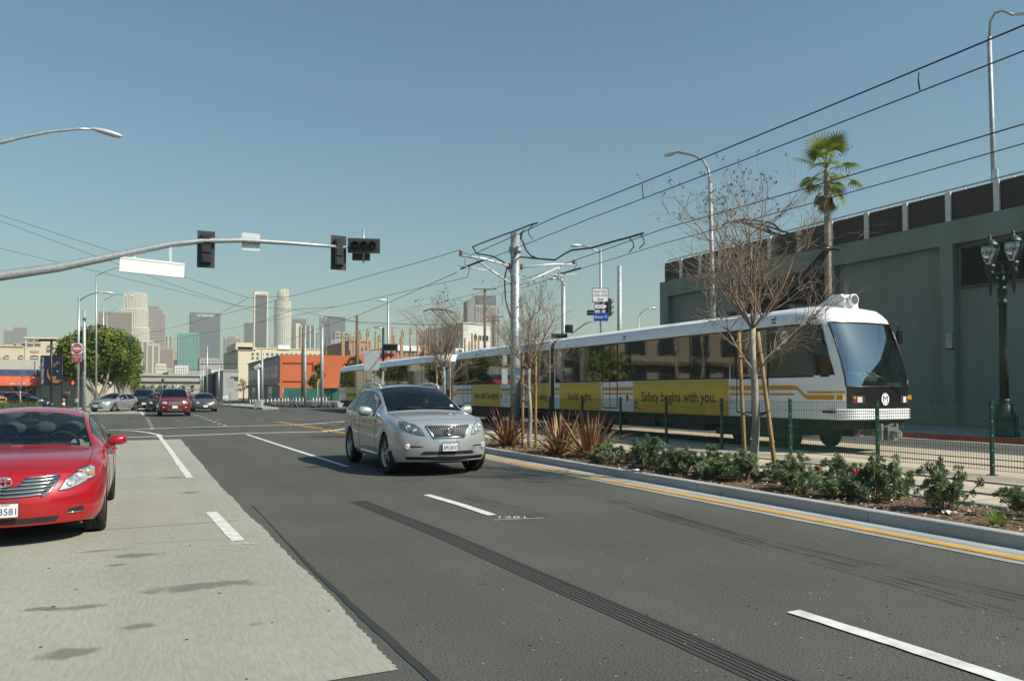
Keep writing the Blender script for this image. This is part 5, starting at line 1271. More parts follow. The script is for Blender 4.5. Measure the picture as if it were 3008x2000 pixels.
# ornamental grass bed at the far left, and a low plant or two
HG = leafmat('tall meadow grass', (.055, .075, .02), (.16, .15, .06), .6, .2, .3, 2)
mb = MB(); r = random.Random(9)
for k in range(4200):
    u = r.uniform(-260, 215); d = r.uniform(46, 57) if u < 150 else r.uniform(52, 57); p = at(u, 1152, d); p.z = .02; a = r.uniform(0, 6.28); h = r.uniform(.5, 1.0)*(1 if u < 120 else .5); L = Vector((cos(a)*.3, sin(a)*.3, 1))*h; s = Vector((-sin(a), cos(a), 0))*.04; mb.poly([p-s, p+s, p+L*.6+s*.7+Vector((0, 0, .0)), p+L]); 
tag(mb.build('meadow_grass', HG), kind='stuff')
p = at(185, 1152, 57); tuft('spiky_plant', 'spiky yucca-like plant left of the walk signal pole', (p.x, p.y, 0), 120, 1.2, LIME, 8)
p = at(60, 1152, 58); bare_tree('small bare tree in the grass before the parked yellow SUV', (p.x, p.y, 0), 1.6, 4.0, 1.2, 17, .06, 6, 0, 4, 3, None)
# far greenery seen under and beside the overpass
FT = leafmat('far tree leaf', (.04, .06, .025), (.1, .12, .05), .7, .2, .2, .3)
mb = MB(); r = random.Random(21)
for k in range(26):
    u = r.uniform(440, 690) if k < 18 else r.uniform(330, 440); d = r.uniform(260, 420); p = at(u, 1152, d); h = r.uniform(2, 5); crown(mb, [((p.x, p.y, h*.55), (r.uniform(2, 5), r.uniform(2, 5), h*.5))], 9, .9, r, .2)
tag(mb.build('far_trees', FT), kind='stuff')
# hedge at the foot of the far median
mb = MB(); r = random.Random(22)
for k in range(22): q = gnd(650+5*k+60, 1196, 0); crown(mb, [((q.x-6+.5*k*.9-4, q.y+1.5*(22-k)+3, .2), (.7, 1.0, .28))], 160, .16, r, .2)
tag(mb.build('ground_cover', SMT), kind='stuff')
# ================================================================ FENCE, POLES, SIGNS, SIGNALS, WIRES
GRN = pm('green fence paint', (.012, .07, .048), .4, var=.15, scale=8)
fx = 13.82; fy = [6.6+2.42*k for k in range(9)]
fence = thing('mesh_fence', 'green welded mesh fence between the two tracks', 'fence', (fx, fy[0], 0))
for y in fy:
    mb = MB(); mb.bx(fx-.03, fx+.03, y-.03, y+.03, 0, 1.32); mb.bx(fx-.07, fx+.07, y-.07, y+.07, .008, .022); mb.bx(fx-.034, fx+.034, y-.034, y+.034, 1.32, 1.345); p_ = mb.build('post', GRN, fence)
    for k in range(5): mb = MB(); mb.sphere((fx-.032, y-.033, .2+.26*k), .012, 6, 4); mb.build('bolt', ALU, p_)
for a, b in zip(fy, fy[1:]):
    mb = MB(); n = 46
    for k in range(n+1):
        y = a+.04+(b-a-.08)*k/n; mb.obx((fx, y, .69), (.0028, 0, 0), (0, .0028, 0), (0, 0, .6))
    for k in range(7):
        z = .1+.197*k
        for d in (-.006, .006): mb.obx((fx+d, (a+b)/2, z), (.003, 0, 0), (0, (b-a)/2-.03, 0), (0, 0, .003))
    mb.build('mesh_panel', GRN, fence)['kind'] = 'stuff'
def cobra(mb_head, tip, d, L=.75):
    """cobra-head luminaire: flattened tapered body from tip along d"""
    d = Vector(d).normalized(); s = d.cross(Z3).normalized(); P = []
    for q, w, h0, h1 in ((0, .05, .0, .06), (.12, .09, -.03, .08), (.35, .14, -.07, .1), (.65, .155, -.1, .09), (.88, .12, -.08, .06), (1, .03, -.03, .02)):
        c = Vector(tip)+d*L*q; P.append([c+s*w*cos(a)+Z3*((h1 if sin(a) > 0 else -h0)*sin(a)) for a in [2*pi*k/10 for k in range(10)]])
    mb_head.grid(P, True, True); mb_head.poly(list(reversed(P[0]))); mb_head.poly(P[-1])
def streetlight(label, base, top, arm, head_dir, r=(.1, .06), m=STEEL, group='cobra-head street lamps', hl=.8, name='street_lamp', extra=None):
    t = thing(name, label, 'street lamp', base, group)
    mb = MB(); mb.tube([base, Vector(base).lerp(Vector(top), .5), top], [r[0], (r[0]+r[1])/2, r[1]], 10); mb.lathe([(r[0]*1.9, 0), (r[0]*1.9, .04), (r[0]*1.15, .06), (r[0]*1.1, .35)], base, 10); mb.build('pole', m, t)
    mb = MB(); mb.tube(arm, [r[1]*.62]*len(arm), 8); mb.build('arm', m, t)
    mb = MB(); cobra(mb, arm[-1], head_dir, hl); mb.build('lamp_head', ALU, t)
    return t
def signal_head(t, c, U, V, n=3, sz=.32, m=DARK, back=(.16, .13), lit=None, name='signal_head', lens=None):
    """box of n lenses along V facing N=UxV, with a back plate"""
    c = Vector(c); U = Vector(U).normalized(); V = Vector(V).normalized(); N = U.cross(V)
    L = n*sz*1.06
    mb = MB(); mb.obx(c-N*.02, U*(sz*.5+back[0]), V*(L/2+back[1]), N*.008); bp = mb.build('back_plate', pm('signal back plate', (.03, .035, .035), .5), t)
    mb = MB()
    for k in range(n):
        p = c+V*((k-(n-1)/2)*sz*1.06)-N*.0; mb.obx(p-N*.09, U*sz*.5, V*sz*.5, N*.11)
        mb.obx(p-N*.21, U*sz*.36, V*sz*.4, N*.03)
    hd = mb.build(name, m, t)
    for k in range(n):
        p = c+V*((k-(n-1)/2)*sz*1.06)+N*.02
        mb = MB(); up = Z3 if abs(V.z) > .5 or True else V; rgt = up.cross(N).normalized(); P = []
        for q in (0, .22): P.append([p+N*q*(1 if sin(a) > -.2 else .35)+rgt*(sz*.42*cos(a))+up*(sz*.42*sin(a)) for a in [2*pi*i/16 for i in range(17)]])
        mb.grid(P, True); mb.build('visor', m, hd)
        mb = MB(); mb.grid([[p+N*dd+rgt*(sz*f_*cos(a))+up*(sz*f_*sin(a)) for a in [2*pi*i/16 for i in range(17)]] for f_, dd in ((.4, .005), (.25, .025), (.01, .035))], True)
        mb.build('lens', pm('unlit signal lens', (.05, .055, .05), .15), hd)
    return hd
# ---- signal mast arm over the near kerb lanes (pole just outside the view)
YM = 29.
ms = thing('signal_mast', 'curved grey signal mast arm reaching in from the left with signals seen from behind', 'traffic signal', (-6.6, YM, 0))
mb = MB(); mb.tube([(-6.6, YM, 0), (-6.6, YM, 6), (-6.6, YM, 9.6)], [.2, .16, .11], 12); mb.build('pole', STEEL, ms)
armp = [(-6.6, YM, 2.95)]+[onY(u, v, YM) for u, v in ((-90, 826), (0, 810), (170, 786), (340, 751), (505, 717), (600, 707.5), (715, 706), (860, 715), (1018, 727))]
armp[0] = (-6.6, YM, armp[1].z-.55)
mb = MB(); mb.tube(armp, [.2, .175, .165, .145, .125, .105, .093, .085, .07, .055], 12); mb.build('mast_arm', STEEL, ms)
for u, v in ((605, 733), (994, 743)):
    c = onY(u, v, YM+.16); signal_head(ms, c, (-1, 0, 0), (0, 0, 1), back=(.13, .14))
c = onY(1068, 724, YM-.1); signal_head(ms, c, Vector((.93, -.37, 0)), Z3, 1, .3) if False else None
cu = Vector((.95, -.3, 0)).normalized()
mb = MB(); mb.tube([onY(1018, 727, YM), onY(1067, 727, YM)], .03, 6); mb.tube([onY(1068, 672, YM), onY(1068, 772, YM)], .035, 8); mb.build('signal_bracket', STEEL, ms)
hd = MB(); V_ = Z3
c = onY(1069, 722, YM-.25)
N_ = cu.cross(Z3)
signal_head(ms, c, Z3.cross(N_) if False else Vector((0, 0, -1)), cu, 3, .3, back=(.13, .12))
c2 = onY(1061, 755, YM+.1); mb = MB(); mb.obx(c2, cu*.33, N_*.06, Z3*.13); mb.build('lower_signal_back', MATS['signal back plate'], ms)
c = onY(737, 711, YM+.12); mb = MB(); mb.prism([(x*.31, z*.31) for x, z in ((-1, -.93), (-.93, -1), (.93, -1), (1, -.93), (1, .93), (.93, 1), (-.93, 1), (-1, .93))], c, X3, Z3, .01); mb.build('sign_back', ALU, ms)
c = onY(448, 786, YM); mb = MB(); U_ = Vector((1, 0, -.05)); V_ = Vector((.05, 0, 1)); W2, H2 = 82*mpp(27.8), 21*mpp(27.8)
mb.obx(c, U_*W2, Y3*.05, V_*H2); mb.obx(c-Y3*.055+V_*(H2-.035), U_*W2, Y3*.01, V_*.03); mb.obx(c-Y3*.055-V_*(H2-.035), U_*W2, Y3*.01, V_*.03); sb = mb.build('street_name_sign_back', WHITE, ms)
for u, v0, v1 in ((396, 738, 770), (501, 722, 770)):
    mb = MB(); mb.beam(onY(u, v0, YM), onY(u, v1, YM), .06, .09); mb.build('sign_hanger', ALU, ms)
la = [onY(u, v, YM) for u, v in ((-140, 470), (-20, 425), (60, 404), (150, 387), (230, 379), (270, 380))]; la[0] = Vector((-6.6, YM, 9.4))
mb = MB(); mb.tube(la, [.06]*3+[.045]*3, 8); mb.build('lamp_arm', STEEL, ms)
mb = MB(); cobra(mb, la[-1], (1, 0, -.12), .92); mb.build('lamp_head', ALU, ms)
# ---- far left corner
dC = 57.
def P(u, v, d=dC): return at(u, v, d)
base = P(228, 1199); base.z = 0; top = P(232.5, 871)
sc = streetlight('slim grey lamp pole carrying the red no entry sign', base, top, [P(232.5, 885), P(248, 873), P(265, 865), P(283, 860), P(298, 859)], (1, .1, 0), (.1, .07), hl=.85)
RED_S = pm('sign red', (.5, .02, .02), .4, var=.05)
def plate_sign(t, c, w, h, m, name, U=None, th=.006, rnd=.08):
    U = (U or RT).normalized(); c = Vector(c); r = rnd*min(w, h); q = []
    for cx, cz, a0 in ((w/2-r, -h/2+r, -90), (w/2-r, h/2-r, 0), (-w/2+r, h/2-r, 90), (-w/2+r, -h/2+r, 180)):
        for k in range(4): a = radians(a0+30*k); q.append((cx+r*cos(a), cz+r*sin(a)))
    mb = MB(); mb.prism(q, c, U, Z3, th); return mb.build(name, m, t)
def disc(r, n=28): return [(r*cos(2*pi*k/n), r*sin(2*pi*k/n)) for k in range(n)]
NT = -FW
c = P(229, 1024)-FW*.12
s_ = plate_sign(sc, c, .78, .78, INKW, 'no_entry_sign')
mb = MB(); mb.prism(disc(.36), c-FW*.010, RT, Z3, .004); mb.build('red_disc', RED_S, s_)
mb = MB(); mb.obx(c-FW*.018, RT*.29, Z3*.062, FW*.002); mb.build('white_bar', INKW, s_)
mb = MB(); mb.text('DO NOT', c-FW*.018+Z3*.155, RT, Z3, .15, 0, width=.44); mb.text('ENTER', c-FW*.018-Z3*.165, RT, Z3, .15, 0, width=.40); mb.build('sign_text', INKW, s_)
c = P(228.5, 1053)-FW*.12; s_ = plate_sign(sc, c, .70, .47, INKW, 'wrong_way_sign')
plate_sign(s_, c-FW*.008, .65, .42, RED_S, 'red_panel'); mb = MB(); mb.text('WRONG', c-FW*.017+Z3*.085, RT, Z3, .16, 0, width=.5); mb.text('WAY', c-FW*.017-Z3*.1, RT, Z3, .16, 0, width=.3); mb.build('sign_text', INKW, s_)
c = P(221, 1124)-FW*.2; mb = MB(); mb.obx(c, RT*.22, FW*.12, Z3*.22); w_ = mb.build('walk_signal', DARK, sc)
HAND = pm('lit red hand signal', (1., .06, .015), .5, emit=2.2)
mb = MB(); q = c-FW*.125; mb.obx(q-Z3*.06, RT*.07, FW*.004, Z3*.07)
for k in range(4): mb.obx(q+RT*(-.055+.037*k)+Z3*.06, RT*.014, FW*.004, Z3*(.06+.015*(k in (1, 2))))
mb.obx(q+RT*.1-Z3*.03, (RT+Z3).normalized()*.05, FW*.004, (Z3-RT).normalized()*.014); mb.build('red_hand', HAND, w_)
c = P(228, 1176)-FW*.1; mb = MB(); mb.obx(c, RT*.09, FW*.08, Z3*.12); mb.build('push_button_box', ALU, sc)
base = P(247, 1192, 58); base.z = 0; tp = P(247.5, 909, 58)
t = thing('steel_pole', 'thick grey steel pole with faded sticker bands, beside the no entry sign', 'pole', base)
mb = MB(); mb.tube([base, base.lerp(tp, .5), tp], [.15, .13, .11], 12); mb.build('shaft', STEEL2, t)
c = P(247, 1149, 57.8); mb = MB(); mb.lathe([(.15, 0), (.15, .75)], (base.x, base.y, c.z-.4), 14, cap=False); mb.build('poster_band', pm('sun-bleached posters', (.5, .2, .08), .8, col2=(.55, .5, .34), scale=7, stretch=(.5, .5, 3)), t)
c = P(241, 1073, 57.8); mb = MB(); mb.obx(c, RT*.12, FW*.12, Z3*.45); mb.build('signal_box', MATS['signal back plate'], t)
for u, vt, hv, d, uh, lb in ((283, 801, 815, 75, 366, 'tall thin street lamp rising behind the big round tree, highest of three'), (304, 876, 868, 96, 372, 'thin street lamp behind the tree, middle of three'), (314, 920, 911, 125, 352, 'far small street lamp behind the tree, lowest of three')):
    b = P(u, 1152, d); b.z = 0; tp = P(u, vt, d); streetlight(lb, b, tp, [tp-Z3*.3, P(u+(uh-u)*.35, vt-6 if u != 283 else 797, d), P(u+(uh-u)*.7, hv-4 if u != 283 else 787, d), P(uh, hv if u != 283 else 789, d)], (1, .05, -.05), (.1, .06), hl=.9)
# parking-lot lamp with twin box heads and the blue banner stand
b = P(151, 1190, 66); b.z = 0; t = thing('car_park_lamp', 'black car park lamp with a flat head, in front of the blue banner', 'street lamp', b); tp = P(151, 1000, 66)
mb = MB(); mb.tube([b, tp], .085, 8); mb.lathe([(.25, 0), (.25, .6), (.2, .62)], b, 12); mb.build('pole', DARK, t)
mb = MB(); mb.obx(P(140, 999, 66), RT*.6, FW*.28, Z3*.1); mb.build('lamp_head', DARK, t)
# blue banner
BN = pm('navy banner', (.012, .02, .055), .6, var=.15); BO = pm('banner orange', (.5, .2, .03), .6)
c = P(151, 1088, 67); W_, H_ = 59*mpp(67), 88*mpp(67)
t = thing('banner', 'navy banner with orange swirl and PRE-OWNED CENTER lettering', 'banner', (c.x, c.y, c.z-H_/2))
mb = MB(); mb.obx(c, RT*W_/2, FW*.02, Z3*H_/2); mb.build('cloth', BN, t)
def swirl(off, w):
    pts = []
    for k in range(25):
        a = radians(70+k*9.5); e = k/24; pts.append((off+.36*cos(a)*W_*1.15+.18*W_+.1*e*W_, (.33*sin(a)*H_*.78-.02*H_)-.1*e*H_, w*(.25+1.1*e)))
    mb = MB(); P_ = []
    for i, (x, z, ww) in enumerate(pts):
        if abs(x) > W_/2*.985: continue
        q = c+RT*x+Z3*z-FW*.024; P_.append([q-Z3*ww*.5-RT*ww*.3, q+Z3*ww*.5+RT*ww*.3])
    mb.grid(P_, False); return mb
swirl(0, .2).build('orange_swirl', BO, t); swirl(.32, .13).build('orange_swirl', BO, t)
mb = MB(); mb.text('PRE-OWNED CENTER', c-RT*(W_/2-.14)-FW*.025, Z3, -RT, .27, 0, width=H_*.88); mb.build('lettering', INKW, t)
for x, z, r_ in ((.3, .28, .09), (.16, .15, .07), (.32, -.02, .1), (.2, -.22, .1), (.18, -.38, .1)):
    mb = MB(); mb.prism([(r_*cos(2*pi*k/18), r_*.7*sin(2*pi*k/18)) for k in range(18)], c+RT*x*W_+Z3*z*H_-FW*.026, RT, Z3, .003); mb.build('round_badge', pm('banner pale mark', (.3, .35, .4), .6), t)
for s in (-1, 1): mb = MB(); q = c+RT*s*(W_/2+.06); mb.tube([(q.x, q.y, 0), (q.x, q.y, c.z+H_/2)], .04, 6); mb.build('post', DARK, t)
# two people and a hydrant by the far left wall
person('person in pale top standing by the wall at the far left corner', tuple(Vector((P(194, 1152, 64).x, P(194, 1152, 64).y, .9))), 0, (.5, .5, .55), True)
person('person in dark clothes standing by the wall at the far left corner', tuple(Vector((P(203, 1152, 64).x, P(203, 1152, 64).y, .9))), .6, (.02, .02, .025), True)
b = P(186, 1202, 56); b.z = 0; t = thing('marker_post', 'short orange marker post left of the no entry sign pole', 'post', b); mb = MB(); mb.lathe([(.1, 0), (.09, .9), (.11, .92), (.1, 1.02), (.02, 1.04)], b, 10); mb.build('post', pm('faded orange', (.6, .16, .08), .6), t)
mb = MB(); mb.lathe([(.102, .6), (.102, .75)], b, 10, cap=False); mb.build('band', INKW, t)
# ---- middle distance: poles, railing, signs
def pole(name, label, u, vt, vb, d, r, m, grp=None, cat='pole', cap=None):
    b = P(u, 1152, d); b.z = 0; tp = P(u, vt, d); t = thing(name, label, cat, b, grp); mb = MB(); mb.tube([b, tp], [r*1.15, r*.85], 8); mb.build('shaft', m, t)
    if cap: mb = MB(); z = tp.z; mb.tube([(b.x, b.y, z-.9), (b.x, b.y, z)], r*1.35, 8); mb.tube([(b.x, b.y, z), (b.x, b.y, z+.35)], [r*.6, r*.2], 6); mb.build('green_sleeve', pm('green sleeve', (.01, .12, .08), .4), t)
    return t, b, tp
pole('steel_pole', 'grey steel pole standing before the orange wall, left of the small tree', 896, 992, 0, 78, .15, STEEL2)
pole('steel_pole', 'grey steel pole before the orange wall, right of the small tree', 946, 960, 0, 76, .17, STEEL2)
pole('steel_pole', 'grey steel pole in front of the grey office windows', 770, 1027, 0, 92, .15, STEEL2)
pole('wooden_pole', 'brown wooden pole behind the steel pole left of the small tree', 890, 963, 0, 84, .17, WOOD)
pole('wooden_pole', 'tall brown wooden pole above the rear train roof', 1049, 927, 0, 90, .2, WOOD)
pole('wooden_pole', 'thin brown wooden pole beside the small leafy tree', 957, 1003, 0, 105, .14, WOOD)
YW = pm('varnished yellow pole', (.26, .165, .08), .7, var=.2, scale=3)
ORD = ('first', 'second', 'third', 'fourth', 'fifth', 'sixth', 'seventh', 'eighth', 'ninth', 'tenth', 'eleventh', 'twelfth', 'thirteenth', 'fourteenth', 'fifteenth', 'sixteenth', 'seventeenth', 'eighteenth', 'nineteenth', 'twentieth', 'twenty-first', 'twenty-second', 'twenty-third', 'twenty-fourth', 'twenty-fifth', 'twenty-sixth')
TPOLES = ((22, 55, 0), (40, 140, 1), (112, 115, 1), (165, 115, 0), (235, 75, 1), (330, 50, 1), (370, 185, 0), (435, 55, 0), (475, 115, 1), (645, 5, 0), (668, 100, 0), (748, 140, 1), (765, 55, 1), (865, 25, 1), (955, 35, 0), (1045, 150, 1), (1070, 40, 1), (1098, 10, 1), (1195, 60, 0), (1250, 100, 0), (1465, 60, 0), (1540, 140, 0), (1595, 180, 0), (1630, 80, 0), (1670, 100, 1), (1710, 115, 0))
rank = {x: k for k, x in enumerate(sorted(p[0] for p in TPOLES))}
for i, (x, y, g_) in enumerate(((22, 55, 0), (40, 140, 1), (112, 115, 1), (165, 115, 0), (235, 75, 1), (330, 50, 1), (370, 185, 0), (435, 55, 0), (475, 115, 1), (645, 5, 0), (668, 100, 0), (748, 140, 1), (765, 55, 1), (865, 25, 1), (955, 35, 0), (1045, 150, 1), (1070, 40, 1), (1098, 10, 1), (1195, 60, 0), (1250, 100, 0), (1465, 60, 0), (1540, 140, 0), (1595, 180, 0), (1630, 80, 0), (1670, 100, 1), (1710, 115, 0))):
    pole('training_pole', '%s practice pole, %s from the left among the poles behind the rear train' % (('bare yellow-brown', 'green-sleeved')[g_], ORD[rank[x]]), 1000+x/4.2125, 960+y/4.2125, 0, 112+(i*7) % 23, .18, YW, 'practice poles behind the train', cap=g_)
for (u, vt, d, arms, lb) in ((1424, 848, 105, ((850, 35),), 'wooden utility pole with a single crossarm left of the tall steel pole'), (1450, 926, 118, ((931, 27), (942, 20)), 'shorter wooden utility pole with two crossarms')):
    t, b, tp = pole('utility_pole', lb, u, vt, 0, d, .2, WOOD, cat='utility pole')
    for v, w in arms:
        q = P(u, v, d)-FW*.2; mb = MB(); mb.obx(q, RT*w*mpp(d), FW*.06, Z3*.07); a_ = mb.build('crossarm', WOOD, t)
        for k in (-1, -.55, .55, 1): mb = MB(); mb.lathe([(.05, 0), (.08, .05), (.05, .2), (.02, .24)], q+RT*w*mpp(d)*k*.95+Z3*.07, 8); mb.build('insulator', ALU, a_)
b = P(760, 1200, 70); b.z = .1; t = thing('panel_post', 'white post with a tilted panel on top and a pale base box', 'post', b)
mb = MB(); mb.tube([b, P(759, 1085, 70)], .09, 8); mb.build('post', WHITE, t); mb = MB(); mb.obx(b+Z3*.3, RT*.32, FW*.3, Z3*.35); mb.build('base_box', CONC2, t)
mb = MB(); c = P(756, 1077, 70); mb.obx(c, (RT*.8+Z3*.45).normalized()*.27, FW*.1+Z3*.02, (Z3*.8-RT*.45).normalized()*.17); mb.build('tilted_panel', pm('cream panel', (.6, .58, .5), .5), t)
for u, v, w, h, d, lb in ((1092, 1059, 46, 58, 38, 'plain pale back of a large road sign above the silver SUV roof'), (676, 1124, 22, 26, 79, 'plain pale back of a small road sign right of the gold saloon')):
    c = P(u, v, d); b = P(u+3 if d == 38 else u, 1152, d+.1); b.z = 0; t = thing('road_sign', lb, 'sign', b)
    mb = MB(); mb.tube([b, Vector((b.x, b.y, c.z+h*mpp(d)*.48))], .035, 6); mb.build('post', STEEL, t); plate_sign(t, c+FW*.25 if False else c-FW*(-.05), w*mpp(d), h*mpp(d), ALU, 'plate')
rl = thing('handrail', 'grey metal pedestrian railing at the far corner before the orange building', 'railing', P(850, 1190, 78))
pts = [(735, 1172, 1194, 92), (775, 1171, 1192, 84), (830, 1167, 1190, 80), (870, 1166, 1192, 78), (920, 1166, 1193, 76), (968, 1165, 1194, 74)]
for a, b in zip(pts, pts[1:]):
    for k in range(5):
        q = [a[i]+(b[i]-a[i])*k/5 for i in range(4)]; mb = MB(); mb.tube([P(q[0], q[2], q[3]), P(q[0], q[1], q[3])], .045, 6); mb.build('post', ALU, rl)
for f_ in (0, .5):
    mb = MB(); mb.tube([P(p[0], p[1]+(p[2]-p[1])*f_+1, p[3]) for p in pts], .03, 6); mb.build('rail', STEEL, rl)
t = thing('pavement_grate', 'white barrier panel beside the gold saloon', 'barrier', P(662, 1176, 80)); mb = MB()
for k in range(6): q = P(655+2.6*k, 1164, 80); mb.tube([q, P(655+2.6*k, 1176, 80)], .035, 5)
mb.tube([P(654, 1163.5, 80), P(669, 1163.5, 80)], .035, 5); mb.tube([P(654, 1176, 80), P(669, 1176, 80)], .035, 5); mb.build('bars', WHITE, t)
# ---- cluster of signs by the garage corner
d = 45.; b = P(1768, 1152, d); b.z = 0; tp = P(1764, 731, d)
sp_ = streetlight('lamp pole carrying the Trade Tech, One Way and Flower St signs', b, tp, [P(1764, 745, d), P(1745, 733, d), P(1725, 724, d), P(1708, 722, d)], (-1, .1, -.05), (.1, .07), hl=.7)
BLK = INK
def tsign(c, w, h, m, rows, name, tm=BLK, U=None, frame=None):
    U = (U or RT).normalized(); N = U.cross(Z3)
    s_ = plate_sign(sp_, c, w, h, m, name, U)
    if frame: plate_sign(s_, c+N*.008, w*.93, h*.9, frame, 'sign_field', U)
    for txt, dz, sz, wd in rows: mb = MB(); mb.text(txt, c+N*.017+Z3*dz, U, Z3, sz, 0, width=wd); mb.build('sign_text', tm, s_)
    return s_, N
c = P(1762, 868, d)-FW*.2; s_, N = tsign(c, .94, .82, BLK, (('TRADE TECH', .2, .19, .74), ('ACCESS ROAD', -.02, .19, .82)), 'access_road_sign', frame=INKW)
mb = MB(); mb.obx(c+N*.018-Z3*.25, RT*.14, N*.001, Z3*.025); mb.poly([c+N*.019-Z3*.25+RT*x+Z3*z for x, z in ((.1, -.07), (.2, 0), (.1, .07))]); mb.build('arrow', BLK, s_)
c = P(1764, 901, d)-FW*.22; s_ = plate_sign(sp_, c, .74, .4, BLK, 'one_way_sign')
mb = MB(); mb.poly([c-FW*.012+RT*x+Z3*z for x, z in ((-.33, -.11), (.12, -.11), (.12, -.17), (.34, 0), (.12, .17), (.12, .11), (-.33, .11))]); mb.build('white_arrow', INKW, s_)
mb = MB(); mb.text('ONE WAY', c-FW*.018-RT*.05, RT, Z3, .13, 0, width=.38); mb.build('sign_text', BLK, s_)
c = P(1735, 919, d)-FW*.1; s_ = plate_sign(sp_, c, .46, .3, BLK, 'one_way_sign', RT*.9-FW*.3); mb = MB(); mb.text('ONE WAY', c-FW*.02-RT*.0, RT*.9-FW*.3, Z3, .12, .006, width=.36); mb.build('sign_text', INKW, s_)
BLUE = pm('street sign blue', (.01, .06, .34), .4, var=.05); Uf = (RT+Z3*.06).normalized()
c = P(1764, 932, d)-FW*.3; s_ = plate_sign(sp_, c, .84, .48, BLUE, 'street_name_sign'); mb = MB(); mb.text('Flower St', c-FW*.012, Uf, Z3, .24, .002, width=.7); mb.build('sign_text', INKW, s_)
c = P(1791, 903, d); signal_head(sp_, c, Vector((0, 1, 0)), Z3, 3, .3, back=(.02, .04))
mb = MB(); mb.tube([P(1768, 935, d), P(1720, 950, d), P(1680, 979, d)], [.05, .045, .035], 8); mb.build('side_arm', STEEL, sp_)
for u, v, w, h in ((1671, 966, 12, 12), (1643, 987, 24, 7)): mb = MB(); mb.obx(P(u, v, d+1), RT*w*mpp(d), FW*.12, Z3*h*mpp(d)); mb.build('signal_head', DARK, sp_)
b = P(1655, 1152, 48); b.z = 0; streetlight('shorter lamp pole seen through the bare tree by the steel pole', b, P(1655, 832, 48), [P(1655, 835, 48), P(1650, 822, 48), P(1642, 818, 48), P(1634, 818, 48)], (-1, .05, -.06), (.16, .13), hl=.5)
pole('steel_pole', 'thick plain steel pole left of the garage corner', 1820, 782, 0, 52, .17, STEEL2)
b = P(1876, 1152, 70); b.z = 0; streetlight('far street lamp with its head near the garage corner', b, P(1876, 926, 70), [P(1876, 930, 70), P(1890, 912, 70), P(1905, 906, 70), P(1912, 905, 70)], (1, .05, 0), (.1, .06), hl=.6)
b = P(1140, 1152, 62); b.z = 0; streetlight('street lamp rising above the rear train, its head to the left', b, P(1140.5, 877, 62), [P(1140.5, 884, 62), P(1137, 882, 62)], (-1, .05, -.03), (.12, .08), hl=.85)
t, b, tp = pole('signal_post', 'dark signal post with a horizontal three-lens head above the rear train', 1126, 963, 0, 58, .1, DARK, cat='traffic signal')
signal_head(t, P(1147, 1020, 57.6), Vector((0, 0, -1)), RT, 3, .3, back=(.1, .06))
mb = MB(); mb.obx(P(1145, 1043, 58), RT*.35, FW*.2, Z3*.12); mb.build('red_lamp_box', pm('red lamp box', (.4, .02, .03), .4), t); mb = MB(); mb.tube([P(1126, 965, 58), P(1100, 962, 58)], .05, 6); mb.build('side_arm', STEEL, t)
# ---- garage-side lamps
XL = 23.6
def LX(u, v, X=XL): return onX(u, v, X)
b = Vector((XL, LX(2100, 905).y, .15)); streetlight('grey gooseneck street lamp between the large bare tree and the garage', b, LX(2086, 540), [LX(2086, 545), LX(2081, 500), LX(2066, 472), LX(2035, 456), LX(1990, 447)], (-.1, 1, .06), (.12, .09), m=STEEL2, hl=.95)
XR = 31.; b = LX(2922, 590, XR); b.z = 8.3; q = streetlight('tall gooseneck lamp standing on the garage roof at the upper right', b, LX(2906, 110, XR), [LX(2906, 112, XR), LX(2909, 65, XR), LX(2922, 40, XR), LX(2945, 32, XR), LX(2978, 46, XR)], (.15, -1, -.25), (.1, .08), m=STEEL2, hl=.9)
c = LX(2923, 517, XR-.15); mb = MB(); mb.obx(c, (0, .12, 0), (.02, 0, 0), (0, 0, .27)); mb.build('notice', INKW, q)
lb_ = LX(2953, 1286); lb_.z = .15; LP = pm('dark bronze green lamp post', (.028, .045, .038), .45, .3, .25, 6)
ol = thing('twin_globe_lamp', 'ornate dark green twin-globe lamp standing before the garage wall', 'street lamp', lb_); sc_ = (6.35-.15)/6.2
mb = MB(); mb.lathe([(.40, 0), (.40, .12), (.34, .16), (.33, .55), (.36, .6), (.28, .68), (.2, .95), (.15, 1.05), (.17, 1.1), (.13, 1.16)], lb_, 12); mb.build('base', LP, ol)
mb = MB(); mb.lathe([(.13, 1.1), (.115, 2.5), (.10, 4.0), (.14, 4.02), (.14, 4.12), (.10, 4.16), (.13, 4.25), (.13, 4.45), (.16, 4.48), (.09, 4.55), (.07, 4.9)], lb_, 12); mb.build('shaft', LP, ol)
ud = Vector((0, 1, 0)); GL = glassmat('clear globe glass', (.9, .9, .86), .22)
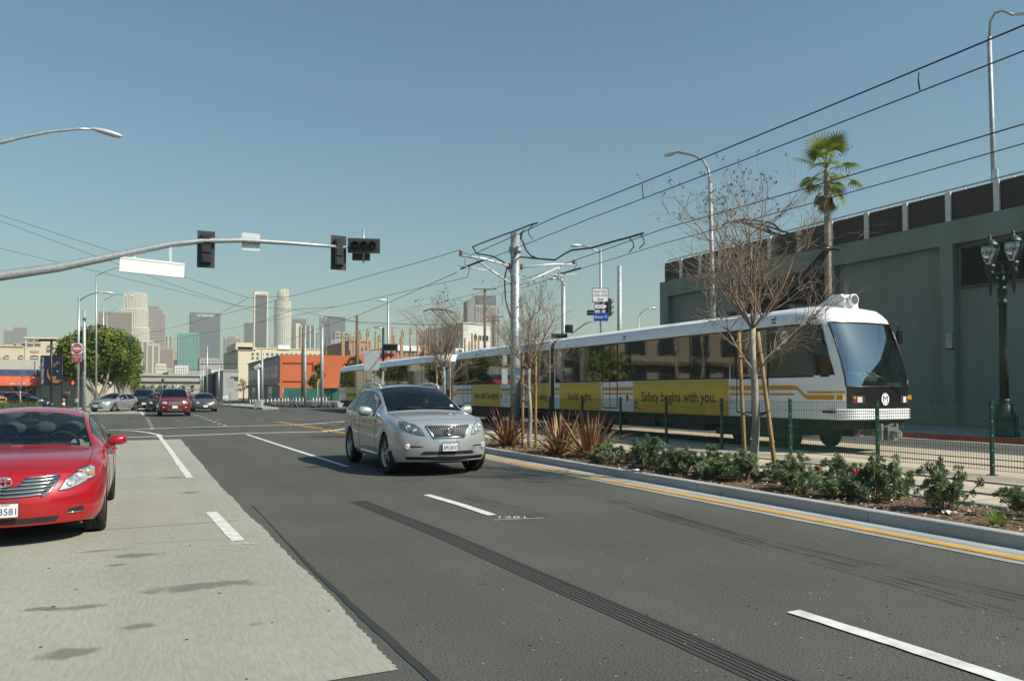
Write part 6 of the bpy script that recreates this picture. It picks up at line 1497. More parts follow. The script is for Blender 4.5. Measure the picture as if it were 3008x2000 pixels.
for s in (-1, 1):
    c = lb_+ud*(s*.36)
    mb = MB(); mb.tube([lb_+Z3*4.5, lb_+ud*s*.12+Z3*4.75, lb_+ud*s*.25+Z3*4.98, c+Z3*4.98], [.06, .05, .045, .05], 8); mb.tube([lb_+Z3*4.75, lb_+ud*s*.06+Z3*4.95, lb_+ud*s*.2+Z3*5.0], .03, 6); a_ = mb.build('arm', LP, ol)
    mb = MB(); mb.lathe([(.02, 4.3), (.03, 4.4), (.06, 4.5), (.055, 4.85), (.1, 4.9), (.11, 5.05), (.08, 5.1), (.13, 5.18), (.15, 5.28)], c, 12); mb.build('cup', LP, a_)
    mb = MB(); mb.lathe([(.13, 5.28), (.2, 5.45), (.245, 5.65), (.25, 5.78), (.245, 5.84)], c, 16, cap=False); mb.build('globe', GL, ol)
    mb = MB(); mb.lathe([(.25, 5.84), (.255, 5.88), (.2, 5.97), (.1, 6.06), (.05, 6.1), (.06, 6.14), (.015, 6.25)], c, 16); mb.lathe([(.05, 5.3), (.055, 5.45), (.03, 5.6)], c, 8); mb.build('cap', LP, ol)
    for k in range(4): a = pi/4+k*pi/2; mb = MB(); mb.tube([c+Vector((.14*cos(a), .14*sin(a), 5.28)), c+Vector((.255*cos(a), .255*sin(a), 5.7)), c+Vector((.255*cos(a), .255*sin(a), 5.86))], .008, 4); mb.build('globe_rib', LP, ol)
mb = MB(); mb.lathe([(.05, 4.9), (.07, 5.0), (.03, 5.1), (.05, 5.15), (.01, 5.3)], lb_, 8); mb.build('finial', LP, ol)
# ---- overhead line pole and its brackets
XP = 13.95; pb_ = onX(1514, 1152, XP); pb_.z = 0; YP = pb_.y; ztop = onX(1505, 688, XP).z
cp = thing('overhead_line_pole', 'tall galvanised overhead line pole with brackets, in front of the train', 'pole', pb_)
mb = MB(); mb.tube([pb_, pb_+Z3*2.5, pb_+Z3*ztop], [.225, .215, .2], 14); mb.lathe([(.33, 0), (.33, .05)], pb_, 14); mb.build('shaft', pm('spangled steel', (.36, .39, .40), .42, .55, .3, 9, detail=6), cp)
def K(u, v, dx=0): return onX(u, v, XP+dx)
mb = MB(); z_ = K(1505, 737).z; mb.lathe([(.24, z_-.14), (.27, z_-.12), (.27, z_+.12), (.24, z_+.14)], (pb_.x, pb_.y, 0), 14); mb.obx((pb_.x, pb_.y, z_), (.08, 0, 0), (0, .42, 0), (0, 0, .1)); mb.build('collar', STEEL2, cp)
ZM, ZC = 7.05, 6.63
XW1, XW2 = 11.9, 16.35
def brk(xw, s):
    e = xw-s*.35 if False else xw+s*(.45)
    mb = MB(); mb.tube([(XP, YP, ZM-.35), (xw-s*0.6, YP, ZM-.08), (e, YP, ZM-.02)], .05, 8); mb.build('bracket_tube', ALU, cp)
    mb = MB(); mb.tube([(XP, YP, ZM-1.15), (xw-s*.35, YP, ZM-.2)], .042, 8); mb.build('bracket_strut', ALU, cp)
    mb = MB(); mb.lathe([(.05, 0), (.1, .04), (.06, .08), (.1, .12), (.06, .16), (.1, .2), (.05, .24)], (XP+s*.25, YP, ZM-.42 if True else 0), 8); mb.lathe([(.04, -.1), (.09, -.06), (.04, 0), (.08, .05), (.03, .1)], (xw+s*.4, YP, ZM+.08), 8); mb.build('insulators', pm('brown insulator', (.1, .035, .025), .3), cp)['kind'] = 'stuff'
    mb = MB(); mb.tube([(xw+s*.55, YP, ZC-.0), (xw-s*.5, YP, ZC-.12), (xw-s*.8, YP, ZC-.1)], .022, 6); mb.tube([(xw-s*.3, YP, ZM-.1), (xw-s*.35, YP, ZC-.1)], .018, 5); mb.build('steady_arm', ALU, cp)
    for y in (-.9, .6):
        mb = MB(); mb.tube([(xw, YP+y, ZM-.02), (xw+.02, YP+y, (ZM+ZC)/2), (xw, YP+y*.7, ZC+.02)], .012, 4); mb.build('dropper', WIRE, cp)
    mb = MB(); mb.tube([(xw, YP-1.3, ZC+.03), (xw, YP+1.0, ZC+.03)], .04, 6); mb.build('contact_splice', WIRE, cp)
brk(XW1, -1); brk(XW2, 1)
FEED = pm('black feeder cable', (.012, .013, .013), .5)
for pts, lb in (((K(1505, 950), K(1520, 905), K(1515, 850), K(1500, 800), K(1480, 770), K(1445, 752), K(1400, 745), K(1388, 725)), 'l'), ((K(1500, 935), K(1485, 880), K(1482, 820), K(1488, 790), K(1505, 768), K(1530, 755), K(1580, 760), K(1630, 764), K(1660, 745)), 'r'), ((K(1388, 725), K(1440, 705), K(1480, 690), K(1530, 672), K(1560, 660), K(1580, 655)), 'top'), ((K(1660, 745), K(1680, 735), K(1740, 728), K(1800, 710), K(1850, 697), K(1890, 685)), 'top2'), ((K(1535, 680), K(1530, 700), K(1538, 715), K(1545, 735), K(1560, 752), K(1580, 760)), 'j')):
    mb = MB(); mb.tube(pts, .032, 6); mb.build('feeder_cable', FEED, cp)
for u0, v0, u1, v1, s in ((1540, 675, 1540, 715, -1), (1565, 660, 1565, 703, -1), (1850, 700, 1848, 741, 1), (1882, 690, 1878, 730, 1)):
    mb = MB(); mb.tube([K(u0, v0), K((u0+u1)/2+s*12, (v0+v1)/2-6), K((u0+u1)/2+s*12, (v0+v1)/2+6), K(u1, v1)], .02, 5); mb.build('jumper_loop', FEED, cp)
for v0, v1, w in ((1042, 1072, 13), (1082, 1128, 17), (1150, 1183, 16)):
    q = onX(1487, (v0+v1)/2, XP-.1); mb = MB(); mb.obx(q+Vector((0, .15, 0)), RT*w*.5*mpp(32), FW*.12, Z3*(v1-v0)/2*mpp(32)); mb.build('control_box', ALU, cp)
q = onX(1522, 1090, XP-.24); mb = MB(); mb.obx(q, RT*.12, FW*.01, Z3*.16); mb.build('blue_notice', pm('blue notice', (.08, .16, .22), .5), cp)
def wire(label, pts, r=.013, grp='overhead wires above the tracks'):
    pts = [Vector(p) for p in pts]; P_ = []
    for a, b in zip(pts, pts[1:]):
        n = 6; L = (b-a).length
        for k in range(n): q = a.lerp(b, k/n); q.z -= .0012*L*L*(k/n)*(1-k/n)*.5; P_.append(q)
    P_.append(pts[-1]); c = pts[0]; t = MB(); t.tube(P_, r, 5); o = t.build('overhead_wire', WIRE, None, c); tag(o, label, 'wire', grp); return o
def W1(u, v): return onX(u, v, XW1)
def W2(u, v): return onX(u, v, XW2)
m1n = Vector((XW1, 1.5, 7.02)); 
wire('top wire of the four leading from the steel pole to the upper right corner', [(XW1, -9, 7.05), W1(3008, 75), W1(1628, 640), (XW1, YP, ZM), P(1350, 735, 36), P(1122, 800, 48), P(849, 871, 62), P(629, 929, 80), P(437, 977, 100), P(300, 1010, 115)], .016)
wire('second wire from the top of the four at the upper right', [(XW1, -9, 6.63), W1(3008, 150), W1(1739, 640), (XW1, YP, ZC), P(1373, 815, 36), P(1247, 842, 43), P(985, 901, 58), P(759, 947, 76), P(600, 978, 95), P(448, 1005, 118)], .013)
wire('third wire from the top of the four at the upper right', [(XW2, -9, 7.05), W2(3008, 365), W2(1950, 672), (XW2, YP, ZM), P(1600, 800, 50), P(1400, 862, 66), P(1200, 905, 90)], .016)
wire('lowest wire of the four at the upper right, touching the pantograph', [(XW2, -9, 6.63), W2(3008, 422), W2(1950, 715), (XW2, YP, ZC), P(1500, 855, 48), P(1350, 893, 62), P(1100, 960, 90), P(900, 1010, 120)], .013)
for (u, v0, v1, Wf, lb) in ((2700, 213, 265, W1, 'short dropper between the two top wires at the upper right'), (1888, 540, 583, W1, 'short dropper between the two top wires near the gooseneck lamp')):
    a, b = Wf(u, v0), Wf(u+2, v1); mb = MB(); mb.tube([a, a.lerp(b, .5)+Vector((0, .02, 0)), b], .014, 5); tag(mb.build('wire_dropper', WIRE, None, a), lb, 'wire')
for pts, lb, r in ((((1342, 800, 40), (1247, 842, 46), (1049, 927, 62), (949, 959, 76), (898, 981, 80), (840, 1000, 90)), 'wire slanting down left to the pole before the orange building', .018),
    (((954, 929, 76), (985, 933, 76), (1051, 946, 78), (1244, 954, 80), (1400, 950, 82)), 'thick dark feeder cable looping over the orange building roof', .03),
    (((-30, 622, 58), (341, 742, 58), (534, 811, 60), (729, 875, 62), (849, 871, 62)), 'highest thin span wire crossing from the left edge', .014),
    (((-30, 638, 60), (366, 783, 60), (517, 840, 62), (687, 895, 66), (760, 920, 70)), 'second thin span wire crossing from the left edge', .014),
    (((-30, 722, 62), (285, 798, 62), (460, 840, 64), (585, 870, 66), (687, 897, 68), (864, 909, 70)), 'lowest thin span wire crossing from the left edge', .014),
    (((729, 875, 62), (629, 929, 78)), 'short wire joining the upper span wire to the long running wire', .016),
    (((985, 901, 58), (864, 909, 66), (759, 947, 76)), 'loose bridge wire above the second long running wire', .016),
    (((954, 929, 76), (946, 945, 76), (960, 957, 76)), 'curled cable end above the steel pole before the orange wall', .03),
    (((864, 909, 66), (1000, 940, 76), (1180, 965, 95)), 'thin wire running right from the bridge wire over the skyline', .014)):
    wire(lb, [P(*q) for q in pts], r, 'overhead wires at the junction')
# ================================================================ NEARBY BUILDINGS
GW = pm('grey green stucco', (.19, .235, .205), .9, var=.1, scale=.8, stretch=(1, 1, .16), bump=.25, bscale=45, detail=8)
GSC = pm('brown screen panel', (.055, .045, .04), .7, var=.12, scale=2)
XF = 28.5
def gy(u): return onX(u, 1152, XF).y
ga = thing('parking_garage', 'long dark green garage wall with a brown screened roof edge on the right', 'building', (XF, 10, 0))
Ye = gy(1940); zp, zs = onX(1940, 830, XF).z, onX(1940, 776, XF).z
zbay = onX(2768, 723, XF).z
mb = MB(); mb.bx(XF+.3, XF+40, -30, Ye, 0, zp-.05); mb.bx(XF, XF+.3, -30, Ye, zbay, zp)
mb.build('wall', GW, ga)
bays = [(gy(2110), Ye-.8), (gy(2432), gy(2172)), (gy(2768), gy(2455)), (gy(3320), gy(2806)), (-12, gy(3320)-.8)]
pil = [(bays[0][1], Ye)]+[(bays[k+1][1], bays[k][0]) for k in range(4)]
for a, b in pil: mb = MB(); mb.bx(XF, XF+.3, a, b, 0, zbay); mb.build('pilaster', GW, ga)
LV = pm('louvre metal', (.07, .085, .078), .5, .2)
for k in (1, 3):
    a, b = bays[k]; z0, z1 = zbay-1.75, zbay-.12; mb = MB(); a += .15; b -= .15
    mb.bx(XF+.2, XF+.29, a, b, z0, z0+.08); mb.bx(XF+.2, XF+.29, a, b, z1-.08, z1); mb.bx(XF+.2, XF+.29, a, a+.08, z0+.08, z1-.08); mb.bx(XF+.2, XF+.29, b-.08, b, z0+.08, z1-.08); mb.bx(XF+.2, XF+.29, (a+b)/2-.03, (a+b)/2+.03, z0+.08, z1-.08)
    mb.bx(XF+.27, XF+.295, a+.08, b-.08, z0+.08, z1-.08); lo = mb.build('louvre_frame', LV, ga)
    for i in range(13): z = z0+.13+i*(z1-z0-.2)/13; mb = MB(); mb.obx((XF+.22, (a+b)/2, z+.03), (.045, 0, -.035), (0, (b-a)/2-.09, 0), (.006, 0, .008)); mb.build('slat', LV, lo)
# screen panels between pale posts, rail above
pu = [3180, 3050, 2930, 2787, 2660, 2546, 2440, 2346, 2260, 2178.6, 2114, 2056, 1999.5, 1948]
py = [onX(u, 700, XF+.05).y for u in pu]
WP = pm('pale screen post', (.62, .62, .6), .6)
for a, b in zip(py, py[1:]): mb = MB(); mb.bx(XF+.12, XF+.18, a+.05, b-.05, zp+.02, zs); mb.build('screen_panel', GSC, ga)
for y in py[:-1]: mb = MB(); mb.bx(XF+.02, XF+.1, y-.11, y+.11, zp-.28, zs+.03); mb.build('screen_post', WP, ga)
mb = MB(); mb.bx(XF+.12, XF+.5, -30, Ye, zp-.06, zp+.015); mb.build('parapet_cap', GSC, ga)
mb = MB(); mb.tube([(XF+.4, -20, zs+.2), (XF+.4, Ye-.3, zs+.2)], .03, 6); hr = mb.build('roof_rail', STEEL, ga)
for k in range(30): y = Ye-.4-k*1.9; mb = MB(); mb.tube([(XF+.4, y, zs-.1), (XF+.4, y, zs+.2)], .025, 5); mb.build('rail_post', STEEL, hr)
q = onX(2789, 1000, XF-.08); mb = MB(); mb.bx(XF-.13, XF-.003, q.y-.13, q.y+.13, q.z-.3, q.z+.3); wl = mb.build('wall_lamp', pm('opal wall lamp', (.32, .32, .3), .4), ga)
mb = MB(); mb.bx(XF-.14, XF-.002, q.y-.14, q.y+.14, q.z-.34, q.z-.3); mb.build('lamp_base', DARK, wl)
# ---- orange building with its grey office side
OR = pm('orange stucco', (.50, .125, .045), .85, var=.07, scale=.25, bump=.15, bscale=6, detail=8)
GO = pm('grey stucco', (.36, .36, .34), .85, var=.06, scale=.3)
GO2 = pm('grey green stucco base', (.27, .29, .27), .85, var=.06, scale=.3)
WD = pm('dark office glass', (.025, .03, .035), .08, spec=.7)
c0 = at(822, 1152, 100); Xc, Yc = c0.x, c0.y; zt = at(822, 1045, 100).z
Yb = Yc+34; ob = thing('orange_building', 'two storey building with an orange end wall and a grey window side', 'building', (Xc, Yc, 0))
mb = MB(); mb.bx(Xc+.06, Xc+30, Yc+.06, Yb, 0, zt-.1); mb.build('core', GO, ob)
mb = MB(); zr = zt+.15
mb.poly([(Xc, Yc, 0), (Xc+30, Yc, 0), (Xc+30, Yc, zt-1.0), (Xc+14.6, Yc, zt-1.0), (Xc+14.5, Yc, zt-.1), (Xc+11, Yc, zt-.1), (Xc+10.9, Yc, zr), (Xc, Yc, zr)]); ow = mb.build('end_wall', OR, ob)
mb = MB(); mb.bx(Xc, Xc+10.9, Yc+.003, Yc+.3, zr-.1, zr+.05); mb.build('wall_cap', OR, ow)
DO = pm('dark orange trim', (.30, .06, .02), .85)
for x0, x1, v in ((832, 920, 1065), (832, 905, 1119)):
    a, b = onY(x0, v, Yc-.05), onY(x1, v, Yc-.05); mb = MB(); mb.bx(a.x, b.x, Yc-.1, Yc-.002, a.z-.08, a.z+.08); mb.build('ledge', DO, ow)
a, b = onY(920, 1065, Yc), onY(920, 1090, Yc); mb = MB(); mb.bx(a.x-.1, a.x+.06, Yc-.1, Yc-.002, b.z, a.z+.08); mb.build('ledge', DO, ow)
mb = MB(); mb.bx(Xc-.003, Xc+.05, Yc+.01, Yb, 2.55, zt); gwl = mb.build('side_wall', GO, ob)
mb = MB(); mb.bx(Xc+.01, Xc+.055, Yc+.01, Yb, 0, 2.5); mb.build('side_base', GO2, ob)
mb = MB(); mb.bx(Xc-.25, Xc+.05, Yc+.0, Yb, 2.45, 2.62); mb.build('canopy_ledge', GO2, ob)
mb = MB(); mb.bx(Xc-.2, Xc+.06, Yc, Yb, zt, zt+.12); mb.build('roof_edge', GO2, ob)
for za, zb, us in ((0, 0, (730, 735.5, 739, 744.5, 748, 753, 757, 760, 774.5, 780.5, 784.5, 791, 795, 802.5, 806.5, 815)),):
    for a, b in zip(us[::2], us[1::2]):
        y0, y1 = onX(b, 1152, Xc).y, onX(a, 1152, Xc).y; mb = MB(); mb.bx(Xc-.02, Xc+.02, y0, y1, 3.45, 5.05); w_ = mb.build('window', WD, gwl)
        mb = MB(); mb.bx(Xc-.05, Xc-.021, y0, y1, 4.2, 4.26); mb.bx(Xc-.05, Xc-.021, (y0+y1)/2-.04, (y0+y1)/2+.04, 3.45, 5.05); mb.build('glazing_bar', GO2, w_)
for a, b in ((741, 750.5), (788, 800)):
    y0, y1 = onX(b, 1152, Xc).y, onX(a, 1152, Xc).y; mb = MB(); mb.bx(Xc-.01, Xc+.04, y0, y1, .1, 2.3); mb.build('shop_opening', WD, ob)
GF = pm('green windscreen fabric', (.018, .10, .07), .8, var=.12, scale=1.2)
gf = thing('screen_fence', 'green fabric fence along the foot of the orange wall', 'fence', (Xc, Yc-1.2, 0))
for k in range(7):
    x = Xc+.2+k*2.4; mb = MB(); mb.bx(x, x+2.36, Yc-1.22, Yc-1.19, .1, 2.05); mb.build('fabric_panel', GF if k < 6 else pm('rust screen', (.25, .06, .04), .8), gf); mb = MB(); mb.tube([(x, Yc-1.28, 0), (x, Yc-1.28, 2.2)], .035, 5); mb.build('post', STEEL, gf)
# platform edge with dark ballast at the far corner
BAL = pm('dark ballast', (.02, .019, .018), .95, col2=(.13, .12, .11), scale=5, bump=1., bscale=9)
a, b = at(775, 1190, 84), at(985, 1193, 75); mb = MB(); n = 44; r = random.Random(5); P_ = []
for i in range(n+1):
    q = a.lerp(b, i/n); row = []
    for j in range(8): row.append((q.x+.15*j*.5+r.uniform(-.1, .1), q.y-1.2+.42*j, (.05, .28, .4, .45, .45, .42, .3, .0)[j]+r.uniform(-.08, .08)))
    P_.append(row)
mb.grid(P_, False); structure('ballast', mb, BAL)
mb = MB(); a, b = at(640, 1187, 86), at(770, 1203, 68); mb.prism([(a.x, a.y), (b.x, b.y), (b.x+1.4, b.y+.1), (b.x+1.4, b.y+1.2), (a.x+4, a.y+9)], (0, 0, 0), X3, Y3, .16); structure('traffic_island', mb, CONC2)
mb = MB(); a, b = at(775, 1186, 86), at(990, 1188, 77); mb.prism([(a.x, a.y), (b.x, b.y), (b.x+2, b.y+4), (a.x+2, a.y+6)], (0, 0, .004), X3, Y3, .55); structure('platform', mb, CONC2)
# ---- shop on the far left
SHW = pm('pale shop wall', (.46, .45, .41), .85, var=.05, scale=.3); SHB = pm('shop blue band', (.045, .075, .19), .6, var=.05); AWN = pm('orange awning', (.58, .11, .045), .7, var=.08, scale=1.5, stretch=(2, 1, 1)); SHG = pm('shop grey wall', (.38, .36, .31), .85, var=.05, scale=.3)
YS = at(120, 1152, 78).y; x0, x1 = onY(-330, 1152, YS).x, onY(243, 1152, YS).x
def sz(v): return onY(120, v, YS).z
sh = thing('shop_building', 'low white shop with a blue band and an orange awning on the far left', 'building', (x0, YS, 0))
mb = MB(); mb.bx(x0, x1, YS, YS+22, 0, sz(1060)); mb.build('wall', SHG, sh)
mb = MB(); mb.bx(x0, x1, YS-.06, YS-.003, sz(1086), sz(1060)+.1); mb.build('upper_wall', SHW, sh)
mb = MB(); mb.bx(x0, x1, YS-.07, YS-.003, sz(1104), sz(1086)-.01); mb.build('blue_band', SHB, sh)
xa = onY(121, 1152, YS).x
mb = MB(); z0, z1 = sz(1133), sz(1105); mb.grid([[(x, YS-.08, z1), (x, YS-.45, z1-.08), (x, YS-.75, z1-.35), (x, YS-.9, z0+.05), (x, YS-.9, z0)] for x in (x0, (x0+xa)/2, xa)], True); mb.poly([(xa, YS-.08, z1), (xa, YS-.45, z1-.08), (xa, YS-.75, z1-.35), (xa, YS-.9, z0), (xa, YS-.08, z0)]); aw = mb.build('awning', AWN, sh)
mb = MB(); q = onY(52, 1127, YS-.92); mb.text('SHOWROOM', (q.x, YS-.905, z0+.18), X3, Z3, .3, .004, width=1.35); mb.build('awning_text', INKW, aw)
for a, b in ((40, 78), (80, 105)): mb = MB(); p0, p1 = onY(a, 1160, YS), onY(b, 1160, YS); mb.bx(p0.x, p1.x, YS-.05, YS-.002, .2, sz(1136)); mb.build('shop_window', WD, sh)
mb = MB(); q = onY(105, 1060, YS-.1); mb.bx(q.x-.05, q.x+.05, YS-.16, YS-.075, sz(1104), sz(1060)); mb.build('downpipe', SHG, sh)
# ---- cream factory building behind it
CRM = pm('cream painted brick', (.60, .51, .38), .85, var=.06, scale=.4, bump=.1, bscale=8); FR = pm('window reveal', (.34, .22, .17), .8)
YF = at(60, 1152, 112).y
def fz_(v): return onY(80, v, YF).z
cb = thing('cream_building', 'cream painted brick factory with small arched windows behind the shop', 'building', (onY(-60, 1152, YF).x, YF, 0))
xa, xb, xc = onY(-120, 1152, YF).x, onY(71, 1152, YF).x, onY(330, 1152, YF).x
mb = MB(); mb.bx(xa, xb, YF, YF+20, 0, fz_(1017)); mb.build('low_wing', CRM, cb); mb = MB(); mb.bx(xb, xc, YF-.1, YF+26, 0, fz_(991)); mb.build('high_wing', CRM, cb)
mb = MB(); mb.bx(xb-.1, xc, YF-.25, YF-.1, fz_(995), fz_(990)); mb.build('cornice', CRM, cb); mb = MB(); mb.bx(xa, xb-.1, YF-.15, YF-.01, fz_(1019), fz_(1016)); mb.build('cornice', CRM, cb)
for u, v, w, h in ((20, 1051, 10, 14), (62, 1051, 10, 14), (89, 1007, 13, 18), (111, 1007, 13, 18), (102, 1032, 18, 6), (101, 1051, 18, 14), (146, 1024, 13, 19)):
    q = onY(u, v, YF-.12); hw, hh = w/2*mpp(112), h/2*mpp(112); o = [(-hw, -hh), (hw, -hh), (hw, hh*.6)]+[(hw*cos(a), hh*.6+hh*.45*sin(a)) for a in (.5, 1.05, 1.57, 2.1, 2.64)]+[(-hw, hh*.6)]
    mb = MB(); mb.prism([(a*1.2, b*1.12) for a, b in o], (q.x, YF-.11, q.z), X3, Z3, .05); w_ = mb.build('window', FR, cb); mb = MB(); mb.prism(o, (q.x, YF-.165, q.z), X3, Z3, .01); mb.build('pane', pm('hazy window', (.14, .17, .18), .2), w_)
    mb = MB(); mb.bx(q.x-hw, q.x+hw, YF-.2, YF-.18, q.z-.05, q.z+.05); mb.build('glazing_bar', INKW, w_)
for u, v in ((33, 1012), (60, 1010)): mb = MB(); q = onY(u, v, YF+3); mb.bx(q.x-.7, q.x+.7, YF+2, YF+4, fz_(1018), q.z); mb.build('roof_unit', SHG, cb)
# ---- buildings in the middle distance
def block(name, label, u0, u1, vt, d, m, dep=20, win=None, wm=None, side=None, cat='building', extra=()):
    Y = at((u0+u1)/2, 1152, d).y; x0, x1 = onY(u0, 1152, Y).x, onY(u1, 1152, Y).x; zt = onY((u0+u1)/2, vt, Y).z
    t = thing(name, label, cat, (x0, Y, 0)); mb = MB(); mb.bx(x0, x1, Y, Y+dep, 0, zt); w_ = mb.build('wall', m, t)
    mb = MB(); mb.bx(x0-.1, x1+.1, Y-.15, Y+dep, zt, zt+.25); mb.build('parapet', m, t)
    if win:
        for (v0, v1, n, f0, f1, fill) in win:
            za, zb = onY((u0+u1)/2, v1, Y).z, onY((u0+u1)/2, v0, Y).z
            for k in range(n): q = x0+(x1-x0)*(f0+(f1-f0)*(k+.5)/n); hw = (x1-x0)*(f1-f0)/n*fill/2; mb = MB(); mb.bx(q-hw, q+hw, Y-.08, Y-.004, za, zb); mb.build('window', wm or WD, w_)
    for (a, b, va, vb, mm) in extra:
        p0, p1 = onY(a, va, Y), onY(b, vb, Y); mb = MB(); mb.bx(p0.x, p1.x, Y-.3, Y+dep*.6, min(p0.z, p1.z), max(p0.z, p1.z)); mb.build('roof_box', mm, t)
    return t
CR2 = pm('cream stucco', (.66, .58, .43), .85, var=.05, scale=.1); PK = pm('pink brick', (.42, .22, .17), .9, var=.1, scale=.5); GL2 = pm('blue grey window', (.12, .14, .16), .2)
block('cream_warehouse', 'long cream warehouse block behind the orange building', 698, 985, 1026, 200, CR2, 40, ((1038, 1045, 18, .12, 1, .45), (1050, 1057, 18, .12, 1, .45)), GL2, extra=((692, 742, 1027, 1007, CR2), (816, 851, 1026, 1014, INKW), (698, 752, 1026, 1020, CR2)))
block('grey_office', 'grey flat-roofed office left of the orange building', 655, 700, 1090, 150, GO, 40, ((1106, 1118, 5, .45, 1, .6),), WD)
block('pink_building', 'pink brick building among the practice poles', 1026, 1088, 1004, 165, PK, 30, ((1020, 1030, 4, .1, .9, .4), (1040, 1050, 4, .1, .9, .4)), GL2)
block('pink_building', 'pink brick building with a pale band right of the horizontal signal', 1164, 1262, 1019, 170, PK, 30, ((1036, 1044, 7, .05, .95, .5),), GL2, extra=((1164, 1232, 1030, 1016, INKW),))
block('white_building', 'white block below the banded tower, left of the tall steel pole', 1360, 1440, 952, 160, pm('white stucco', (.68, .66, .6), .85, var=.04), 30, ((985, 1000, 3, .55, .95, .6),), WD)
block('dark_shed', 'dark low shed with trees left of the grey office', 622, 660, 1102, 165, pm('dark brick', (.07, .045, .04), .9, var=.2), 30, ((1130, 1150, 3, .1, .9, .5),), WD)
CONF = pm('freeway concrete', (.36, .35, .31), .9, var=.08, scale=.2)
for lb, va, vb, vc, d, u0, u1 in (('lower freeway overpass crossing the street far ahead', 1112, 1120, 1129, 390, 300, 660), ('upper freeway overpass behind the lower one', 1096, 1104, 1110, 440, 330, 690)):
    Y = at(450, 1152, d).y; x0, x1 = onY(u0, 1152, Y).x, onY(u1, 1152, Y).x; z = [onY(450, v, Y).z for v in (va, vb, vc)]
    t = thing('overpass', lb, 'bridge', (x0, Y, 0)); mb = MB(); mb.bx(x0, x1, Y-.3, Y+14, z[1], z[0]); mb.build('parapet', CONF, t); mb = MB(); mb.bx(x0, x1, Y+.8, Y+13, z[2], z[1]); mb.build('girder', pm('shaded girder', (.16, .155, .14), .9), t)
    mb = MB(); mb.bx(x0, x1, Y+.2, Y+.7, z[2]-.25, z[2]+.15); mb.build('bottom_flange', CONF, t)
    for k in range(6): x = x0+(x1-x0)*(k+.5)/6+4; mb = MB(); mb.bx(x-.7, x+.7, Y+5, Y+7, 0, z[2]-.25); mb.build('column', CONF, t)
q = at(487, 1097, 385); mb = MB(); t = thing('freeway_sign', 'small dark overhead sign on the freeway overpass', 'sign', q); mb.obx(q, RT*1.3, FW*.1, Z3*.5); mb.build('panel', pm('dark sign green', (.01, .04, .03), .6), t); mb = MB(); mb.tube([q-Z3*2.2, q], .15, 5); mb.build('post', STEEL, t)
for u, v, d, lb in ((388, 1137, 300, 'far traffic signal under the overpass, left'), (478, 1118, 260, 'far traffic signal post above the dark red SUV'), (590, 1120, 250, 'far traffic signal post right of the gold saloon roof')):
    b = at(u, 1152, d); b.z = 0; p = at(u, v, d); t = thing('far_signal', lb, 'traffic signal', b); mb = MB(); mb.tube([b, p], .1, 5); mb.build('post', STEEL, t); mb = MB(); mb.obx(p, RT*.35, FW*.2, Z3*.7); mb.build('signal_head', DARK, t)
for u, vt, d in ((609, 1015, 120), (597, 1073, 150), (590, 1079, 160), (643, 1073, 130)):
    pole('steel_pole', 'thin grey pole of the far overhead line, above the gold saloon (%s)' % {609: 'tallest', 597: 'second from the left', 590: 'leftmost', 643: 'rightmost'}[u], u, vt, 0, d, .12, STEEL)
for u0, u1, v, d in ((585, 700, 1069, 120), (560, 640, 1085, 150)): wire('far horizontal span between thin poles, %s' % ('higher' if v == 1069 else 'lower'), [at(u0, v, d), at(u1, v, d)], .05, 'overhead wires at the junction')
# ---- building across the street, behind the viewer's left: seen only mirrored in glass and paint
t = thing('beige_workshop', 'beige workshop across the street, mirrored in the train windows', 'building', (-24, 20, 0))
mb = MB(); mb.bx(-40, -24, -30, 33, 0, 9.5); mb.bx(-46, -24, 84, 125, 0, 12); mb.build('wall', pm('beige stucco', (.33, .29, .21), .9, var=.06, scale=.2), t)  # far block and the facade details below added to vary the train window reflections
for k in range(5): mb = MB(); y = -20+k*9; mb.bx(-24.1, -23.95, y, y+3.5, 2.5 if k % 2 else .2, 5.5 if k % 2 else 3.4); mb.build('window', WD, t)

for k in range(8): mb = MB(); y = -28+k*8; mb.bx(-23.98, -23.7, y, y+.9, 0, 9.4); mb.build('pilaster', pm('brown pilaster', (.16, .12, .085), .9), t)
for k in range(4): mb = MB(); y = -24+k*16; mb.bx(-24.06, -23.9, y, y+5, 0, 4.6); mb.build('loading_door', pm('dark loading door', (.03, .032, .035), .6), t)
for k in range(6): mb = MB(); y = 86+k*6.4; mb.bx(-24.06, -23.9, y, y+4.2, (.3 if k % 2 else 4.5), 8.5); mb.build('window', WD, t)
for k in range(7): mb = MB(); y = 84.2+k*6.4; mb.bx(-24.1, -23.85, y, y+.7, 0, 12); mb.build('pilaster', MATS['brown pilaster'], t)
for k in range(4):
    for z in (1.0, 6.4): mb = MB(); x = -44.5+k*5.2; mb.bx(x, x+3.2, 83.9, 83.98, z, z+3.6); mb.build('window', WD, t)
mb = MB(); mb.bx(-46, -24, 83.2, 83.96, 5.0, 5.5); mb.build('ledge', MATS['brown pilaster'], t)
dup(palm, (-27, 75, 0), 1., 'fan palm across the street, nearer the kerb'); dup(palm, (-34, 79, 0), 2., 'fan palm across the street, nearer the beige wall')
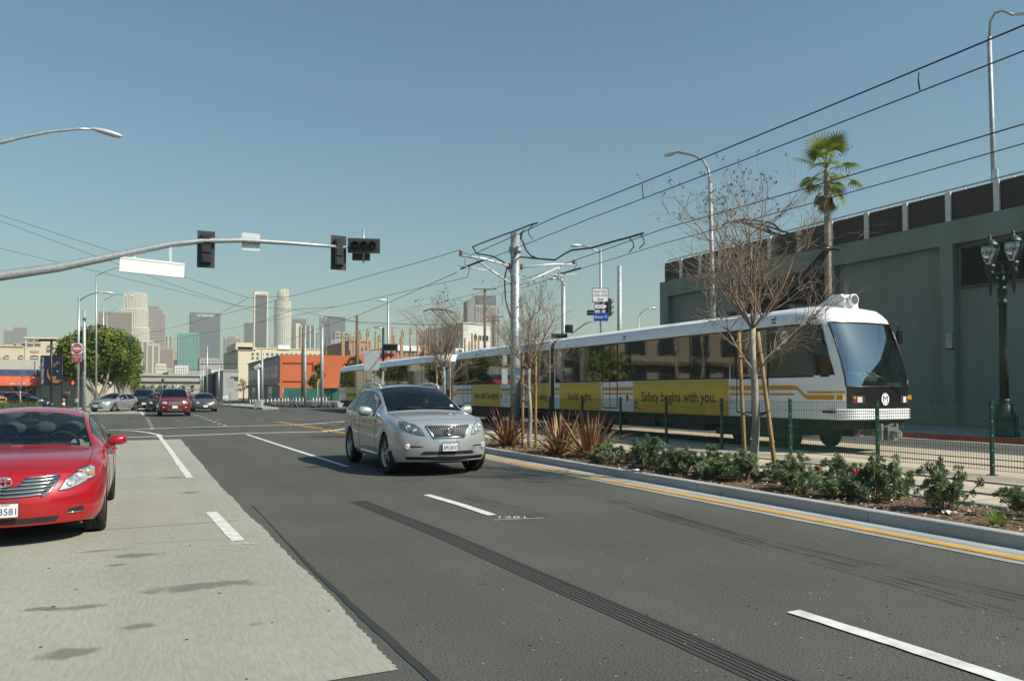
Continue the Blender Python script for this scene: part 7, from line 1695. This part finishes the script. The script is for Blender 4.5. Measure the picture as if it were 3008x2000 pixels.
for y, lb in ((74, 'dark round street tree at the corner across the street, nearest'), (88, 'dark round street tree at the corner across the street, middle'), (106, 'dark round street tree at the corner across the street, farthest'), (8, 'dark round tree added before the beige workshop for reflections, nearer one'), (27, 'dark round tree added before the beige workshop for reflections, farther one')):  # out-of-view trees added to break up the reflections in the train windows
    r = random.Random(int(y)); t = thing('street_tree', lb, 'tree', (-17, y, 0)); mb = MB(); mb.tube([(-17, y, 0), (-17, y, 2.4), (-17, y, 4)], [.2, .16, .1], 7); mb.build('trunk', BARK, t)
    mb = MB(); crown(mb, [((-17, y, 4.2), (2.6, 2.8, 1.9)), ((-17, y+1.2, 5), (1.8, 1.8, 1.5))], 60, .6, r); mb.build('crown', FIC, t)

PAPER = pm('crumpled paper', (.7, .7, .68), .8)
for u, v, lb in ((1830, 1376, 'scrap of white paper under the shrub left of the stakes'), (1925, 1378, 'small white scrap in the mulch behind the middle shrubs'), (1868, 1384, 'torn white wrapper in the mulch near the low shrubs'), (2790, 1508, 'bright plastic scrap caught in the lone shrub')):
    q = gnd(u, v, .12); r = random.Random(u); mb = MB(); P_ = [[q+Vector((.05*i-.08, .035*j-.05, r.uniform(0, .04))) for i in range(4)] for j in range(4)]; mb.grid(P_, False); tag(mb.build('litter', PAPER, None, q), lb, 'litter', 'litter in the planting')
# ================================================================ DOWNTOWN SKYLINE
def tm(n, c, r=.6, v=.05): return pm(n, c, r, var=v, scale=.02)
T_GLASS = pm('tower dark glass', (.03, .036, .046), .15, spec=.8, var=.1, scale=.03)
T_BLUE = pm('tower blue glass', (.05, .075, .11), .15, spec=.8, var=.1, scale=.03)
T_TEAL = pm('tower teal glass', (.06, .24, .22), .2, spec=.8, var=.2, scale=.05)
T_WHITE = tm('tower cream stone', (.74, .70, .58)); T_BROWN = tm('tower brown granite', (.26, .19, .17)); T_PINK = tm('tower pink granite', (.40, .29, .26)); T_GREY = tm('tower grey stone', (.34, .34, .35)); T_BEIGE = tm('tower beige panel', (.56, .5, .4))
def tower(label, u0, u1, vt, d, glass, stone, bands=(4., .45), piers=None, dep=.9, tiers=(), name='tower', top=None, sign=None):
    """body of glass with projecting floor bands and piers; tiers = extra (u0,u1,vtop)"""
    um = (u0+u1)/2; Y = at(um, 1152, d).y
    t = thing(name, label, 'tower', (onY(um, 1152, Y).x, Y, 0)); bd = MB(); pr = MB()
    for k, (a, b, v) in enumerate(((u0, u1, vt),)+tuple(tiers)):
        x0, x1 = onY(a, 1152, Y).x, onY(b, 1152, Y).x; z = onY(um, v, Y).z; D = (x1-x0)*dep; y0 = Y-.8*k*(1 if k else 0)
        mb = MB(); mb.bx(x0, x1, y0, y0+D, 0, z); mb.build('body', glass, t)
        if bands:
            n = int(z/bands[0]); h = bands[0]*bands[1]
            for i in range(n): zz = i*bands[0]+1; bd.bx(x0-.5, x1+.5, y0-.5, y0+D+.5, zz, zz+h)
            bd.bx(x0-.5, x1+.5, y0-.5, y0+D+.5, z-2.5, z+.6)
        if piers:
            n = max(2, int((x1-x0)/piers[0])); w = piers[0]*piers[1]
            for i in range(n+1): x = x0+(x1-x0)*i/n; pr.bx(x-w/2, x+w/2, y0-.8, y0+.1, 0, z)
            n2 = max(2, int(D/piers[0]))
            for i in range(n2+1):
                y = y0+D*i/n2
                for xx in (x0, x1): pr.bx(xx-.8, xx+.8, y-w/2, y+w/2, 0, z)
    if bands: bd.build('floor_bands', stone, t)['kind'] = 'stuff'
    if piers: pr.build('piers', stone, t)['kind'] = 'stuff'
    return t, Y
tower('two-tone grey office block at the far left of the skyline', 7, 46, 968, 1500, T_GLASS, T_GREY, (4, .5), None, .6, ((36, 73, 958),))
tower('wide brown office block left of the white gridded tower', 285, 381, 917, 1750, T_GLASS, T_BROWN, (4.2, .62), None, .5)
# white gridded tower: curved front
um = 396; Y = at(um, 1152, 1900).y; t = thing('tower', 'bright white tower with a grid of square windows and stepped shoulders', 'tower', (onY(um, 1152, Y).x, Y, 0))
gb = MB(); gp_ = MB(); bo = MB()
for a, b, v, vb, yo in ((362, 427, 862, 912, 0), (356.5, 431, 910, 966, -3), (368, 435, 964, 1152, -6)):
    x0, x1 = onY(a, 1152, Y).x, onY(b, 1152, Y).x; z1 = onY(um, v, Y).z; z0 = max(0, onY(um, vb, Y).z); n = 15; xm = (x0+x1)/2; R_ = (x1-x0)*.9
    ft = [(x0+(x1-x0)*i/n, Y+yo-14*(1-((2*i/n-1)*.75)**2) if True else 0) for i in range(n+1)]
    bo.prism(ft+[(x1, Y+40), (x0, Y+40)], (0, 0, z0), X3, Y3, z1-z0)
    nf = int((z1-z0)/4.2)
    for f_ in range(nf+1):
        z = z0+(z1-z0)*f_/max(1, nf); q = [(x, y-.9) for x, y in ft]+[(x1+.9, Y+40), (x0-.9, Y+40)]; gb.prism(q, (0, 0, z-.75), X3, Y3, 1.5)
    for i, (x, y) in enumerate(ft): gp_.bx(x-.72, x+.72, y-1.2, y+.4, z0, z1+1)
    for k in range(8): y = Y+5*k; gp_.bx(x0-.9, x0+.3, y-.9, y+.9, z0, z1); gp_.bx(x1-.3, x1+.9, y-.9, y+.9, z0, z1)
bo.build('body', T_GLASS, t); gb.build('floor_bands', T_WHITE, t)['kind'] = 'stuff'; gp_.build('piers', T_WHITE, t)['kind'] = 'stuff'
tower('pinkish grey stepped tower just right of the white one', 432, 464, 899, 2150, T_BLUE, T_PINK, (4, .5), None, .9, ((460, 472, 905), (470, 482, 921), (430, 440, 940)))
tower('pale apartment tower with a grey top behind the round tree', 385, 447, 1001, 1150, T_BLUE, T_BEIGE, (3.2, .35), (7, .35), .8, ((430, 465, 1010),))
tower('pink and white striped office block', 466, 506, 1022, 1500, T_GLASS, T_PINK, (4.2, .55), None, .8, ())
tower('slim pale tower peeking above the striped block', 487, 498, 988, 1650, T_BEIGE, T_BEIGE, (4, .5), (4, .4), 1)
tower('thin checkered slab left of the teal tower', 510, 521, 1030, 1350, T_GLASS, T_BEIGE, (3.2, .4), (3, .4), 1)
tower('teal glass tower in front of the dark one', 522, 581, 978, 1300, T_TEAL, tm('teal mullions', (.16, .36, .34)), (3.6, .25), (4.5, .2), .8, name='glass_tower')
t, Y = tower('broad dark blue tower with white lettering at its top', 558, 644, 919, 1950, T_BLUE, tm('tower blue grey spandrel', (.10, .13, .17)), (4, .4), (5, .14), .8, name='glass_tower')
q = onY(604, 925, Y-2); mb = MB(); mb.text('City National Bank', (q.x, Y-2, q.z-1.5), X3, Z3, 7.5, 0, width=42, bold=.02); mb.build('roof_lettering', INKW, t)
tower('short grey banded tower right of the dark blue one', 658, 705, 991, 1650, T_GLASS, T_GREY, (4, .5), None, .7, ((670, 688, 987),))
tower('dim dark block behind the black-faced tower', 717, 746, 948, 2200, T_GLASS, tm('tower slate', (.12, .13, .15)), (4, .4), None, .8, ((730, 744, 964),))
t, Y = tower('tall black-faced tower with white corner edges and red letters', 746, 782, 858, 2050, T_GLASS, tm('tower slate mullion', (.10, .11, .13)), None, (3, .25), .9)
x0, x1 = onY(745, 1152, Y).x, onY(783, 1152, Y).x; z = onY(764, 857, Y).z; z2 = onY(764, 866, Y).z
mb = MB(); mb.bx(x0-1, x1+1, Y-2, Y+30, z2, z); mb.build('white_crown', T_WHITE, t)
for x in (x0, x1): mb = MB(); mb.bx(x-1.6, x+1.6, Y-2, Y+1.2, 0, z2); mb.build('corner_pier', T_WHITE, t)
q = onY(774, 862, Y-2.5); mb = MB(); mb.text('Aon', (q.x, Y-2.3, q.z-.4), X3, Z3, 6.5, 0, width=12); mb.build('red_lettering', pm('sign letter red', (.5, .03, .04), .5), t)
# cylindrical crowned tower
d = 2350; um = 832.5; Y = at(um, 1152, d).y; c = onY(um, 1152, Y); t = thing('round_tower', 'tallest round pale tower with a crown', 'tower', (c.x, Y, 0)); bo = MB(); bd = MB(); pr = MB()
for w, v, vb in ((33, 858, 880), (47, 878, 911), (49, 909, 960), (47, 958, 1152)):
    r_ = w/2*mpp(d); z1 = onY(um, v, Y).z; z0 = max(0, onY(um, vb, Y).z); bo.lathe([(r_, z0), (r_, z1)], (c.x, Y+30, 0), 28, smooth=False)
    for f_ in range(int((z1-z0)/4.4)): zz = z0+f_*4.4; bd.lathe([(r_+.5, zz), (r_+.5, zz+1.9)], (c.x, Y+30, 0), 28, smooth=False)
    for k in range(28): a = 2*pi*k/28; pr.obx((c.x+(r_+.2)*cos(a), Y+30+(r_+.2)*sin(a), (z0+z1)/2), (.5*cos(a), .5*sin(a), 0), (-.95*sin(a), .95*cos(a), 0), (0, 0, (z1-z0)/2))
zc = onY(um, 858, Y).z; zt_ = onY(um, 847, Y).z
for k in range(14): a = 2*pi*k/14; r_ = 15.5*mpp(d); pr.obx((c.x+r_*cos(a), Y+30+r_*sin(a), (zc+zt_)/2), (1.2*cos(a), 1.2*sin(a), 0), (-2.2*sin(a), 2.2*cos(a), 0), (0, 0, (zt_-zc)/2+(1.5 if k % 2 else -1.5)))
bo.build('body', T_BLUE, t); bd.build('floor_bands', T_WHITE, t)['kind'] = 'stuff'; pr.build('piers', T_WHITE, t)['kind'] = 'stuff'
tower('dim grey slab right of the round tower', 860, 898, 936, 2250, T_GLASS, tm('tower violet grey', (.2, .2, .24)), (4, .4), None, .8)
tower('slim cream shaft in front of the dim grey slab', 868, 880, 951, 2000, T_BEIGE, T_WHITE, (4, .6), None, 1)
tower('grey tower with tall white vertical fins', 883, 923, 956, 1750, T_BLUE, T_WHITE, None, (9, .22), .8)
tower('pale blue tower left of the twin faint towers', 930, 946, 976, 1900, T_TEAL, T_GREY, (4, .4), None, 1)
tower('faint glass tower, left of two, above the practice poles', 941, 968, 932, 2500, T_BLUE, T_GREY, (4, .3), None, .9)
tower('faint glass tower, right of two, above the practice poles', 967, 1013, 931, 2500, T_BLUE, T_BLUE, (4, .3), None, .9)
tower('stepped pale office tower with dark top windows behind the practice poles', 984, 1022, 975, 1900, T_GLASS, T_GREY, (8, .4), (8, .3), .8, ((972, 1000, 1000), (964, 990, 1025)))
t, Y = tower('grey banded tower with a glass crown behind the utility pole', 1398, 1466, 898, 1500, T_GLASS, T_GREY, (4, .42), (6, .25), .8, ())
mb = MB(); x0, x1 = onY(1403, 1152, Y).x, onY(1458, 1152, Y).x; mb.bx(x0, x1, Y+1, Y+24, 60, onY(1430, 868, Y).z); mb.build('glass_crown', T_BLUE, t)
xa = onY(1373, 1152, Y).x; xb = onY(1398, 1152, Y).x
for k in range(9):
    x = xa+(xb-xa)*k/9; mb = MB(); mb.bx(x, x+(xb-xa)/9*.5, Y-1+k*.3, Y+20, 0, onY(1386, 884-1.6*k, Y).z); mb.build('fin', T_GREY, t)
mb = MB(); mb.bx(xa, xb, Y+3, Y+22, 0, onY(1386, 890, Y).z); mb.build('side_slab', T_BLUE, t)
# low city blocks below the towers
CRL = MATS['cream stucco']
for u0, u1, v, d, m, lb in ((456, 487, 1068, 620, CRL, 'small cream stepped building under the striped tower'), (487, 512, 1082, 640, CONF, 'grey building beside the small cream stepped one'), (512, 552, 1074, 600, MATS['white stucco'], 'pale loft building left of the concrete frame'), (585, 642, 1052, 800, CONF, 'concrete framed building with dark openings below the dark blue tower'), (620, 700, 1085, 560, MATS['white stucco'], 'white low building with rooftop clutter'), (540, 600, 1090, 700, CONF, 'low grey block beyond the overpass'), (640, 700, 1062, 900, T_GREY, 'dim grey block below the short banded tower')):
    block('city_block', lb, u0, u1, v, d, m, 30, ((v+6, v+11, 5, .08, .92, .45), (v+15, v+20, 5, .08, .92, .45)), GL2)
# ================================================================ HAZE
hz = MB(); hz.bx(-2600, 2800, -150, 3300, -1.2, 330)
HM = bpy.data.materials.new('city haze'); HM.use_nodes = True; n = HM.node_tree.nodes; n.remove(n['Principled BSDF'])
pv_ = n.new('ShaderNodeVolumePrincipled'); pv_.inputs['Color'].default_value = (.72, .71, .64, 1); pv_.inputs['Density'].default_value = HAZE
pv_.inputs['Anisotropy'].default_value = .0
HM.node_tree.links.new(pv_.outputs[0], n['Material Output'].inputs['Volume'])
hz.build('haze', HM)['kind'] = 'stuff'
